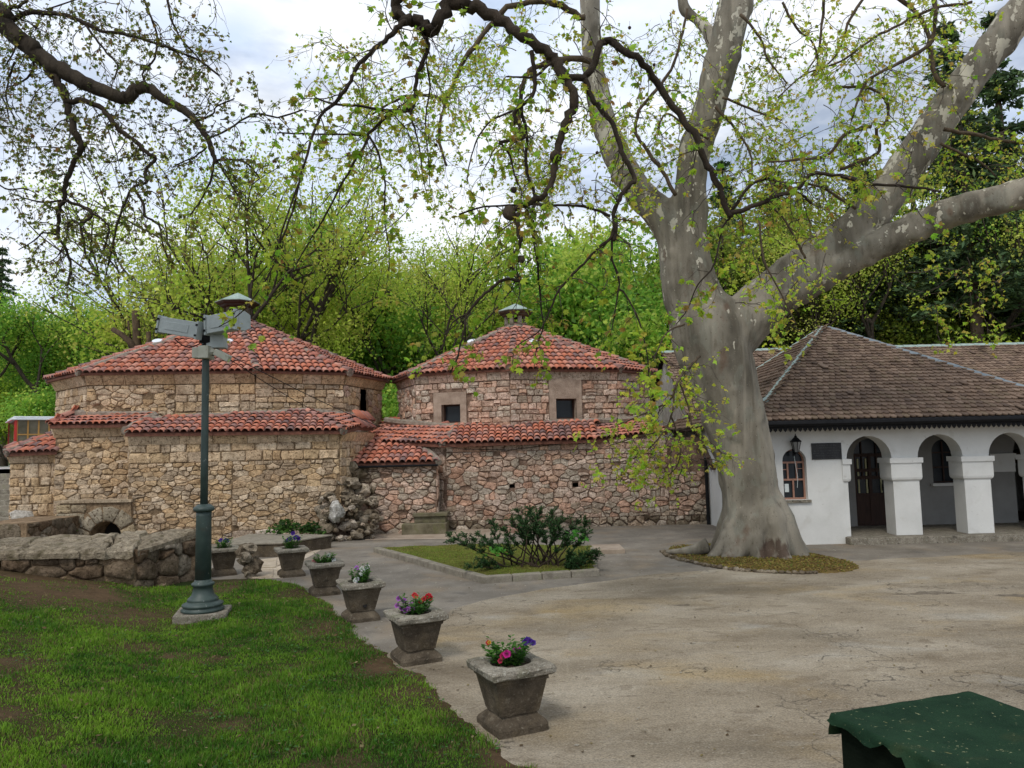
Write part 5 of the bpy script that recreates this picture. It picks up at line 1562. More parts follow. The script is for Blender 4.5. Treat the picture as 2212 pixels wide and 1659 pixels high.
def floodlight(p, q, h, wd, back=1):
    """hexagonal housing from p to q (long axis), seen from behind"""
    d = (q - p).normalized(); L = (q - p).length
    up = (Vector((0, 0, 1)) - d * d.z).normalized(); s = d.cross(up)
    M = Matrix((d, s, up)).transposed().to_4x4(); M.translation = p
    hexa = [(-wd * .5, -h * .32), (-wd * .1, -h * .5), (wd * .5, -h * .5), (wd * .5, h * .5), (-wd * .1, h * .5), (-wd * .5, h * .32)]
    def ext(x0, x1, k):
        mb = MB()
        vs = [M @ Vector((x, a * k, b * k)) for x in (x0, x1) for a, b in hexa]
        mb.add(vs, [(5, 4, 3, 2, 1, 0), (6, 7, 8, 9, 10, 11)] + [(i, (i + 1) % 6, 6 + (i + 1) % 6, 6 + i) for i in range(6)])
        return mb
    o = ext(.03, L - .03, .93).build('floodlight', M_GREY, LPT, bevel=.008)
    for x0, x1 in ((-.005, .028), (L - .028, L + .005)): ext(x0, x1, 1.06).build('end_plate', M_GREY, o, bevel=.005)
    for sd_ in (-1, 1):
        y = sd_ * wd * .472
        MB().box(L * .2, L * .78, y - .008, y + .008, -h * .24, h * .24, M=M).build('panel', M_GREY, o, bevel=.004)
    for x in (.012, L - .012):
        for z in (-.3, .3):
            for sd_ in (-1, 1): MB().box(x - .016, x + .016, sd_ * wd * .53 - .014, sd_ * wd * .53 + .014, h * z - .016, h * z + .016, M=M).build('bolt', M_BLACK, o)
    return o
Yl = LPY
floodlight(P(352, 702, Yl + .15), P(438, 716, Yl - .1), .27, .25)
floodlight(P(458, 705, Yl - .05), P(524, 692, Yl - .35), .30, .30)
MB().box(LPX - .05, LPX + .30, Yl - .05, Yl + .12, LPZ + 4.12, LPZ + 4.36).build('ballast_box', M_GREY, LPT, bevel=.01)
z0 = P(440, 775, Yl).z
MB().box(LPX - .17, LPX - .065, Yl - .12, Yl + .06, z0 + .0, z0 + .17).build('junction_box', M_BEIGE, LPT, bevel=.012)
MB().box(LPX - .062, LPX + .10, Yl - .16, Yl + .1, z0 - .01, z0 + .19).build('junction_box', M_BEIGE, LPT, bevel=.012)
MB().tube([(LPX + .10, Yl - .05, z0 + .10), (LPX + .2, Yl - .06, z0 + .10)], [.07, .02], 8).build('gland', M_BEIGE, LPT)
a, b_ = P(466, 760, Yl - .08), P(496, 776, Yl - .12)
d = (b_ - a).normalized(); s = d.cross(Vector((0, 0, 1))).normalized(); up = s.cross(d)
Mq = Matrix((d, s, up)).transposed().to_4x4(); Mq.translation = a
MB().box(0, (b_ - a).length, -.05, .05, -.05, .05, M=Mq).build('small_spotlight', M_BEIGE, LPT, bevel=.01)
mb = MB()
for k, (u0, v0, u1, v1) in enumerate(((378, 733, 432, 742), (436, 742, 470, 764))):
    p, q = P(u0, v0, Yl - .05), P(u1, v1, Yl - .05)
    mb.tube([p.lerp(q, t) + Vector((0, 0, -.09 * math.sin(PI * t))) for t in np.linspace(0, 1, 8)], .009, 5)
mb.build('cable', M_BLACK, LPT)
CB = thing('overhead_cable', 'thin black cable sagging from the lamp post to the pinkish bath house', 'cable', P(465, 755, Yl))
mb = MB()
for o_, e_ in ((0, P(1010, 972, 23.35)), (.02, P(800, 922, 25.4))):
    p = P(466, 752 + o_ * 200, Yl)
    mb.tube([p.lerp(e_, t) + Vector((0, 0, -.28 * math.sin(PI * t))) for t in np.linspace(0, 1, 24)], .008, 5)
mb.tube([P(1005, 970, 23.35), P(1100, 972, 23.4), P(1280, 950, 23.4)], .010, 5)
mb.build('wire', M_BLACK, CB)

# ---- planters
def planter(loc, yaw, label, tone):
    t = thing('planter', label, 'planter', loc, 'square concrete planters in a row along the lawn edge')
    M = Matrix.Translation(loc) @ Matrix.Rotation(yaw, 4, 'Z') @ Matrix.Rotation(R(ui(-1.5, 1.5)), 4, 'X')
    def frus(pr, m, name, bev=.012, rough=.006):
        mb = MB(); vs = []; sub = 5
        for w_, z in pr:
            for k in range(4):
                a, b_ = [(-1, -1), (1, -1), (1, 1), (-1, 1)][k], [(1, -1), (1, 1), (-1, 1), (-1, -1)][k]
                for j in range(sub):
                    x, y = lerp(a[0], b_[0], j / sub) * w_, lerp(a[1], b_[1], j / sub) * w_
                    q = 1 if j else .975
                    vs.append(M @ Vector((x * q + ui(-rough, rough), y * q + ui(-rough, rough), z + ui(-rough, rough) * .6)))
        n_ = 4 * sub; fs = []
        for r_ in range(len(pr) - 1):
            for i in range(n_): fs.append((r_ * n_ + i, r_ * n_ + (i + 1) % n_, (r_ + 1) * n_ + (i + 1) % n_, (r_ + 1) * n_ + i))
        fs.append(tuple(range(n_ - 1, -1, -1)))
        return mb, vs, fs, n_
    mb, vs, fs, n_ = frus([(.245, -.08), (.25, .055), (.235, .085), (.175, .135), (.17, .16)], M_CONC_DARK, 'plinth')
    mb.add(vs, fs); mb.build('plinth', M_CONC_DARK, t)
    mb, vs, fs, n_ = frus([(.185, .155), (.19, .18), (.246, .44), (.262, .446), (.262, .475), (.285, .482), (.285, .492)], M_CONC_DARK, 'body', rough=.004)
    mb.add(vs, fs); mb.build('body', M_CONC_DARK, t)
    # rim slab with a round opening
    mb, vs, fs, n_ = frus([(.30, .49), (.315, .505), (.318, .545), (.305, .562)], M_CONC, 'rim', rough=.007)
    m0 = len(vs); ri = .19
    sq = [((-1, -1), (1, -1)), ((1, -1), (1, 1)), ((1, 1), (-1, 1)), ((-1, 1), (-1, -1))]
    for rr, z in ((.24, .572), (ri, .565), (ri - .01, .50)):
        for k in range(4):
            for j in range(5):
                a, b_ = sq[k]; x, y = lerp(a[0], b_[0], j / 5), lerp(a[1], b_[1], j / 5); l_ = math.hypot(x, y)
                vs.append(M @ Vector((x / l_ * rr + ui(-.005, .005), y / l_ * rr + ui(-.005, .005), z + ui(-.004, .004))))
    fs = fs[:-1]
    for r_ in range(3):
        o0 = m0 - n_ + r_ * n_
        for i in range(n_): fs.append((o0 + i, o0 + (i + 1) % n_, o0 + n_ + (i + 1) % n_, o0 + n_ + i))
    mb.add(vs, fs); mb.build('rim', M_CONC, t)
    mb = MB(); vs = [M @ Vector((0, 0, .55))]; k_ = 18
    for rr, z in ((.1, .548), (.185, .525)):
        for j in range(k_): vs.append(M @ Vector((rr * math.cos(2 * PI * j / k_), rr * math.sin(2 * PI * j / k_), z + ui(-.012, .012))))
    fs = [(0, 1 + j, 1 + (j + 1) % k_) for j in range(k_)] + [(1 + j, 1 + k_ + j, 1 + k_ + (j + 1) % k_, 1 + (j + 1) % k_) for j in range(k_)]
    mb.add(vs, fs); mb.build('soil', M_SOIL, t)
    return M

def flower(c, nrm, r, col, eye, parent):
    nrm = Vector(nrm).normalized(); Q = nrm.to_track_quat('Z', 'Y').to_matrix()
    n_ = 10; vs = [Vector(c) - nrm * r * .35]; cols = [eye]
    for rr, h, cc in ((.35, -.05, eye), (1, .12, col)):
        for k in range(n_):
            a = 2 * PI * k / n_; q = rr * (1 if k % 2 else .84)
            vs.append(Vector(c) + Q @ Vector((math.cos(a) * q * r, math.sin(a) * q * r, h * r + ui(-.08, .08) * r))); cols.append(tuple(x * ui(.85, 1.1) for x in cc))
    fs = [(0, 1 + k, 1 + (k + 1) % n_) for k in range(n_)] + [(1 + k, 1 + n_ + k, 1 + n_ + (k + 1) % n_, 1 + (k + 1) % n_) for k in range(n_)]
    mb = MB(); mb.add(vs, fs); mb.t = cols
    b0 = Vector(parent.location); c = Vector(c)
    st = MB().tube([b0 + (c - b0) * .25 + Vector((0, 0, -.02)), c.lerp(b0, .35) + Vector((0, 0, .01)), c - nrm * r * .3], [.004, .003, .003], 4, (.07, .17, .03))
    lv_ = ([], [], [])
    for k in range(9):
        q = c.lerp(b0, ui(.12, .8)); d = Vector((ui(-1, 1), ui(-1, 1), ui(-.2, .8))).normalized()
        leaf_tri(*lv_, q, d, Vector((ui(-.3, .3), ui(-.3, .3), 1)).normalized(), ui(.03, .06), ui(.009, .015), random.choice([(.06, .17, .02), (.09, .23, .03), (.11, .26, .05)]))
    st.add([v[:] for v in lv_[0]], lv_[1]); n0 = len(lv_[2]); st.t[-n0:] = lv_[2]
    st.build('flower_stem', M_LEAF, parent)
    return mb.build('flower', M_PETAL, parent, True)

def leaf_tri(V, FC, T, c, d, up, L, w, col):
    """pointed leaf, folded along the midrib"""
    s = d.cross(up).normalized()
    b = len(V)
    V += [c, c + d * L * .45 + s * w + up * w * .3, c + d * L, c + d * L * .45 - s * w + up * w * .3, c + d * L * .5]
    FC += [(b, b + 1, b + 4), (b + 1, b + 2, b + 4), (b + 2, b + 3, b + 4), (b + 3, b, b + 4)]
    T += [col] * 5
def petunia(M, label, cols, spread=.15, h=.16, nst=26, group=None):
    base = M @ Vector((0, 0, .54))
    t = thing('petunia', label, 'flowers', base)
    V, FC, T = [], [], []
    mb = MB(); tips = []
    for k in range(nst):
        a = ui(0, 2 * PI); r_ = spread * math.sqrt(random.random())
        p0 = M @ Vector((math.cos(a) * r_ * .7, math.sin(a) * r_ * .7, .535)); hh = h * ui(.5, 1.15)
        p1 = p0 + Vector((math.cos(a) * r_ * .5 + ui(-.03, .03), math.sin(a) * r_ * .5 + ui(-.03, .03), hh))
        mb.tube([p0, p0.lerp(p1, .5) + Vector((ui(-.01, .01), ui(-.01, .01), .01)), p1], [.004, .003, .002], 4, (.5, 1.4, .4))
        tips.append(p1)
        for j in range(14):
            c = p0.lerp(p1, (j + .5) / 11); b_ = ui(0, 2 * PI)
            d = Vector((math.cos(b_), math.sin(b_), ui(-.1, .7))).normalized()
            up = Vector((ui(-.3, .3), ui(-.3, .3), 1)).normalized()
            g = random.choice([(.06, .17, .02), (.09, .23, .03), (.04, .12, .02), (.11, .26, .05)])
            leaf_tri(V, FC, T, c, d, up, ui(.04, .075), ui(.012, .02), g)
    mb.build('stems', M_TWIG, t)
    tag(obj('foliage', mesh_np('foliage', np.array([v[:] for v in V]), np.array(FC), np.array(T)), M_LEAF, t), kind='stuff')
    return t, tips, base
PYAW = R(26)
pls = [((1107, 1569), 'nearest concrete planter with magenta and violet petunias on pale plaza edge', 1), ((899, 1425), 'second nearest concrete planter with tall mauve and red petunias', 1), ((779, 1337), 'concrete planter with a drain hole and white petunias, third from the camera', 1),
       ((701, 1282), 'low wide concrete planter with a sparse green plant, fourth from the camera', 1), ((629, 1243), 'farthest free standing concrete planter, deep violet flowers, beside the pale path', 1), ((482, 1241), 'concrete planter half hidden behind the green lamp post', 1)]
PM = []
for px, lab, s_ in pls:
    g = G(*px); PM.append(planter((g.x, g.y, .0), PYAW + R(ui(-3, 3)), lab, s_))
MAG, VIO, RED_, MAU, WHT = (.55, .01, .22), (.06, .015, .24), (.55, .02, .03), (.42, .12, .48), (.72, .72, .68)
def put(t, tips, base, cols, n, r=.03, lift=.02):
    for k in range(n):
        c = random.choice(tips) + Vector((ui(-.02, .02), ui(-.02, .02), lift + ui(0, .03)))
        col = cols[k % len(cols)]
        flower(c, (ui(-.5, .5), -1 + ui(-.3, .3), ui(.2, .9)), r * ui(.8, 1.2), col, tuple(x * .35 for x in col), t)
def fix_rotM(): pass
t, tips, b = petunia(PM[0], 'bushy petunias with magenta, crimson and dark violet blooms in the nearest planter', None, nst=44, spread=.17)
for off, col, r_ in (((-.06, -.12, .15), (.50, .01, .10), .038), ((-.03, -.14, .18), MAG, .04), ((-.02, -.1, .17), MAG, .036), ((.06, -.06, .21), (.50, .04, .36), .036), ((.08, -.08, .2), (.45, .03, .33), .03), ((-.09, -.14, .10), (.48, .01, .06), .025),
                     ((.14, .0, .27), VIO, .034), ((.18, .02, .27), VIO, .034), ((.21, .0, .26), VIO, .03), ((.16, .06, .28), VIO, .03), ((-.2, .04, .26), RED_, .026), ((-.19, .02, .27), (.6, .3, .02), .02)):
    off = (off[0], off[1], off[2] * .72)
    flower(b + Vector(off), (ui(-.4, .3), -1, ui(.3, .9)), r_, col, tuple(x * .4 for x in col), t)
t, tips, b = petunia(PM[1], 'tall petunias with mauve blooms and a few red ones in the second planter', None, nst=30, spread=.17)
for off, col in (((-.20, -.02, .24), MAU), ((-.14, 0, .20), MAU), ((-.16, -.05, .10), MAU), ((-.21, -.08, .15), MAU), ((-.08, -.08, .09), MAU), ((-.05, -.02, .14), MAU), ((-.11, -.1, .08), MAU), ((-.03, -.05, .08), MAU), ((-.02, .05, .27), RED_), ((.0, .04, .25), (.6, .08, .03)), ((.14, .02, .25), RED_), ((.18, .02, .23), RED_), ((.10, .0, .22), RED_), ((.06, -.02, .19), RED_), ((.16, .03, .26), RED_)):
    off = (off[0], off[1], off[2] * .78)
    flower(b + Vector(off), (ui(-.4, .4), -1, ui(.2, .9)), .036, col, tuple(x * .3 for x in col), t)
t, tips, b = petunia(PM[2], 'white petunias with one lilac bloom in the third planter', None, nst=26, spread=.15, h=.2)
for off, col in (((-.06, .02, .27), (.45, .16, .55)), ((.02, 0, .26), WHT), ((.10, .03, .28), WHT), ((.03, -.05, .18), WHT), ((-.04, -.08, .08), WHT), ((-.06, -.08, .05), WHT), ((.05, -.03, .22), WHT)):
    off = (off[0], off[1], off[2] * .78)
    flower(b + Vector(off), (ui(-.4, .4), -1, ui(.2, .8)), .042, col, tuple(x * .6 for x in col), t)
t, tips, b = petunia(PM[3], 'low green petunia with a drooping white bloom in the fourth planter', None, nst=24, spread=.15, h=.13)
for off, col in (((.17, -.04, .08), WHT), ((.18, -.05, .04), WHT), ((.06, .05, .16), WHT), ((-.18, -.05, .05), (.5, .2, .18)), ((-.15, -.06, .04), (.5, .22, .2))):
    off = (off[0], off[1], off[2] * .78)
    flower(b + Vector(off), (ui(-.4, .4), -1, ui(.2, .8)), .04, col, tuple(x * .6 for x in col), t)
t, tips, b = petunia(PM[4], 'upright petunia with deep violet blooms on tall stems in the fifth planter', None, nst=24, spread=.15, h=.2)
for off, col in (((-.06, 0, .24), VIO), ((-.1, .02, .2), VIO), ((-.02, .0, .26), VIO), ((.1, .02, .3), VIO), ((.08, 0, .28), VIO), ((.03, .02, .40), VIO), ((.14, .03, .26), VIO)):
    off = (off[0], off[1], off[2] * .78)
    flower(b + Vector(off), (ui(-.4, .4), -1, ui(.2, .8)), .05, col, tuple(x * .5 for x in col), t)
t, tips, b = petunia(PM[5], 'petunia with dark violet blooms showing right of the green lamp post', None, nst=22, spread=.14, h=.16)
for off, col in (((-.06, 0, .22), VIO), ((.04, .02, .22), VIO), ((.08, 0, .2), VIO)):
    off = (off[0], off[1], off[2] * .78)
    flower(b + Vector(off), (ui(-.4, .4), -1, ui(.2, .8)), .05, col, tuple(x * .5 for x in col), t)
# drain hole of the third planter
q = PM[2]
MB().lathe((0, 0, 0), [(.035, 0), (.03, .004)], 10).build('drain_hole', M_VOID, bpy.data.objects['planter.002']).matrix_basis = q @ Matrix.Translation((.02, -.203, .235)) @ Matrix.Rotation(R(90 - 12), 4, 'X')

# ---- juniper
JN = thing('juniper_bush', 'spreading dark green juniper with bare twisted stems in the pointed bed', 'bush', G(1165, 1222))
mb = MB(); V, FC, T = [], [], []
jc = G(1165, 1222, .1)
targets = [(975, 1160, 15.6), (1010, 1163, 15.4), (1040, 1160, 15.9), (1065, 1135, 16), (1090, 1150, 15.4), (1120, 1110, 15.6), (1145, 1105, 15.9), (1165, 1112, 15.5), (1190, 1115, 15.8), (1215, 1125, 15.5), (1240, 1135, 15.7), (1265, 1130, 15.6), (1262, 1160, 15.2), (1275, 1195, 15.0), (1255, 1210, 14.9), (1235, 1225, 14.8), (1250, 1232, 14.7), (1130, 1135, 15.3), (1170, 1145, 15.1), (1205, 1150, 15.2), (1100, 1175, 15.2), (1060, 1180, 15.2), (1155, 1125, 16.2), (1180, 1130, 16.3), (1225, 1170, 15), (1020, 1225, 14.7), (1040, 1212, 14.9), (985, 1170, 15.3), (1110, 1130, 15.5), (1140, 1120, 15.2), (1245, 1150, 16), (1285, 1205, 15.1), (1125, 1150, 15.9), (1150, 1155, 15.5), (1195, 1135, 15.0), (1230, 1200, 14.9)]
for (u, v, Y) in targets:
    e_ = P(u, v, Y)
    e_.z = max(e_.z, .22)
    b0 = jc + Vector((ui(-.55, .45) + (e_.x - jc.x) * .15, ui(-.25, .35), -.05))
    if u > 1225 and v > 1180: b0 = G(1215, 1236, .05) + Vector((ui(-.1, .1), .1, 0))
    m = b0.lerp(e_, .5) + Vector((ui(-.12, .12), ui(-.1, .1), (e_.z) * .14 - .12))
    pts = []
    for k in range(9):
        t_ = k / 8
        pts.append(b0 * (1 - t_) ** 2 + m * 2 * t_ * (1 - t_) + e_ * t_ * t_ + Vector((ui(-.025, .025), ui(-.025, .025), ui(-.02, .02))))
    mb.tube(pts, list(np.linspace(.022, .005, 9)), 5, (.7, .62, .55))
    ends = [(pts[-1], (pts[-1] - pts[-3]).normalized(), 1.0), (pts[-4], (pts[-4] - pts[-6]).normalized(), .8), (pts[-3], (pts[-3] - pts[-5]).normalized(), .9), (pts[-2], (pts[-2] - pts[-4]).normalized(), .9)]
    for (c, d, s_) in ends:
        for j in range(8):
            dd = (d + Vector((ui(-1.1, 1.1), ui(-1.1, 1.1), ui(-.35, .9)))).normalized(); l_ = ui(.09, .26) * s_
            tip = c + dd * l_ + Vector((0, 0, -l_ * .15)); mid = c.lerp(tip, .5) + Vector((0, 0, l_ * .12))
            mb.tube([c, mid, tip], [.004, .003, .001], 3, (.7, .62, .55), cap=False)
            for i in range(20):
                t_ = .12 + .9 * i / 20
                q = c.lerp(mid, t_ * 2) if t_ < .5 else mid.lerp(tip, t_ * 2 - 1)
                nd = (dd * .8 + Vector((ui(-1, 1), ui(-1, 1), ui(-.7, 1)))).normalized()
                g = random.choice([(.022, .062, .018), (.034, .088, .024), (.015, .042, .014), (.055, .12, .03)])
                leaf_tri(V, FC, T, q, nd, Vector((ui(-1, 1), ui(-1, 1), 1)).normalized(), ui(.035, .07), .009, g)
mb.build('stems', M_BARK, JN)
tag(obj('foliage', mesh_np('foliage', np.array([v[:] for v in V]), np.array(FC), np.array(T)), M_NEEDLE, JN), kind='stuff')
tuft('seedling', 'bright green leafy seedling growing up through the right of the juniper', 'plant', P(1240, 1168, 15.1), 40, .22, .25, [(.08, .28, .03), (.1, .33, .05)], .05)
tuft('seedling', 'bright green seedling low among the bare juniper stems', 'plant', P(1072, 1200, 15.0), 40, .22, .2, [(.08, .26, .03), (.1, .3, .04)], .045)

# ---- green covered box in the corner
GB = thing('covered_box', 'market box under a torn dark green tarpaulin with pale specks', 'box', (2.9, 4.1, 0))
zt_ = .86
Lc, Bc = G(1798, 1540, zt_), G(2094, 1494, zt_)
ax = (Bc - Lc); wd_ = ax.length * 1.0; ax.normalize(); ay = Vector((ax.y, -ax.x, 0))     # ay: towards the camera
M_TARP = mat('green_tarpaulin', [(0.3, (.007, .022, .011)), (0.7, (.016, .042, .02))], 4, .85, .35, 60, fine=.2, dist=.01, spec=.1, blotch=[(38, .66, .70, (.30, .30, .16), .6), (2.2, .55, .75, (.05, .055, .022), .6), (14, .7, .74, (.22, .2, .08), .5)], stretch=(1, 1, 1))
nx, ny = 26, 30
WDT, DPT = wd_, 1.15
def top_pt(i, j):
    a, b_ = i / nx * WDT, j / ny * DPT
    z = zt_ + .012 * noise.noise(Vector((a * 4, b_ * 4, 1))) - .05 * math.sin(PI * i / nx) * math.sin(PI * min(1, j / ny)) * .6
    return Lc + ax * a + ay * b_ + Vector((0, 0, z - zt_))
vs = [top_pt(i, j) for j in range(ny + 1) for i in range(nx + 1)]
fs = [(j * (nx + 1) + i, (j + 1) * (nx + 1) + i, (j + 1) * (nx + 1) + i + 1, j * (nx + 1) + i + 1) for j in range(ny) for i in range(nx)]
mb = MB().add(vs, fs)
def hem(edge, out, drop):
    n_ = len(edge); rows = 4; vs = []
    for r_ in range(rows + 1):
        for k, p in enumerate(edge):
            dd = drop(k / (n_ - 1)) * r_ / rows
            vs.append(p + out * (.012 + .03 * (r_ / rows) * (1 + noise.noise(Vector((k * .35, r_ * .4, out.x * 9))))) + Vector((0, 0, -dd - .002)))
    fs = [(r_ * n_ + k, r_ * n_ + k + 1, (r_ + 1) * n_ + k + 1, (r_ + 1) * n_ + k) for r_ in range(rows) for k in range(n_ - 1)]
    mb.add(edge + vs, [(k, k + 1, n_ + k + 1, n_ + k) for k in range(n_ - 1)] + [tuple(i + n_ for i in f) for f in fs])
left = [top_pt(0, j) for j in range(ny + 1)]
front = [top_pt(i, ny) for i in range(nx + 1)]
backe = [top_pt(i, 0) for i in range(nx + 1)]; right = [top_pt(nx, j) for j in range(ny + 1)]
hem(left, -ax, lambda t: .035 + .03 * math.sin(t * 7) ** 2 + .04 * noise.noise(Vector((t * 12, 0, 3))) + (.05 if .5 < t < .62 else 0))
hem(front, ay, lambda t: .12 + .08 * noise.noise(Vector((t * 9, 2, 3)))); hem(backe[::-1], -ay, lambda t: .14); hem(right[::-1], ax, lambda t: .14)
mb.build('tarpaulin', M_TARP, GB, True)
Mx = Matrix((ax, ay, Vector((0, 0, 1)))).transposed().to_4x4(); Mx.translation = Vector((Lc.x, Lc.y, 0))
MB().box(.03, WDT - .03, .03, DPT - .03, .0, zt_ - .05, M=Mx).build('box_body', mat('dark_boards', [(.3, (.006, .009, .006)), (.7, (.012, .016, .011))], 3, 1, .4, 30, stretch=(1, 1, 6), spec=0.0), GB)
for k in range(4):
    MB().box(.004, .028, .05, DPT - .05, .03 + k * .11, .135 + k * .11, M=Mx).build('board', M_WOOD_DK, GB, bevel=.004)
CL = thing('tarp_fold', 'hanging dark green corner strip of tarpaulin', 'cloth', Lc) if False else None

# ---- terrace with steps on the far left, and the red kiosk wagon
M_PAVE = mat('light_paving', [(.3, (.42, .41, .40)), (.7, (.58, .57, .55))], 2, .9, .4, 30, fine=.15)
tz = 2.15
mb = MB().box(-60, -14.6, 30.2, 46, -.1, tz)
tag(mb.build('terrace', M_PAVE), kind='structure')
ST = thing('steps', 'flight of grey concrete steps climbing to the raised road at far left', 'steps', (-21, 29, 0))
for k in range(11):
    solid('step', M_KERB if k % 2 else M_CONC, ST, -24, -18.2, 27.2 + k * .3, 30.3, k * .195 - .02, (k + 1) * .195, bevel=.015)
solid('pavement', M_PAVE, None, -32, -15.3, 24.2, 27.2, -.05, .05)['kind'] = 'structure'
KC = P(29, 985, 31.5)
KK = thing('kiosk_wagon', 'red vending wagon with awning, ochre framed windows and yellow spoked wheels at far left', 'kiosk', (KC.x, KC.y, tz))
def kpt(u, v, Y): return P(u, v, Y)
kx, ky = KC.x, 31.5
ang = R(38)
Mk = Matrix.Translation((kx, ky, tz)) @ Matrix.Rotation(ang, 4, 'Z')       # local: x along the glazed side, corner post at origin, y away
Lk, Wk = 1.75, 3.2
z0k, z1k, zm = .42, 2.02, 1.0
MB().box(0, Lk, 0, .06, z0k, .78, M=Mk).box(-.001, .06, .061, Wk, z0k, .84, M=Mk).box(Lk - .06, Lk, .061, Wk, z0k, z1k, M=Mk).box(.061, Lk - .061, Wk - .06, Wk, z0k, z1k, M=Mk).box(.061, Lk - .061, .061, Wk - .061, z0k, z0k + .06, M=Mk).build('body', M_RED, KK)
for x, y in ((0, 0), (Lk - .09, 0), (0, Wk - .09)): MB().box(x - .005, x + .095, y - .005, y + .095, z0k, z1k, M=Mk).build('corner_post', M_RED, KK)
MB().box(-.12, Lk + .15, -.12, Wk + .1, z1k, z1k + .06, M=Mk).box(-.05, Lk + .05, -.05, Wk, z1k + .061, z1k + .16, M=Mk).build('roof', M_WHITE, KK, bevel=.03)
for k in range(5):
    x = .1 + k * (Lk - .2) / 4
    MB().box(x - .03, x + .03, .01, .05, .79, z1k - .002, M=Mk).build('mullion', M_OCHRE, KK)
MB().box(.1, Lk - .1, .012, .048, 1.38, 1.43, M=Mk).box(.1, Lk - .1, .012, .048, .79, .85, M=Mk).build('transom', M_OCHRE, KK)
M_KG = mat('kiosk_glass', [(.3, (.10, .09, .06)), (.7, (.22, .2, .15))], 1.5, .15, spec=.5)
MB().box(.1, Lk - .1, .028, .032, .8, z1k - .01, M=Mk).build('pane', M_KG, KK)
MB().box(.03, .034, .1, Wk - .1, .85, z1k - .01, M=Mk).build('serving_hatch', M_KG, KK)
MB().add([Mk @ Vector(p) for p in ((-.02, .0, z1k - .02), (-.02, Wk, z1k - .02), (-.55, Wk, z1k - .32), (-.55, .0, z1k - .32))], [(0, 1, 2, 3)]).add([Mk @ Vector(p) for p in ((-.55, 0, z1k - .32), (-.55, Wk, z1k - .32), (-.55, Wk, z1k - .45), (-.55, 0, z1k - .45))], [(0, 1, 2, 3)]).build('awning', M_AWN, KK)
MB().box(.1, Lk - .1, -.004, .001, .5, .7, M=Mk).build('white_panel', M_WHITE, KK)
for x in (.35, 1.35):
    mb = MB()
    cw = Mk @ Vector((x, -.06, .33)); dx = (Mk.to_3x3() @ Vector((1, 0, 0))); dy = Mk.to_3x3() @ Vector((0, 1, 0))
    ring = [cw + (dx * math.cos(a) + Vector((0, 0, 1)) * math.sin(a)) * .30 for a in np.linspace(0, 2 * PI, 19)]
    mb.tube(ring, .03, 5)
    for k in range(8):
        a = 2 * PI * k / 8; mb.tube([cw, cw + (dx * math.cos(a) + Vector((0, 0, 1)) * math.sin(a)) * .30], .016, 4)
    mb.build('wheel', M_YEL, KK)
MB().box(.1, Lk - .1, .05, .15, .3, .42, M=Mk).build('undercarriage', M_YEL, KK)

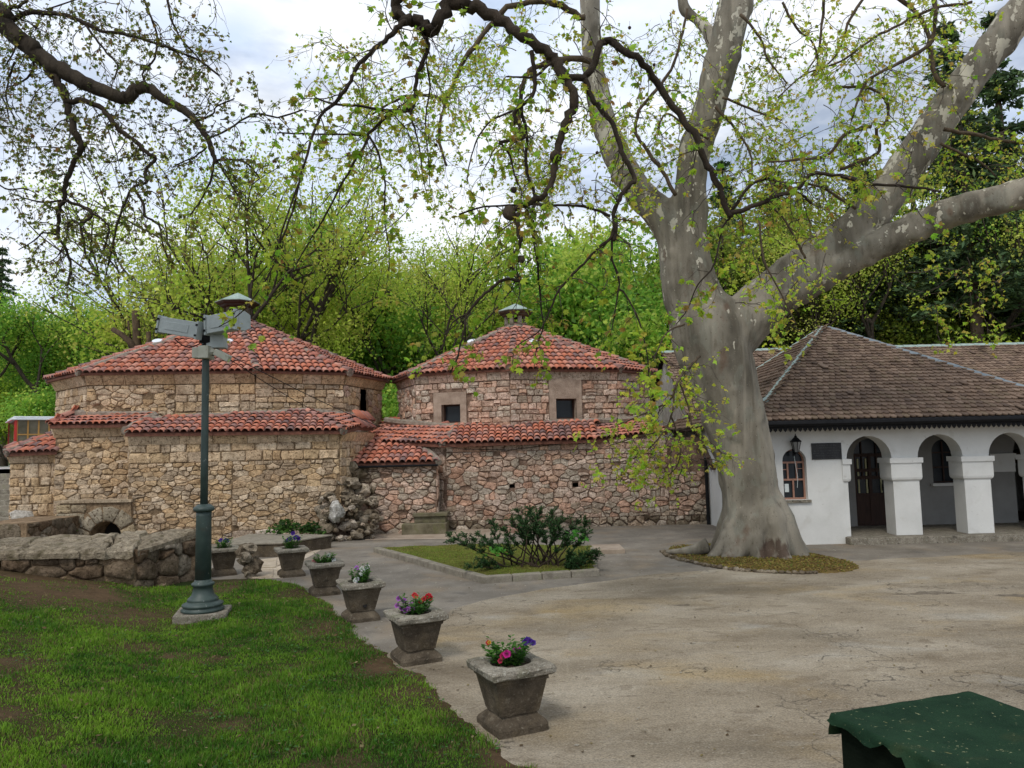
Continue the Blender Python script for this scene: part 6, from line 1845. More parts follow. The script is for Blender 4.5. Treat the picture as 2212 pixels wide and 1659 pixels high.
# ================================================================ TREES
M_PLANE = bpy.data.materials.new('plane_bark')
M_PLANE.use_nodes = True
def _plane():
    n, l = M_PLANE.node_tree.nodes, M_PLANE.node_tree.links
    b = n['Principled BSDF']; b.inputs['Roughness'].default_value = .85; b.inputs['Specular IOR Level'].default_value = .2
    tc = n.new('ShaderNodeTexCoord')
    def noi(s, d=6, st=None, dist=0):
        x = n.new('ShaderNodeTexNoise'); x.inputs['Scale'].default_value = s; x.inputs['Detail'].default_value = d; x.inputs['Distortion'].default_value = dist
        if st:
            mp = n.new('ShaderNodeMapping'); mp.inputs['Scale'].default_value = st; l.new(tc.outputs['Object'], mp.inputs['Vector']); l.new(mp.outputs['Vector'], x.inputs['Vector'])
        else: l.new(tc.outputs['Object'], x.inputs['Vector'])
        return x.outputs['Fac']
    def mix(f, a, c):
        m = n.new('ShaderNodeMix'); m.data_type = 'RGBA'
        l.new(f, m.inputs[0]); l.new(a, m.inputs[6]); m.inputs[7].default_value = (*c, 1); return m.outputs[2]
    def rng_(f, a, b_, lo=0, hi=1):
        m = n.new('ShaderNodeMapRange'); m.inputs['From Min'].default_value = a; m.inputs['From Max'].default_value = b_; m.inputs['To Min'].default_value = lo; m.inputs['To Max'].default_value = hi
        l.new(f, m.inputs['Value']); return m.outputs['Result']
    rp = n.new('ShaderNodeValToRGB')
    for e, (p, c) in zip(rp.color_ramp.elements, ((.32, (.082, .072, .054)), (.66, (.30, .268, .21)))): e.position = p; e.color = (*c, 1)
    l.new(noi(1.3, 7, (1, 1, .45)), rp.inputs['Fac'])
    out = rp.outputs['Color']
    out = mix(rng_(noi(3.5, 4, (1, 1, .5), .3), .56, .62, 0, .5), out, (.20, .20, .16))
    out = mix(rng_(noi(8, 5, (1, 1, .25)), .60, .70, 0, .55), out, (.10, .085, .06))
    out = mix(rng_(noi(1.7, 5, (1, 1, .8)), .66, .72, 0, .6), out, (.12, .07, .045))
    # freshly flaked pale patches: more of them higher up
    sx = n.new('ShaderNodeSeparateXYZ'); l.new(tc.outputs['Object'], sx.inputs[0])
    hgt = rng_(sx.outputs['Z'], 1.0, 9.0, -.17, .055)
    ad = n.new('ShaderNodeMath'); ad.operation = 'ADD'
    l.new(noi(3.4, 7, (1.3, 1.3, .6), .25), ad.inputs[0]); l.new(hgt, ad.inputs[1])
    ad2 = n.new('ShaderNodeMath'); ad2.operation = 'ADD'; l.new(ad.outputs[0], ad2.inputs[0]); l.new(rng_(noi(14, 3), .3, .7, -.05, .05), ad2.inputs[1])
    out = mix(rng_(noi(2.2, 8, (2.2, 2.2, .16)), .50, .66, 0, .5), out, (.085, .072, .052))
    out = mix(rng_(noi(2.6, 8, (2.0, 2.0, .22), .2), .54, .68, 0, .35), out, (.33, .29, .225))
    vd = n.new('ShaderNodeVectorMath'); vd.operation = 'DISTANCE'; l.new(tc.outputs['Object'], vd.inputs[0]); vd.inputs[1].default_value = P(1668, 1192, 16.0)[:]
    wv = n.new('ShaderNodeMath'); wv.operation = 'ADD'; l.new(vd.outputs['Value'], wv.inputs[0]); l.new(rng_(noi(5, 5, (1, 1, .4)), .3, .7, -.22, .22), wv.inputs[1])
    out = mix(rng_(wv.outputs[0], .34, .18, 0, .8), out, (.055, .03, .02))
    out = mix(rng_(noi(26, 3, (1, 1, .6)), .66, .70, 0, .7), out, (.06, .045, .03))
    out = mix(rng_(noi(40, 2), .68, .72, 0, .5), out, (.42, .38, .30))
    out = mix(rng_(ad2.outputs[0], .62, .632, 0, .9), out, (.50, .465, .37))
    l.new(out, b.inputs['Base Color'])
    bp = n.new('ShaderNodeBump'); bp.inputs['Strength'].default_value = .7; bp.inputs['Distance'].default_value = .05
    am = n.new('ShaderNodeMath'); am.operation = 'ADD'; l.new(noi(7, 8, (1, 1, .3)), am.inputs[0]); l.new(rng_(ad2.outputs[0], .615, .63, 0, -.25), am.inputs[1])
    l.new(am.outputs[0], bp.inputs['Height']); l.new(bp.outputs['Normal'], b.inputs['Normal'])
_plane()

def smooth_path(ctrl, k=5):
    """Catmull-Rom through (point, radius) controls"""
    pts, rad = [], []
    n = len(ctrl)
    for i in range(n - 1):
        p = [ctrl[max(0, min(n - 1, j))] for j in (i - 1, i, i + 1, i + 2)]
        for j in range(k):
            t = j / k
            q = 0.5 * ((2 * p[1][0]) + (p[2][0] - p[0][0]) * t + (2 * p[0][0] - 5 * p[1][0] + 4 * p[2][0] - p[3][0]) * t * t + (3 * p[1][0] - p[0][0] - 3 * p[2][0] + p[3][0]) * t ** 3)
            pts.append(q); rad.append(lerp(p[1][1], p[2][1], t))
    pts.append(ctrl[-1][0]); rad.append(ctrl[-1][1])
    return pts, rad

def px_path(lst):
    """(u, v, width in picture units, Y) -> [(point, radius)]"""
    return [(P(u, v, Y), w * Y / F / 2) for u, v, w, Y in lst]

TX = G(1632, 1212)
PT = thing('plane_tree', 'huge old plane tree with pale mottled trunk leaning left in front of the white house', 'tree', (TX.x, TX.y + .6, 0))
YT = 16.9
trunk = [(1640, 1232, 128, YT), (1636, 1190, 134, YT), (1627, 1130, 126, YT), (1618, 1050, 120, YT), (1600, 960, 124, YT), (1576, 870, 136, YT), (1551, 790, 152, YT), (1530, 720, 160, YT), (1508, 660, 138, YT)]
lstem = [(1520, 690, 140, YT), (1496, 630, 122, YT), (1482, 570, 110, YT), (1474, 520, 100, YT), (1450, 482, 84, 17.0), (1424, 458, 76, 17.1), (1385, 420, 66, 17.3), (1338, 345, 56, 17.5), (1304, 260, 56, 17.7), (1285, 170, 52, 17.9), (1277, 70, 47, 18), (1274, -40, 44, 18), (1262, -260, 40, 17.5)]
rstem = [(1478, 540, 96, YT), (1487, 470, 80, 16.8), (1491, 400, 68, 16.7), (1502, 330, 68, 16.6), (1521, 265, 72, 16.5), (1545, 190, 74, 16.4), (1566, 100, 76, 16.3), (1590, 0, 78, 16.2), (1610, -120, 76, 16.1), (1640, -340, 60, 16)]
rlimb = [(1545, 760, 120, YT), (1600, 700, 118, YT), (1650, 655, 106, 16.8), (1707, 604, 100, 16.6), (1765, 560, 94, 16.5), (1815, 520, 84, 16.4), (1868, 474, 80, 16.3), (1930, 400, 79, 16.1), (1996, 306, 79, 15.9), (2076, 190, 79, 15.6), (2160, 85, 77, 15.3), (2240, -15, 78, 15.0), (2420, -200, 60, 14.5)]
llimb = [(1690, 640, 78, 16.6), (1760, 600, 74, 16.4), (1832, 562, 68, 16.2), (1915, 522, 64, 15.9), (2010, 478, 62, 15.6), (2100, 446, 68, 15.2), (2212, 418, 70, 14.8), (2360, 380, 60, 14.2), (2600, 300, 40, 13.5)]
stub = [(1552, 120, 40, 16.5), (1535, 75, 34, 16.8), (1508, 45, 26, 17), (1480, 20, 24, 17.2), (1470, -20, 18, 17.3)]
mb = MB()
for pth in (trunk, lstem, rstem, rlimb, llimb, stub):
    pts, rad = smooth_path(px_path(pth), 6)
    mb.tube(pts, rad, 20)
# buttress roots
base = Vector((P(1636, 1190, YT).x, YT, 0))
for ang, L_, r_ in ((195, 1.2, .20), (230, .95, .29), (262, .85, .30), (288, .9, .28), (315, .95, .32), (343, 1.0, .24), (20, 1.0, .28), (70, .95, .28), (120, .95, .28), (160, .95, .26)):
    a = R(ang); d = Vector((math.cos(a), math.sin(a), 0)); s = Vector((-d.y, d.x, 0)) * ui(-.15, .15)
    mb.tube([base + d * .40 + Vector((0, 0, 1.5)), base + d * .52 + Vector((0, 0, .85)), base + d * L_ * .72 + s * .5 + Vector((0, 0, .33)), base + d * L_ + s + Vector((0, 0, .02)), base + d * (L_ + .35) + s * 1.5 + Vector((0, 0, -.16))], [.12, r_, r_ * .95, r_ * .62, .08], 10)
raw = mb.mesh('raw_trunk')
tmp = bpy.data.objects.new('raw_trunk', raw); COL.objects.link(tmp)
rm_ = tmp.modifiers.new('r', 'REMESH'); rm_.mode = 'VOXEL'; rm_.voxel_size = .055
sm = tmp.modifiers.new('s', 'SMOOTH'); sm.iterations = 7; sm.factor = .6
dg = bpy.context.evaluated_depsgraph_get()
ev = tmp.evaluated_get(dg)
me = bpy.data.meshes.new_from_object(ev)
bpy.data.objects.remove(tmp); bpy.data.meshes.remove(raw)
co = np.empty(len(me.vertices) * 3, np.float32); me.vertices.foreach_get('co', co); co = co.reshape(-1, 3)
nm = np.empty(len(me.vertices) * 3, np.float32); me.vertices.foreach_get('normal', nm); nm = nm.reshape(-1, 3)
disp = np.array([noise.fractal(Vector((p[0] * 1.5, p[1] * 1.5, p[2] * .45)), 1, 2, 4) * .055 + noise.noise(Vector((p[0] * 5, p[1] * 5, p[2] * 1.2))) * .022 * max(.35, 1 - p[2] / 6) + max(0, noise.noise(Vector((p[0] * 2.6 + 9, p[1] * 2.6, p[2] * 2.2))) - .25) * .12 for p in co], np.float32)
ang_ = np.arctan2(co[:, 1] - YT, co[:, 0] - P(1632, 1190, YT).x)
disp += .055 * np.sin(ang_ * 9 + co[:, 2] * .8) * np.exp(-np.clip(co[:, 2], 0, 9) / 1.3) + .03 * np.sin(ang_ * 5 + 1 + co[:, 2] * .5) * np.exp(-np.clip(co[:, 2] - 1, 0, 9) / 2.5) * (co[:, 2] < 7)
hol = np.hypot(co[:, 0] - P(1668, 1190, 16.1).x, (co[:, 2] - .35) * .55)
disp -= .16 * np.clip(1 - hol / .22, 0, 1) * (co[:, 1] < 16.6)
co += nm * disp[:, None]
me.vertices.foreach_set('co', co.ravel())
me.polygons.foreach_set('use_smooth', np.ones(len(me.polygons), bool)); me.update()
me.name = 'trunk'
me.materials.clear()
TR = obj('trunk', me, M_PLANE, PT)
MB().tube([P(1530, 1188, 16.6) + Vector((0, 0, .1)), P(1500, 1196, 16.7) + Vector((0, 0, .08)), P(1470, 1192, 16.9), P(1440, 1190, 17.1) + Vector((0, 0, -.02))], [.17, .12, .08, .04], 9).build('root', M_PLANE, PT, True)

# ---- leaf makers
class Leaves:
    def __init__(s): s.c, s.d, s.L, s.t = [], [], [], []
    def add(s, c, d, L, t): s.c.append(c[:]); s.d.append(d[:]); s.L.append(L); s.t.append(t)
    def arrays(s): return np.array(s.c), np.array(s.d), np.array(s.L), np.array(s.t)
LOB = np.array([(0, 0, 0), (-.30, .12, .02), (-.62, .34, -.10), (-.36, .48, .06), (-.44, .82, -.06), (-.14, .68, .07), (0, 1.05, -.10), (.14, .68, .07), (.44, .82, -.06), (.36, .48, .06), (.62, .34, -.10), (.30, .12, .02), (0, .42, -.05)], np.float32)
LOBF = np.array([(12, (i + 1) % 12, i) for i in range(12)])
LOS = np.array([(0, 0, 0), (-.5, .35, -.08), (-.2, .6, .05), (0, 1, -.1), (.2, .6, .05), (.5, .35, -.08), (0, .4, -.03)], np.float32)
LOSF = np.array([(6, (i + 1) % 6, i) for i in range(6)])
def leaf_frames(c, d, droop=.5):
    n = len(c)
    d = d + np.array([0, 0, -droop]) + rng.normal(0, .35, (n, 3)); d /= np.linalg.norm(d, axis=1, keepdims=True)
    up = rng.normal(0, .55, (n, 3)) + np.array([0, -.25, .8]); s = np.cross(d, up); s /= np.linalg.norm(s, axis=1, keepdims=True) + 1e-9
    return s, d, np.cross(s, d)
def leaf_mass(name, lv, parent, near_n=0, m=M_LEAF, big=True):
    if not lv.c: return
    c, d, L, t = lv.arrays()
    s, d, u = leaf_frames(c, d)
    key = L / np.linalg.norm(c - np.array(CAM), axis=1)
    order = np.argsort(-key)
    own, rest = order[:near_n], order[near_n:]
    for q in own:
        k = int(t[q][0] * 1e4) % len(LEAF_MESH)
        o = bpy.data.objects.new('leaf', LEAF_MESH[k]); link(o, parent)
        M = Matrix((s[q], d[q], u[q])).transposed().to_4x4() @ Matrix.Scale(float(L[q]), 4); M.translation = Vector(c[q]); o.matrix_basis = M
    if len(rest):
        thr = 1200
        for nm_, idx, LO, LF in ((name, rest[:thr], LOB, LOBF), (name, rest[thr:], LOS, LOSF)):
            if not len(idx): continue
            V = c[idx][:, None] + (LO[None, :, 0:1] * s[idx][:, None] + LO[None, :, 1:2] * d[idx][:, None] + LO[None, :, 2:3] * u[idx][:, None]) * L[idx][:, None, None]
            n = len(idx); k = len(LO)
            FC = (np.arange(n)[:, None, None] * k + LF[None]).reshape(-1, 3)
            tag(obj(nm_, mesh_np(nm_, V.reshape(-1, 3), FC, np.repeat(t[idx], k, 0)), m, parent), kind='stuff')
LEAF_MESH = []
for c in ((.34, .52, .04), (.27, .46, .04), (.44, .57, .05), (.22, .38, .03), (.50, .58, .06), (.38, .44, .05)):
    me_ = mesh_np('leaf', LOB, LOBF, np.tile(c, (13, 1))); me_.materials.append(M_LEAF); LEAF_MESH.append(me_)

def rvec():
    return Vector((random.gauss(0, 1), random.gauss(0, 1), random.gauss(0, 1))).normalized()

def twig(mb, lv, p, d, L, r, sz, pal, depth, dens, droop, size_r):
    """a zigzag shoot with side shoots and leaves at its nodes"""
    n = max(4, int(L / size_r[1]))
    st = L / n
    pts = [p]; dd = d.copy()
    for k in range(n):
        dd = (dd + rvec() * .42 + Vector((0, 0, -droop * .12))).normalized()
        pts.append(pts[-1] + dd * st)
    mb.tube(pts, list(np.linspace(r, r * .35, n + 1)), 3 if r < .006 else 4, (1, 1, 1), cap=False)
    for k in range(1, n + 1):
        if depth and random.random() < .55:
            sd_ = ((pts[k] - pts[k - 1]).normalized() + rvec() * 1.0 + Vector((0, 0, -.1 * droop))).normalized()
            twig(mb, lv, pts[k], sd_, L * ui(.3, .6), r * .55, sz, pal, depth - 1, dens, droop, size_r)
        if random.random() < dens * (.55 if k < n else 1.3):
            for _ in range(random.choice((1, 2, 3, 3, 4))):
                lv.add(pts[k] + rvec() * sz * .45, (rvec() + (pts[k] - pts[k - 1]).normalized() * .6).normalized(), sz * ui(.45, 1.35), tuple(x * ui(.75, 1.2) for x in random.choice(pal)))

def branch_set(parent, paths, pal, sz, tw, mb_t, lv, spacing, droop, name='branch', m=M_TWIG, dens=.6, depth=1, tone=(1, 1, 1), size_r=(0, .09), skip=0):
    for pth in paths:
        ctrl = px_path(pth)
        pts, rad = smooth_path(ctrl, 4)
        pts = [p + rvec() * r_ * .45 for p, r_ in zip(pts, rad)]
        rad = [r_ * ui(.9, 1.12) for r_ in rad]
        MB().tube(pts, rad, 8 if rad[0] > .03 else 6, tone).build(name, m, parent, True)
        acc = 0
        for i in range(1, len(pts)):
            seg = (pts[i] - pts[i - 1]).length; acc += seg
            while acc > spacing:
                acc -= spacing * ui(.6, 1.4)
                if i < len(pts) * skip: continue
                t_ = (pts[i] - pts[i - 1]).normalized()
                d = (t_ * ui(.1, .9) + rvec() * .9 + Vector((0, 0, -.15 * droop))).normalized()
                twig(mb_t, lv, pts[i - 1].lerp(pts[i], random.random()), d, tw * ui(.4, 1.2), min(rad[i] * .5, .009), sz, pal, depth, dens, droop, size_r)

def A3(lst, Y, w0, w1, f=lambda x, y: (x, y)):
    n = len(lst)
    res = []
    for i, q in enumerate(lst):
        u, v = f(q[0], q[1]); Yq = q[2] if len(q) > 2 else Y
        res.append((u, v, lerp(w0, w1, i / max(1, n - 1)), Yq))
    return res
fL = lambda x, y: (x / 3, y / 3)                       # picture crops the branches were measured in
fM_ = lambda x, y: (645 + x / 3, y / 3)
fR = lambda x, y: (1290 + x / 2.4, y / 2.4)
fC = lambda x, y: (829.5 + x / 3.43, 414.7 + y / 3.43)
fT = lambda x, y: (322.6 + x / 4, 368.7 + y / 4)
PALN = [(.36, .52, .04), (.29, .47, .04), (.46, .56, .06), (.22, .36, .03), (.48, .47, .08), (.32, .24, .05)]
# -- limbs that reach out over the yard towards the camera
Yn = 9.0
reach = [[(1262, -260, 40, 17.5), (1180, -420, 46, 14.5), (1050, -330, 44, 11.5), (985, -160, 36, 9.6), (968, -60, 30, 9.0), (978, 0, 29, 9.0)] + A3([(1080, 20), (1150, 50), (1300, 130), (1450, 230), (1600, 330), (1680, 420), (1740, 540), (1790, 650), (1740, 780), (1695, 900), (1670, 1030), (1650, 1150), (1590, 1265), (1500, 1310), (1400, 1365)], 9, 29, 11, fM_)]
near = [
    A3([(990, -20), (930, 110), (850, 200), (830, 160), (740, 135), (660, 120), (630, 40), (650, -40)], 9, 30, 22, fM_),
    A3([(690, 140), (640, 180), (560, 260), (470, 340), (370, 440), (340, 520), (260, 640), (150, 740), (100, 860), (20, 1120)], 8.8, 13, 5, fM_),
    A3([(645, 394), (602, 524), (592, 569), (557, 631), (517, 679), (473, 706)], 8.6, 5, 2),
    A3([(652, 370), (630, 460), (607, 520), (590, 555)], 8.7, 5, 4),
    A3([(750, 160), (800, 210), (840, 290), (800, 400), (760, 530), (740, 700), (600, 720), (420, 690), (260, 680), (120, 640)], 9.2, 12, 4, fM_),
    A3([(740, 700), (600, 740), (460, 860), (450, 900), (380, 1020), (260, 1230), (150, 1440), (60, 1580), (-60, 1800)], 9.2, 8, 3, fM_),
    A3([(735, 700), (730, 760), (760, 860), (790, 1000), (800, 1120), (830, 1250)], 9.1, 6, 2, fM_),
    A3([(460, 880), (520, 1010), (560, 1200), (555, 1400), (590, 1640), (575, 1800)], 9.2, 6, 2, fM_),
    A3([(450, 880), (300, 870), (150, 870), (0, 865), (-140, 860)], 9.2, 5, 3, fM_),
    A3([(830, 400), (850, 560), (830, 700), (820, 850), (840, 1000), (850, 1200)], 9.3, 5, 2, fM_),
    A3([(1510, 330), (1530, 480), (1520, 620), (1400, 730), (1440, 830), (1460, 890), (1300, 920)], 9.0, 10, 7, fM_),
    A3([(1300, 920), (1370, 1010), (1400, 1130), (1440, 1230), (1470, 1330)], 9.0, 6, 2, fM_),
    A3([(1390, 720), (1250, 780), (1160, 900), (1110, 1050), (1090, 1200)], 9.0, 5, 2, fM_),
    A3([(1640, 400), (1540, 490), (1440, 500), (1350, 495)], 9, 7, 4, fM_),
    A3([(1680, 420), (1740, 500), (1850, 500), (1900, 440), (1960, 290), (2010, 265), (2100, 320), (2212, 390)], 9.2, 17, 16, fM_) + A3([(300, 420), (400, 560), (500, 690), (560, 830), (610, 920), (650, 1020), (690, 1130)], 9.4, 16, 13, fR),
    A3([(690, 1110), (830, 1060), (960, 1010), (1050, 970), (1100, 910), (1180, 900), (1320, 930), (1450, 960), (1600, 965), (1780, 990)], 9.4, 11, 5, fR),
    A3([(700, 1090), (760, 1000), (830, 940), (900, 930), (970, 960), (1060, 1010), (1110, 1050)], 9.5, 7, 7, fR),
    A3([(690, 1130), (650, 1180), (620, 1320), (590, 1400), (520, 1480), (470, 1600), (410, 1680)], 9.5, 5, 2, fR),
    A3([(1850, 510), (1900, 620), (1950, 700), (2040, 800), (2080, 950), (2130, 1060), (2185, 1160), (2130, 1210), (2080, 1290), (2040, 1390), (2060, 1450), (2040, 1560)], 9.2, 13, 8, fM_),
    A3([(1700, 180), (1690, 330), (1600, 410), (1480, 530), (1380, 630), (1300, 720), (1240, 850), (1190, 960), (1140, 1040), (980, 1150), (950, 1280)], 9.2, 8, 2, fC),
    A3([(1690, 330), (1690, 500), (1740, 640), (1740, 720), (1700, 950), (1690, 1020)], 9.3, 6, 2, fC),
    A3([(1745, 720), (1790, 760), (1890, 960), (1950, 1200), (1960, 1380)], 9.3, 5, 2, fC),
    A3([(1040, 1390), (1200, 1340), (1420, 1330), (1630, 1330), (1850, 1340), (2020, 1400)], 9.1, 4, 6, fM_),
    A3([(1420, 1380), (1420, 1500), (1440, 1560), (1400, 1640), (1375, 1700)], 9, 11, 9, fM_) + A3([(960, 580), (1010, 650), (880, 650), (800, 710), (700, 800), (610, 910), (600, 1000), (570, 1120), (540, 1240), (490, 1340)], 9, 8, 3, fC),
    A3([(1460, 560), (1440, 640), (1450, 760), (1480, 870), (1470, 1050), (1500, 1180), (1530, 1270), (1510, 1440)], 9.6, 9, 6, fM_) + A3([(1090, 250), (1130, 470), (1150, 700), (1165, 880), (1180, 1000), (1140, 1120), (1110, 1300)], 9.6, 6, 2, fC),
    A3([(610, 910), (540, 940), (490, 1000), (430, 1150), (380, 1200)], 9, 4, 2, fC),
]
# -- farther limbs of the plane tree itself
far = [
    A3([(1262, 40), (1212, 13), (1162, 3), (1095, 17), (1045, 73), (1005, 127), (985, 173), (965, 217), (952, 263), (950, 310), (965, 357)], 15, 15, 5),
    A3([(958, 220), (928, 205), (878, 208), (845, 222), (800, 250)], 15, 8, 4),
    A3([(1290, 130), (1215, 130), (1155, 145), (1130, 180), (1122, 240), (1130, 330)], 15.5, 16, 6),
    A3([(2019, -20), (2015, 83), (1978, 117), (1915, 150), (1873, 175), (1853, 217), (1840, 260)], 14, 10, 4),
    A3([(1935, -10), (1978, 25), (2003, 71), (2011, 117), (2019, 158), (2040, 190)], 15.4, 10, 10),
    A3([(1800, 190), (1844, 188), (1882, 192), (1911, 213), (1919, 242), (1911, 267), (1894, 279), (1898, 325), (1870, 345), (1815, 365)], 14.5, 6, 8),
    A3([(1782, -10), (1773, 75), (1765, 117), (1740, 160)], 14, 7, 3),
    A3([(1869, -10), (1832, 50), (1811, 112), (1775, 150)], 14, 7, 3),
    A3([(2100, 5), (2010, 20), (1930, 60), (1890, 80), (1820, 130), (1740, 160), (1680, 210)], 14, 7, 3),
    A3([(1880, 272), (1823, 292), (1790, 333), (1720, 345), (1660, 350)], 14.5, 9, 4),
    A3([(2040, 279), (2111, 292), (2165, 304), (2230, 312)], 15, 9, 6),
    A3([(2030, 310), (2082, 333), (2123, 354), (2150, 380)], 15, 7, 3),
    A3([(1460, 420), (1430, 370), (1395, 320), (1375, 290), (1380, 240), (1420, 190), (1450, 150), (1470, 90), (1485, 20)], 15.8, 9, 6),
    A3([(1530, 300), (1480, 270), (1440, 245), (1420, 280)], 15.5, 6, 3),
    A3([(1560, 210), (1620, 235), (1660, 250), (1690, 260)], 15.5, 6, 3), A3([(1545, 230), (1590, 280), (1620, 330), (1625, 380)], 15.5, 7, 3),
    A3([(1600, 30), (1640, 80), (1660, 130), (1700, 180)], 15.3, 7, 3), A3([(1690, 5), (1720, 60), (1760, 100), (1770, 170)], 15, 6, 3),
    A3([(1512, 770, 16.1), (1490, 790, 15.2), (1467, 819), (1456, 847), (1442, 869), (1400, 890), (1340, 915)], 14.3, 6, 3),
    A3([(1456, 847), (1450, 900), (1420, 950), (1380, 985), (1330, 1000)], 14.3, 4, 2), A3([(1470, 830), (1490, 890), (1500, 930), (1540, 960), (1570, 990)], 14.4, 4, 2), A3([(1450, 900), (1470, 960), (1460, 1010), (1420, 1040)], 14.4, 4, 2), A3([(1440, 930), (1390, 940), (1340, 955), (1310, 965)], 14.2, 3, 2),
    A3([(1640, 470), (1650, 560), (1690, 640), (1720, 700)], 12, 5, 2), A3([(1480, 700), (1440, 720), (1410, 780), (1395, 830)], 13, 4, 2),
    A3([(1740, 560), (1720, 520), (1690, 470), (1650, 430)], 15.6, 6, 3), A3([(1850, 450), (1800, 420), (1760, 400), (1700, 395), (1640, 400)], 15.4, 7, 3),
]
mbt, lv = MB(), Leaves()
branch_set(PT, reach, PALN, .085, .5, mbt, lv, .24, 1, m=M_BARK, tone=(.7, .65, .58), skip=.4, dens=.3, size_r=(0, .07))
branch_set(PT, near, PALN, .075, .55, mbt, lv, .15, 1, m=M_BARK, tone=(.55, .51, .45), dens=.30, size_r=(0, .065))
PALF = [(.50, .62, .06), (.42, .57, .05), (.60, .66, .09), (.34, .48, .045), (.56, .50, .10)]
branch_set(PT, far, PALF, .09, 1.0, mbt, lv, .21, .8, m=M_BARK, tone=(1.4, 1.3, 1.1), dens=.62, size_r=(0, .11))
# -- light twiggy crown of the plane tree behind the near branches
for (u0, v0, u1, v1, Y0, Y1, n, L_) in ((900, 60, 1260, 420, 14, 18, 34, 1.6), (1330, 20, 1560, 330, 15.5, 18.5, 22, 1.5), (1600, -20, 2050, 330, 16.5, 18.5, 40, 1.6), (1560, 330, 1850, 500, 16.5, 18, 24, 1.4), (1100, 250, 1400, 470, 14, 17, 22, 1.4), (700, 100, 950, 400, 14, 17, 18, 1.6), (1960, 520, 2212, 700, 14, 16, 12, 1.1), (1600, 560, 1800, 700, 13, 15, 10, .9), (1320, 900, 1540, 1030, 13.9, 14.6, 17, .5), (2060, 230, 2212, 380, 16.5, 18, 8, 1.2), (1650, 250, 1900, 420, 16.5, 18, 20, 1.4)):
    for _ in range(n):
        p = P(ui(u0, u1), ui(v0, v1), ui(Y0, Y1))
        d = Vector((ui(-1, 1), ui(-.6, .6), ui(-.9, .4))).normalized()
        twig(mbt, lv, p - d * L_ * .4, d, L_ * ui(.6, 1.2), .010, .075, PALF, 2, .5, .7, (0, .12))
mbt.build('twigs', M_TWIG, PT)
leaf_mass('foliage', lv, PT, 300)
mb = MB()
for u, v, r_ in ((1100, 460, .085), (1201, 338, .075), (1125, 560, .05), (1110, 410, .04)):
    vs, fs, t_, _ = rock_geo(P(u, v, 9.0), r_, (1, .95, .85), sq=(1, 1, 1.1), rough=.25)
    MB().add(vs, fs, t_).build('burl', M_BARK, PT, True)
for u, v in ((845, 193), (1413, 140), (942, 313), (1360, 60), (1192, 297), (1290, 330)):
    p = P(u, v, 9.1); vs, fs, t_, _ = rock_geo(p, .022, (.8, .6, .5), rough=.08, sq=(1, 1, 1)); MB().add(vs, fs, t_).tube([p, p + Vector((.005, 0, .09))], .002, 3).build('seed_ball', M_BARK, PT, True)

# ---- second plane tree, trunk out of the picture on the left
PT2 = thing('plane_tree', 'second plane tree reaching in from the left with dark crooked limbs against the sky', 'tree', (-13.5, 10, 0))
Yl2 = 9.6
MB().tube([(-13.5, 10, -.2), (-13.4, 10, 1.5), (-13.3, 9.9, 3.5), (-13.2, 9.8, 5.4), (-13.4, 9.9, 9)], [.75, .55, .48, .45, .3], 14).build('trunk', M_PLANE, PT2, True)
main0 = [(-13.2, 9.8, 5.0), (-11.5, 9.7, 7.2), (-9.4, 9.6, 8.35)]
ctrl = [(Vector(p), r_) for p, r_ in zip(main0, (.32, .22, .15))] + px_path(A3([(-60, 90), (0, 150), (150, 260), (270, 380), (400, 450), (560, 540), (700, 600), (820, 640), (880, 580), (970, 570), (1050, 640), (1170, 700), (1260, 780), (1340, 890), (1380, 1000), (1410, 1060)], Yl2, 44, 8, fL))
pts, rad = smooth_path(ctrl, 5)
pts = [p + rvec() * r_ * .22 for p, r_ in zip(pts, rad)]
MB().tube(pts, rad, 10, (.7, .68, .6)).build('limb', M_BARK, PT2, True)
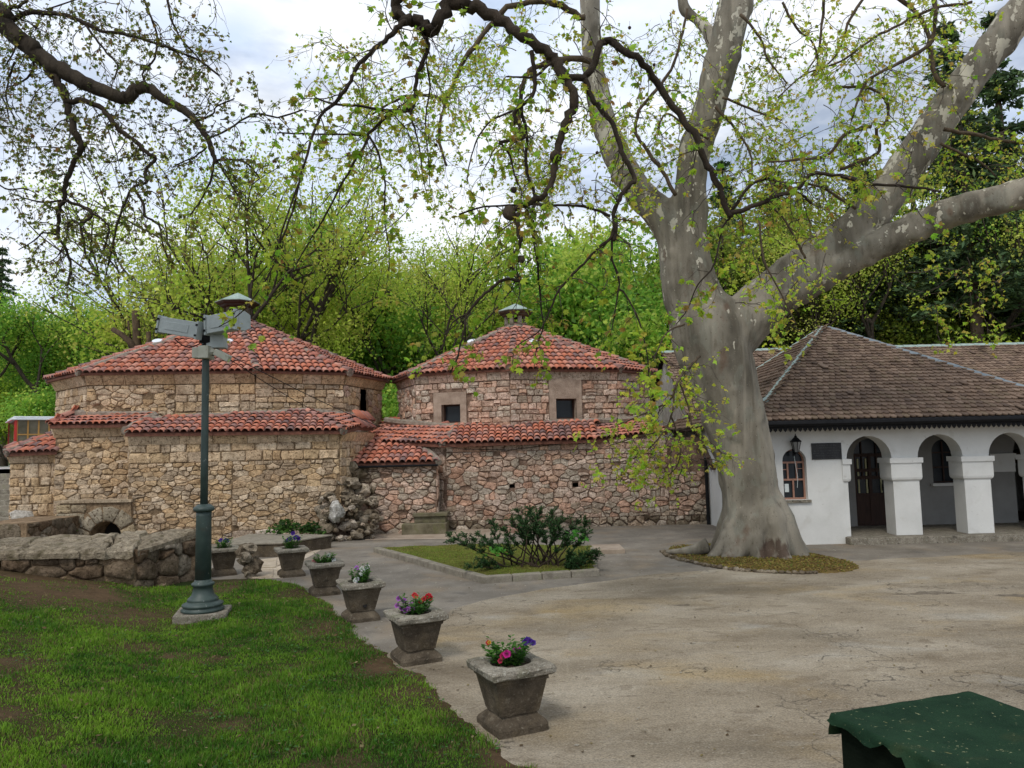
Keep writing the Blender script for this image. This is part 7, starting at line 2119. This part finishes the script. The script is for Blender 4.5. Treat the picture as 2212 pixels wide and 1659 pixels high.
left_paths = [
    A3([(300, 430), (380, 540), (420, 650), (460, 760), (490, 880), (530, 950), (490, 1030), (450, 1120), (420, 1220), (420, 1290), (390, 1340), (380, 1440), (375, 1520), (430, 1620), (460, 1720), (440, 1850)], Yl2, 19, 4, fL),
    A3([(425, 670), (540, 655), (640, 690), (720, 770), (780, 850), (880, 920), (950, 990), (1010, 1030), (940, 1110), (950, 1180), (860, 1220), (800, 1340), (760, 1450), (730, 1600), (700, 1720)], Yl2, 13, 3, fL),
    A3([(870, 1220), (930, 1320), (940, 1400), (1030, 1460), (1060, 1600), (1100, 1700)], Yl2, 7, 3, fL),
    A3([(430, 1300), (590, 1370), (560, 1430), (520, 1460), (540, 1550), (560, 1680)], Yl2, 8, 4, fL), A3([(590, 1375), (700, 1460), (690, 1560), (650, 1680)], Yl2, 6, 2, fL), A3([(520, 1455), (450, 1430), (430, 1540), (380, 1650)], Yl2, 5, 2, fL),
    A3([(-40, 190), (100, 115), (200, 85), (400, 90), (550, 150), (650, 200), (850, 230), (1000, 280), (1150, 330), (1300, 400), (1420, 490)], Yl2, 12, 4, fL),
    A3([(550, 150), (620, 250), (690, 340), (760, 420), (740, 520)], Yl2, 7, 3, fL), A3([(930, -20), (980, 120), (1020, 250), (1000, 380), (920, 480), (970, 560)], Yl2, 6, 3, fL), A3([(1085, -20), (1110, 120), (1180, 260), (1260, 350), (1330, 430)], Yl2, 6, 3, fL),
    A3([(1400, 1040), (1500, 1035), (1600, 1060), (1680, 1150)], 9.4, 6, 3, fL), A3([(1385, 1040), (1360, 1180), (1300, 1300), (1230, 1400)], 9.4, 6, 3, fL), A3([(1260, 790), (1380, 740), (1400, 690), (1520, 640)], 9.4, 5, 3, fL),
    A3([(1340, 950), (1270, 1010), (1180, 1050), (1120, 1080)], 9.4, 5, 2, fL), A3([(1340, 900), (1480, 840), (1640, 740), (1800, 760), (1960, 710)], 9.2, 5, 4, fL), A3([(1420, 1060), (1480, 1160), (1560, 1300), (1640, 1400)], 9.4, 6, 2, fL),
    A3([(100, 400), (60, 500), (40, 640), (90, 760), (110, 840)], Yl2, 5, 2, fL), A3([(210, 330), (210, 460), (130, 540), (60, 560)], Yl2, 6, 3, fL), A3([(20, 160), (100, 280), (40, 420)], Yl2, 6, 3, fL),
    A3([(400, 1300), (300, 1310), (180, 1290), (60, 1250)], Yl2, 5, 2, fL), A3([(370, 1520), (280, 1510), (220, 1560), (120, 1620)], Yl2, 5, 2, fL), A3([(500, 940), (400, 960), (280, 950), (130, 970)], Yl2, 3, 1.5, fL), A3([(680, 790), (720, 900), (760, 1040), (660, 1040)], Yl2, 3, 1.5, fL),
    A3([(480, 800), (400, 780), (340, 860), (300, 940)], Yl2, 3, 1.5, fL), A3([(-30, 1180), (60, 1230), (160, 1220), (240, 1260)], Yl2, 4, 2, fL), A3([(-30, 560), (40, 680), (60, 780), (120, 850)], Yl2, 4, 2, fL), A3([(0, 60), (120, 40), (200, -20)], Yl2, 10, 6, fL), A3([(300, 60), (420, 20), (540, -20)], Yl2, 4, 3, fL),
]
mbt2, lv2 = MB(), Leaves()
PALD = [(.21, .25, .04), (.16, .20, .035), (.27, .28, .06), (.22, .17, .06), (.13, .16, .035)]
branch_set(PT2, left_paths, PALD, .05, .55, mbt2, lv2, .10, .9, m=M_BARK, tone=(.55, .51, .45), dens=.54, size_r=(0, .06))
for k in range(70):
    p = P(ui(-20, 480), ui(-40, 320), ui(9, 12)); d = Vector((ui(-1, 1), ui(-.5, .5), ui(-1, .3))).normalized()
    twig(mbt2, lv2, p, d, ui(.5, 1.0), .007, .05, PALD, 1, .7, .8, (0, .07))
mbt2.build('twigs', M_TWIG, PT2)
leaf_mass('foliage', lv2, PT2, 60)

# ---- trees behind the baths
def make_tree(H, spread, nleaf, leaf, pal, seed, trunk_r=.28, fork=.35, clump=.9, bare=0.0, flat=.75):
    """returns (wood mesh, leaf mesh) with the base at the origin"""
    random.seed(seed)
    mb = MB(); tips = []
    def grow(p, d, L, r, lev):
        n = 5; pts = [p]; dd = d.copy()
        for k in range(n):
            dd = (dd + rvec() * .16 + Vector((0, 0, .06))).normalized(); pts.append(pts[-1] + dd * L / n)
        mb.tube(pts, list(np.linspace(r, r * .55, n + 1)), 8 if lev == 0 else (5 if lev < 3 else 3), (1, 1, 1), cap=False)
        if lev >= 4 or r < .012: tips.append(pts[-1]); tips.append(pts[3]); return
        if lev >= 2: tips.append(pts[-2])
        kids = 3 if lev < 3 else 2
        for k in range(kids + (random.random() < .5)):
            a = 2 * PI * (k + random.random() * .6) / kids
            s = dd.orthogonal().normalized(); w = dd.cross(s)
            nd = (dd * ui(.55, 1.1) + (s * math.cos(a) + w * math.sin(a)) * ui(.5, .95) * spread + Vector((0, 0, .12))).normalized()
            q = pts[random.choice((3, 4, 5))] if lev else pts[random.choice((4, 5))]
            grow(q, nd, L * ui(.55, .82) if lev else H * ui(.2, .3), r * ui(.45, .68), lev + 1)
    grow(Vector((0, 0, -.3)), Vector((ui(-.06, .06), ui(-.06, .06), 1)).normalized(), H * fork, trunk_r, 0)
    T = np.array([t[:] for t in tips])
    rg = np.random.default_rng(seed)
    k = max(1, nleaf // len(T))
    wt = rg.random(len(T)) * 1.6 * (rg.random(len(T)) > bare)
    reps = np.maximum(0, (k * wt)).astype(int)
    c = np.repeat(T, reps, 0)
    c = c + rg.normal(0, clump * .5, c.shape) * np.array([1, 1, flat])
    n = len(c)
    tint = np.array(pal)[np.repeat(rg.integers(0, len(pal), len(T)), reps)] * (.7 + .6 * rg.random((n, 1)))
    a = rg.normal(0, 1, (n, 3)); a /= np.linalg.norm(a, axis=1, keepdims=True)
    b_ = np.cross(a, rg.normal(0, 1, (n, 3))); b_ /= np.linalg.norm(b_, axis=1, keepdims=True) + 1e-9
    s = (leaf * (.6 + .8 * rg.random(n)))[:, None]
    V = np.stack([c - a * s, c + b_ * s * .7, c + a * s, c - b_ * s * .7], 1).reshape(-1, 3)
    i = np.arange(n)[:, None] * 4
    top = np.percentile(c[:, 2], 99.5)
    V = V * (H / top); mb.v = [tuple(x * H / top for x in v) for v in mb.v]
    lm = mesh_np('crown', V, np.concatenate([i + [0, 1, 2, 3]], 0), np.repeat(tint, 4, 0)); lm.materials.append(M_LEAF)
    wm = mb.mesh('trunk', True); wm.materials.append(M_BARK)
    return wm, lm
def make_conifer(H, R0, n, pal, seed, z0=.12, needle=.16):
    random.seed(seed); rg = np.random.default_rng(seed)
    mb = MB(); mb.tube([(0, 0, -.3), (.05, 0, H * .4), (0, .05, H * .75), (0, 0, H)], [H * .017, H * .013, H * .007, .02], 8, (1.5, 1.35, 1.2))
    cs, ds, ts = [], [], []
    lv_ = int(H * 2.2)
    for k in range(lv_):
        z = H * (z0 + (1 - z0) * (k + random.random()) / lv_); f = 1 - (z / H - z0) / (1 - z0)
        for j in range(random.choice((3, 4, 5))):
            a = ui(0, 2 * PI); L = R0 * (f ** .8) * ui(.55, 1.1) + .25
            d = Vector((math.cos(a), math.sin(a), 0)); e = Vector((0, 0, z)) + d * L + Vector((0, 0, -L * ui(.05, .4)))
            mb.tube([(0, 0, z), (Vector((0, 0, z)) + e) / 2 + Vector((0, 0, .12 * L)), e], [.035, .02, .008], 3, (1, .95, .9), cap=False)
            m = int(n * L / (lv_ * 4 * R0 * .6)) + 4
            t_ = rg.random(m) ** .7
            base = np.outer(1 - t_, [0, 0, z]) + np.outer(t_, e[:]) + np.outer(t_ * (1 - t_) * 4 * .1 * L, [0, 0, 1])
            w = .10 + .28 * (1 - t_) * L * .5
            base = base + rg.normal(0, 1, (m, 3)) * np.stack([w, w, w * .45], 1)
            cs.append(base); ds.append(np.tile(d[:], (m, 1)) + rg.normal(0, .6, (m, 3))); ts.append(np.array(pal)[rg.integers(0, len(pal), m)] * (.65 + .7 * rg.random((m, 1))))
    c = np.concatenate(cs); d = np.concatenate(ds); d /= np.linalg.norm(d, axis=1, keepdims=True); t = np.concatenate(ts)
    b_ = np.cross(d, rg.normal(0, 1, d.shape)); b_ /= np.linalg.norm(b_, axis=1, keepdims=True)
    s = (needle * (.6 + .8 * rg.random(len(c))))[:, None]
    V = np.stack([c - d * s, c + b_ * s * .32, c + d * s + np.array([0, 0, -.03]), c - b_ * s * .32], 1).reshape(-1, 3)
    lm = mesh_np('crown', V, np.arange(len(c))[:, None] * 4 + [0, 1, 2, 3], np.repeat(t, 4, 0)); lm.materials.append(M_NEEDLE)
    wm = mb.mesh('trunk', True); wm.materials.append(M_BARK)
    return wm, lm
YG = [(.56, .66, .09), (.47, .61, .08), (.64, .69, .14), (.40, .53, .065), (.54, .53, .11)]
VG = [(.28, .50, .07), (.21, .42, .055), (.38, .57, .08), (.13, .29, .04), (.49, .61, .10)]
MG = [(.36, .50, .045), (.26, .40, .035), (.46, .56, .07), (.16, .27, .03)]
DK = [(.06, .11, .045), (.085, .15, .05), (.04, .075, .032), (.12, .18, .06)]
OL = [(.20, .28, .035), (.14, .20, .03), (.30, .36, .05), (.09, .13, .02), (.24, .24, .05)]
kinds = {
    'thin': [make_tree(15, .85, 16000, .052, YG + MG[:1], 21, .21, .30, .9, .25), make_tree(15, .95, 15500, .052, YG + VG[:1], 22, .19, .26, .9, .25)],
    'vivid': [make_tree(13, .95, 36000, .068, VG, 31, .26, .22, .85, .12), make_tree(13, 1.0, 34000, .068, VG, 32, .26, .18, .9, .15)],
    'yellow': [make_tree(13, .95, 30000, .06, YG, 41, .24, .22, .8, .15), make_tree(13, 1.0, 32000, .065, MG, 42, .24, .2, .85, .15)],
    'olive': [make_tree(13, .95, 30000, .06, OL, 43, .24, .22, .8, .15), make_tree(13, 1.0, 32000, .06, OL, 44, .24, .2, .85, .15)],
    'under': [make_tree(6, 1.1, 22000, .055, VG, 51, .10, .12, .6, .1), make_tree(6, 1.1, 20000, .055, MG, 52, .10, .1, .6, .1)],
    'conifer': [make_conifer(20, 3.0, 19000, DK, 61), make_conifer(20, 3.3, 20000, DK, 62, .05)],
    'pine': [make_conifer(20, 3.6, 16000, DK + [(.05, .08, .03)], 71, .42)],
}
random.seed(5)
def tree(kind, i, u, Y, H, label, z=None, H0=None):
    if u > 1580 and kind in ('yellow', 'vivid'): kind = 'olive'
    p = P(u, 967, Y); zz = hz(np.array([p.x]), np.array([p.y]))[0] if Y > 44 else (0 if z is None else z)
    wm, lm = kinds[kind][i % len(kinds[kind])]
    h0 = {'thin': 15, 'vivid': 13, 'yellow': 13, 'olive': 13, 'under': 6, 'conifer': 20, 'pine': 20}[kind]
    nm = {'thin': 'young_leafed_tree', 'vivid': 'leafy_tree', 'yellow': 'leafy_tree', 'olive': 'leafy_tree', 'under': 'small_tree', 'conifer': 'spruce_tree', 'pine': 'pine_tree'}[kind]
    t = thing(nm, label, 'tree', (p.x, p.y, zz), 'trees standing behind the baths and the white house')
    s = H / h0
    t.rotation_euler = (0, 0, ui(0, 6.28)); t.scale = (s * ui(.95, 1.1), s * ui(.95, 1.1), s)
    for n_, m_ in (('trunk', wm), ('crown', lm)):
        o = bpy.data.objects.new(n_, m_); COL.objects.link(o); o.parent = t
    return t
for k, (kd, i, u, Y, H, lab) in enumerate([
    ('thin', 0, 395, 38, 17.4, 'tall sparse spring tree left of the floodlights, straight dark trunk'),
    ('thin', 1, 520, 42, 20.0, 'tallest thinly leafed tree rising behind the larger bath roof turret'),
    ('thin', 0, 610, 40, 17.8, 'thinly leafed tree with thick trunk just right of the roof turret'),
    ('thin', 1, 712, 39, 17.0, 'forked thinly leafed tree over the right slope of the larger roof'),
    ('yellow', 0, 455, 46, 15.5, 'yellow green tree filling in behind the floodlights'),
    ('vivid', 0, 555, 48, 15.0, 'bright green tree behind the larger bath turret'),
    ('vivid', 1, 845, 50, 15.0, 'rounded vivid green tree above the gap between the two roofs'),
    ('yellow', 0, 790, 44, 13.0, 'yellow green tree behind the gap between the baths'),
    ('yellow', 0, 925, 48, 15.5, 'domed yellow green tree left of the smaller turret'),
    ('thin', 0, 1000, 41, 15.5, 'thin tree with spreading dark limbs left of the smaller turret'),
    ('yellow', 1, 1085, 50, 14.5, 'olive green tree straight behind the smaller turret'),
    ('vivid', 0, 1235, 46, 15.5, 'tall vivid green tree right of the smaller turret'),
    ('vivid', 1, 1330, 44, 14.8, 'dense bright green tree beside the big plane trunk'),
    ('yellow', 0, 1405, 50, 15.5, 'yellow green tree just left of the big plane trunk'),
    ('vivid', 1, 660, 52, 15.5, 'bright green tree deep behind the larger roof slope'),
    ('under', 0, 760, 40, 6.5, 'low bright green tree at the right end of the larger roof'),
    ('under', 1, 870, 36, 6.2, 'low tree seen through the gap between the baths'),
    ('under', 0, 1010, 42, 7.0, 'low bush like tree behind left slope of the smaller roof'),
    ('under', 0, 1260, 38, 6.8, 'low bright tree behind the right slope of the smaller roof'),
    ('under', 1, 1390, 38, 6.8, 'low tree in the gap beside the weathered gable'),
    ('vivid', 0, 215, 44, 10.0, 'bright green tree left of the larger roof'),
    ('vivid', 1, 130, 40, 9.2, 'dense green tree behind the red wagon'),
    ('yellow', 1, 60, 46, 10.5, 'olive green tree at the far left above the wagon'),
    ('vivid', 0, 10, 41, 9.0, 'bright green tree at the far left edge'),
    ('under', 1, 90, 37, 4.2, 'low dark bushy tree right beside the red wagon'),
    ('under', 0, 30, 38, 4.5, 'low green tree straight behind the red wagon'),
    ('conifer', 0, -10, 58, 17.0, 'dark spruce at the far left edge'),
    ('conifer', 0, 1590, 46, 20.5, 'dark spruce right behind the big plane trunk'),
    ('conifer', 1, 1700, 48, 21.0, 'dark spruce over the peak of the brown roof'),
    ('conifer', 0, 1890, 46, 21.5, 'dark spruce right of the brown roof peak'),
    ('conifer', 1, 2010, 44, 21.0, 'tall dark spruce between the two thick right limbs'),
    ('conifer', 0, 2110, 40, 26.0, 'tallest spruce at the upper right'),
    ('conifer', 1, 2215, 38, 25.0, 'tall spruce at the right edge'),
    ('pine', 0, 2128, 36, 21.0, 'pine with a bare pale straight trunk above the rear roof'),
    ('pine', 0, 1905, 39, 17.0, 'slim pine with bare brown trunk behind the rear roof'),
    ('conifer', 0, 2300, 48, 22, 'spruce just off the right edge'),
    ('yellow', 1, 1660, 42, 15.5, 'olive tree mixed among the spruces over the left roof hip'),
    ('yellow', 1, 1770, 44, 15.5, 'olive tree mixed among the spruces at the roof peak'),
    ('yellow', 1, 1950, 42, 10.5, 'olive tree in front of the spruces over the rear roof'),
    ('yellow', 0, 2060, 43, 10.0, 'dull green tree over the middle of the rear roof'),
    ('yellow', 1, 2190, 40, 10.0, 'olive tree low over the rear roof at the right edge'),
    ('yellow', 0, 1850, 43, 15.5, 'tall olive green tree over the right slope of the brown roof'),
    ('vivid', 0, 1720, 41, 10.5, 'low olive green tree right behind the brown roof peak'),
    ('vivid', 1, 1980, 41, 9.5, 'broad olive green tree low over the rear roof'),
    ('thin', 1, 1960, 37, 15.0, 'airy young leafed tree in front of the spruces between the right limbs'),
    ('thin', 0, 2085, 38, 17.0, 'airy young leafed tree in front of the tallest spruce'),
    ('thin', 1, 2200, 37, 16.0, 'airy young leafed tree at the right edge over the rear roof'),
    ('thin', 0, 1715, 39, 14.5, 'airy young leafed tree above the left hip of the brown roof'),
    ('under', 1, 1830, 40, 7.5, 'low olive tree right of the brown roof peak'),
    ('under', 1, 2000, 38, 7.2, 'low olive tree over the middle of the rear roof'),
    ('under', 1, 2120, 38, 7.0, 'low olive tree by the pale pine trunk'),
    ('under', 1, 1500, 40, 6.5, 'low tree hidden mostly by the plane trunk'),
]):
    tree(kd, k if kd in ('under',) else i, u, Y, H, lab, z=2.0 if u < 250 else 0)
# far-off wood closing the view
n = 170000
X = rng.uniform(-75, 75, n); Y = rng.uniform(64, 100, n); top = 4.5 + 5 * vfbm(X, Y, .2, 90) + np.where(X > 14, 5, 0) - np.where(X < -26, 3.5, 0)
Z = hz(X, Y) + top * rng.random(n) ** .8 - .3
k_ = (X > 12)[:, None]
cols = np.where(k_, np.array(DK + MG)[rng.integers(0, 8, n)], np.array(VG + MG)[rng.integers(0, 9, n)]) * (.6 + .7 * rng.random((n, 1)))
a = rng.normal(0, 1, (n, 3)); a /= np.linalg.norm(a, axis=1, keepdims=True); b_ = np.cross(a, rng.normal(0, 1, (n, 3))); b_ /= np.linalg.norm(b_, axis=1, keepdims=True)
s = (.14 + .14 * rng.random(n))[:, None]; c = np.stack([X, Y, Z], 1)
V = np.stack([c - a * s, c + b_ * s * .7, c + a * s, c - b_ * s * .7], 1).reshape(-1, 3)
tag(obj('woodland', mesh_np('woodland', V, np.arange(n)[:, None] * 4 + [0, 1, 2, 3], np.repeat(cols, 4, 0)), M_LEAF), 'distant woodland closing the view behind the trees', 'woodland', kind='stuff')

# pollarded stump behind the larger roof
SP = thing('pollarded_tree', 'cut back bare tree with stubby sawn limbs above the left slope of the larger roof', 'tree', (P(290, 900, 34).x, 34, 0))
mb = MB()
mb.tube(*zip(*[(P(u, v, 34), w * 34 / F / 2) for u, v, w in ((300, 900, 20), (298, 800, 19), (296, 742, 18), (295, 710, 16), (292, 672, 15))]), 9, (1.6, 1.4, 1.1))
mb.tube(*zip(*[(P(u, v, 33.8), w * 34 / F / 2) for u, v, w in ((296, 760, 16), (280, 738, 13), (262, 722, 12), (243, 711, 11))]), 8, (1.4, 1.2, 1.0))
mb.tube(*zip(*[(P(u, v, 34), w * 34 / F / 2) for u, v, w in ((283, 742, 7), (279, 715, 5), (277, 693, 4))]), 6, (1.4, 1.2, 1.0))
mb.tube(*zip(*[(P(u, v, 34), w * 34 / F / 2) for u, v, w in ((322, 800, 12), (322, 750, 11), (321, 716, 10))]), 8, (1.6, 1.4, 1.1))
mb.build('trunk', M_BARK, SP, True)
mbt, lv = MB(), Leaves()
for k in range(40):
    p = P(ui(290, 345), ui(640, 760), 34); twig(mbt, lv, p, Vector((ui(-.5, .5), ui(-.3, .3), 1)).normalized(), ui(1, 2.4), .012, .10, YG, 1, .35, -.6, (0, .25))
mbt.build('twigs', M_TWIG, SP); leaf_mass('foliage', lv, SP)
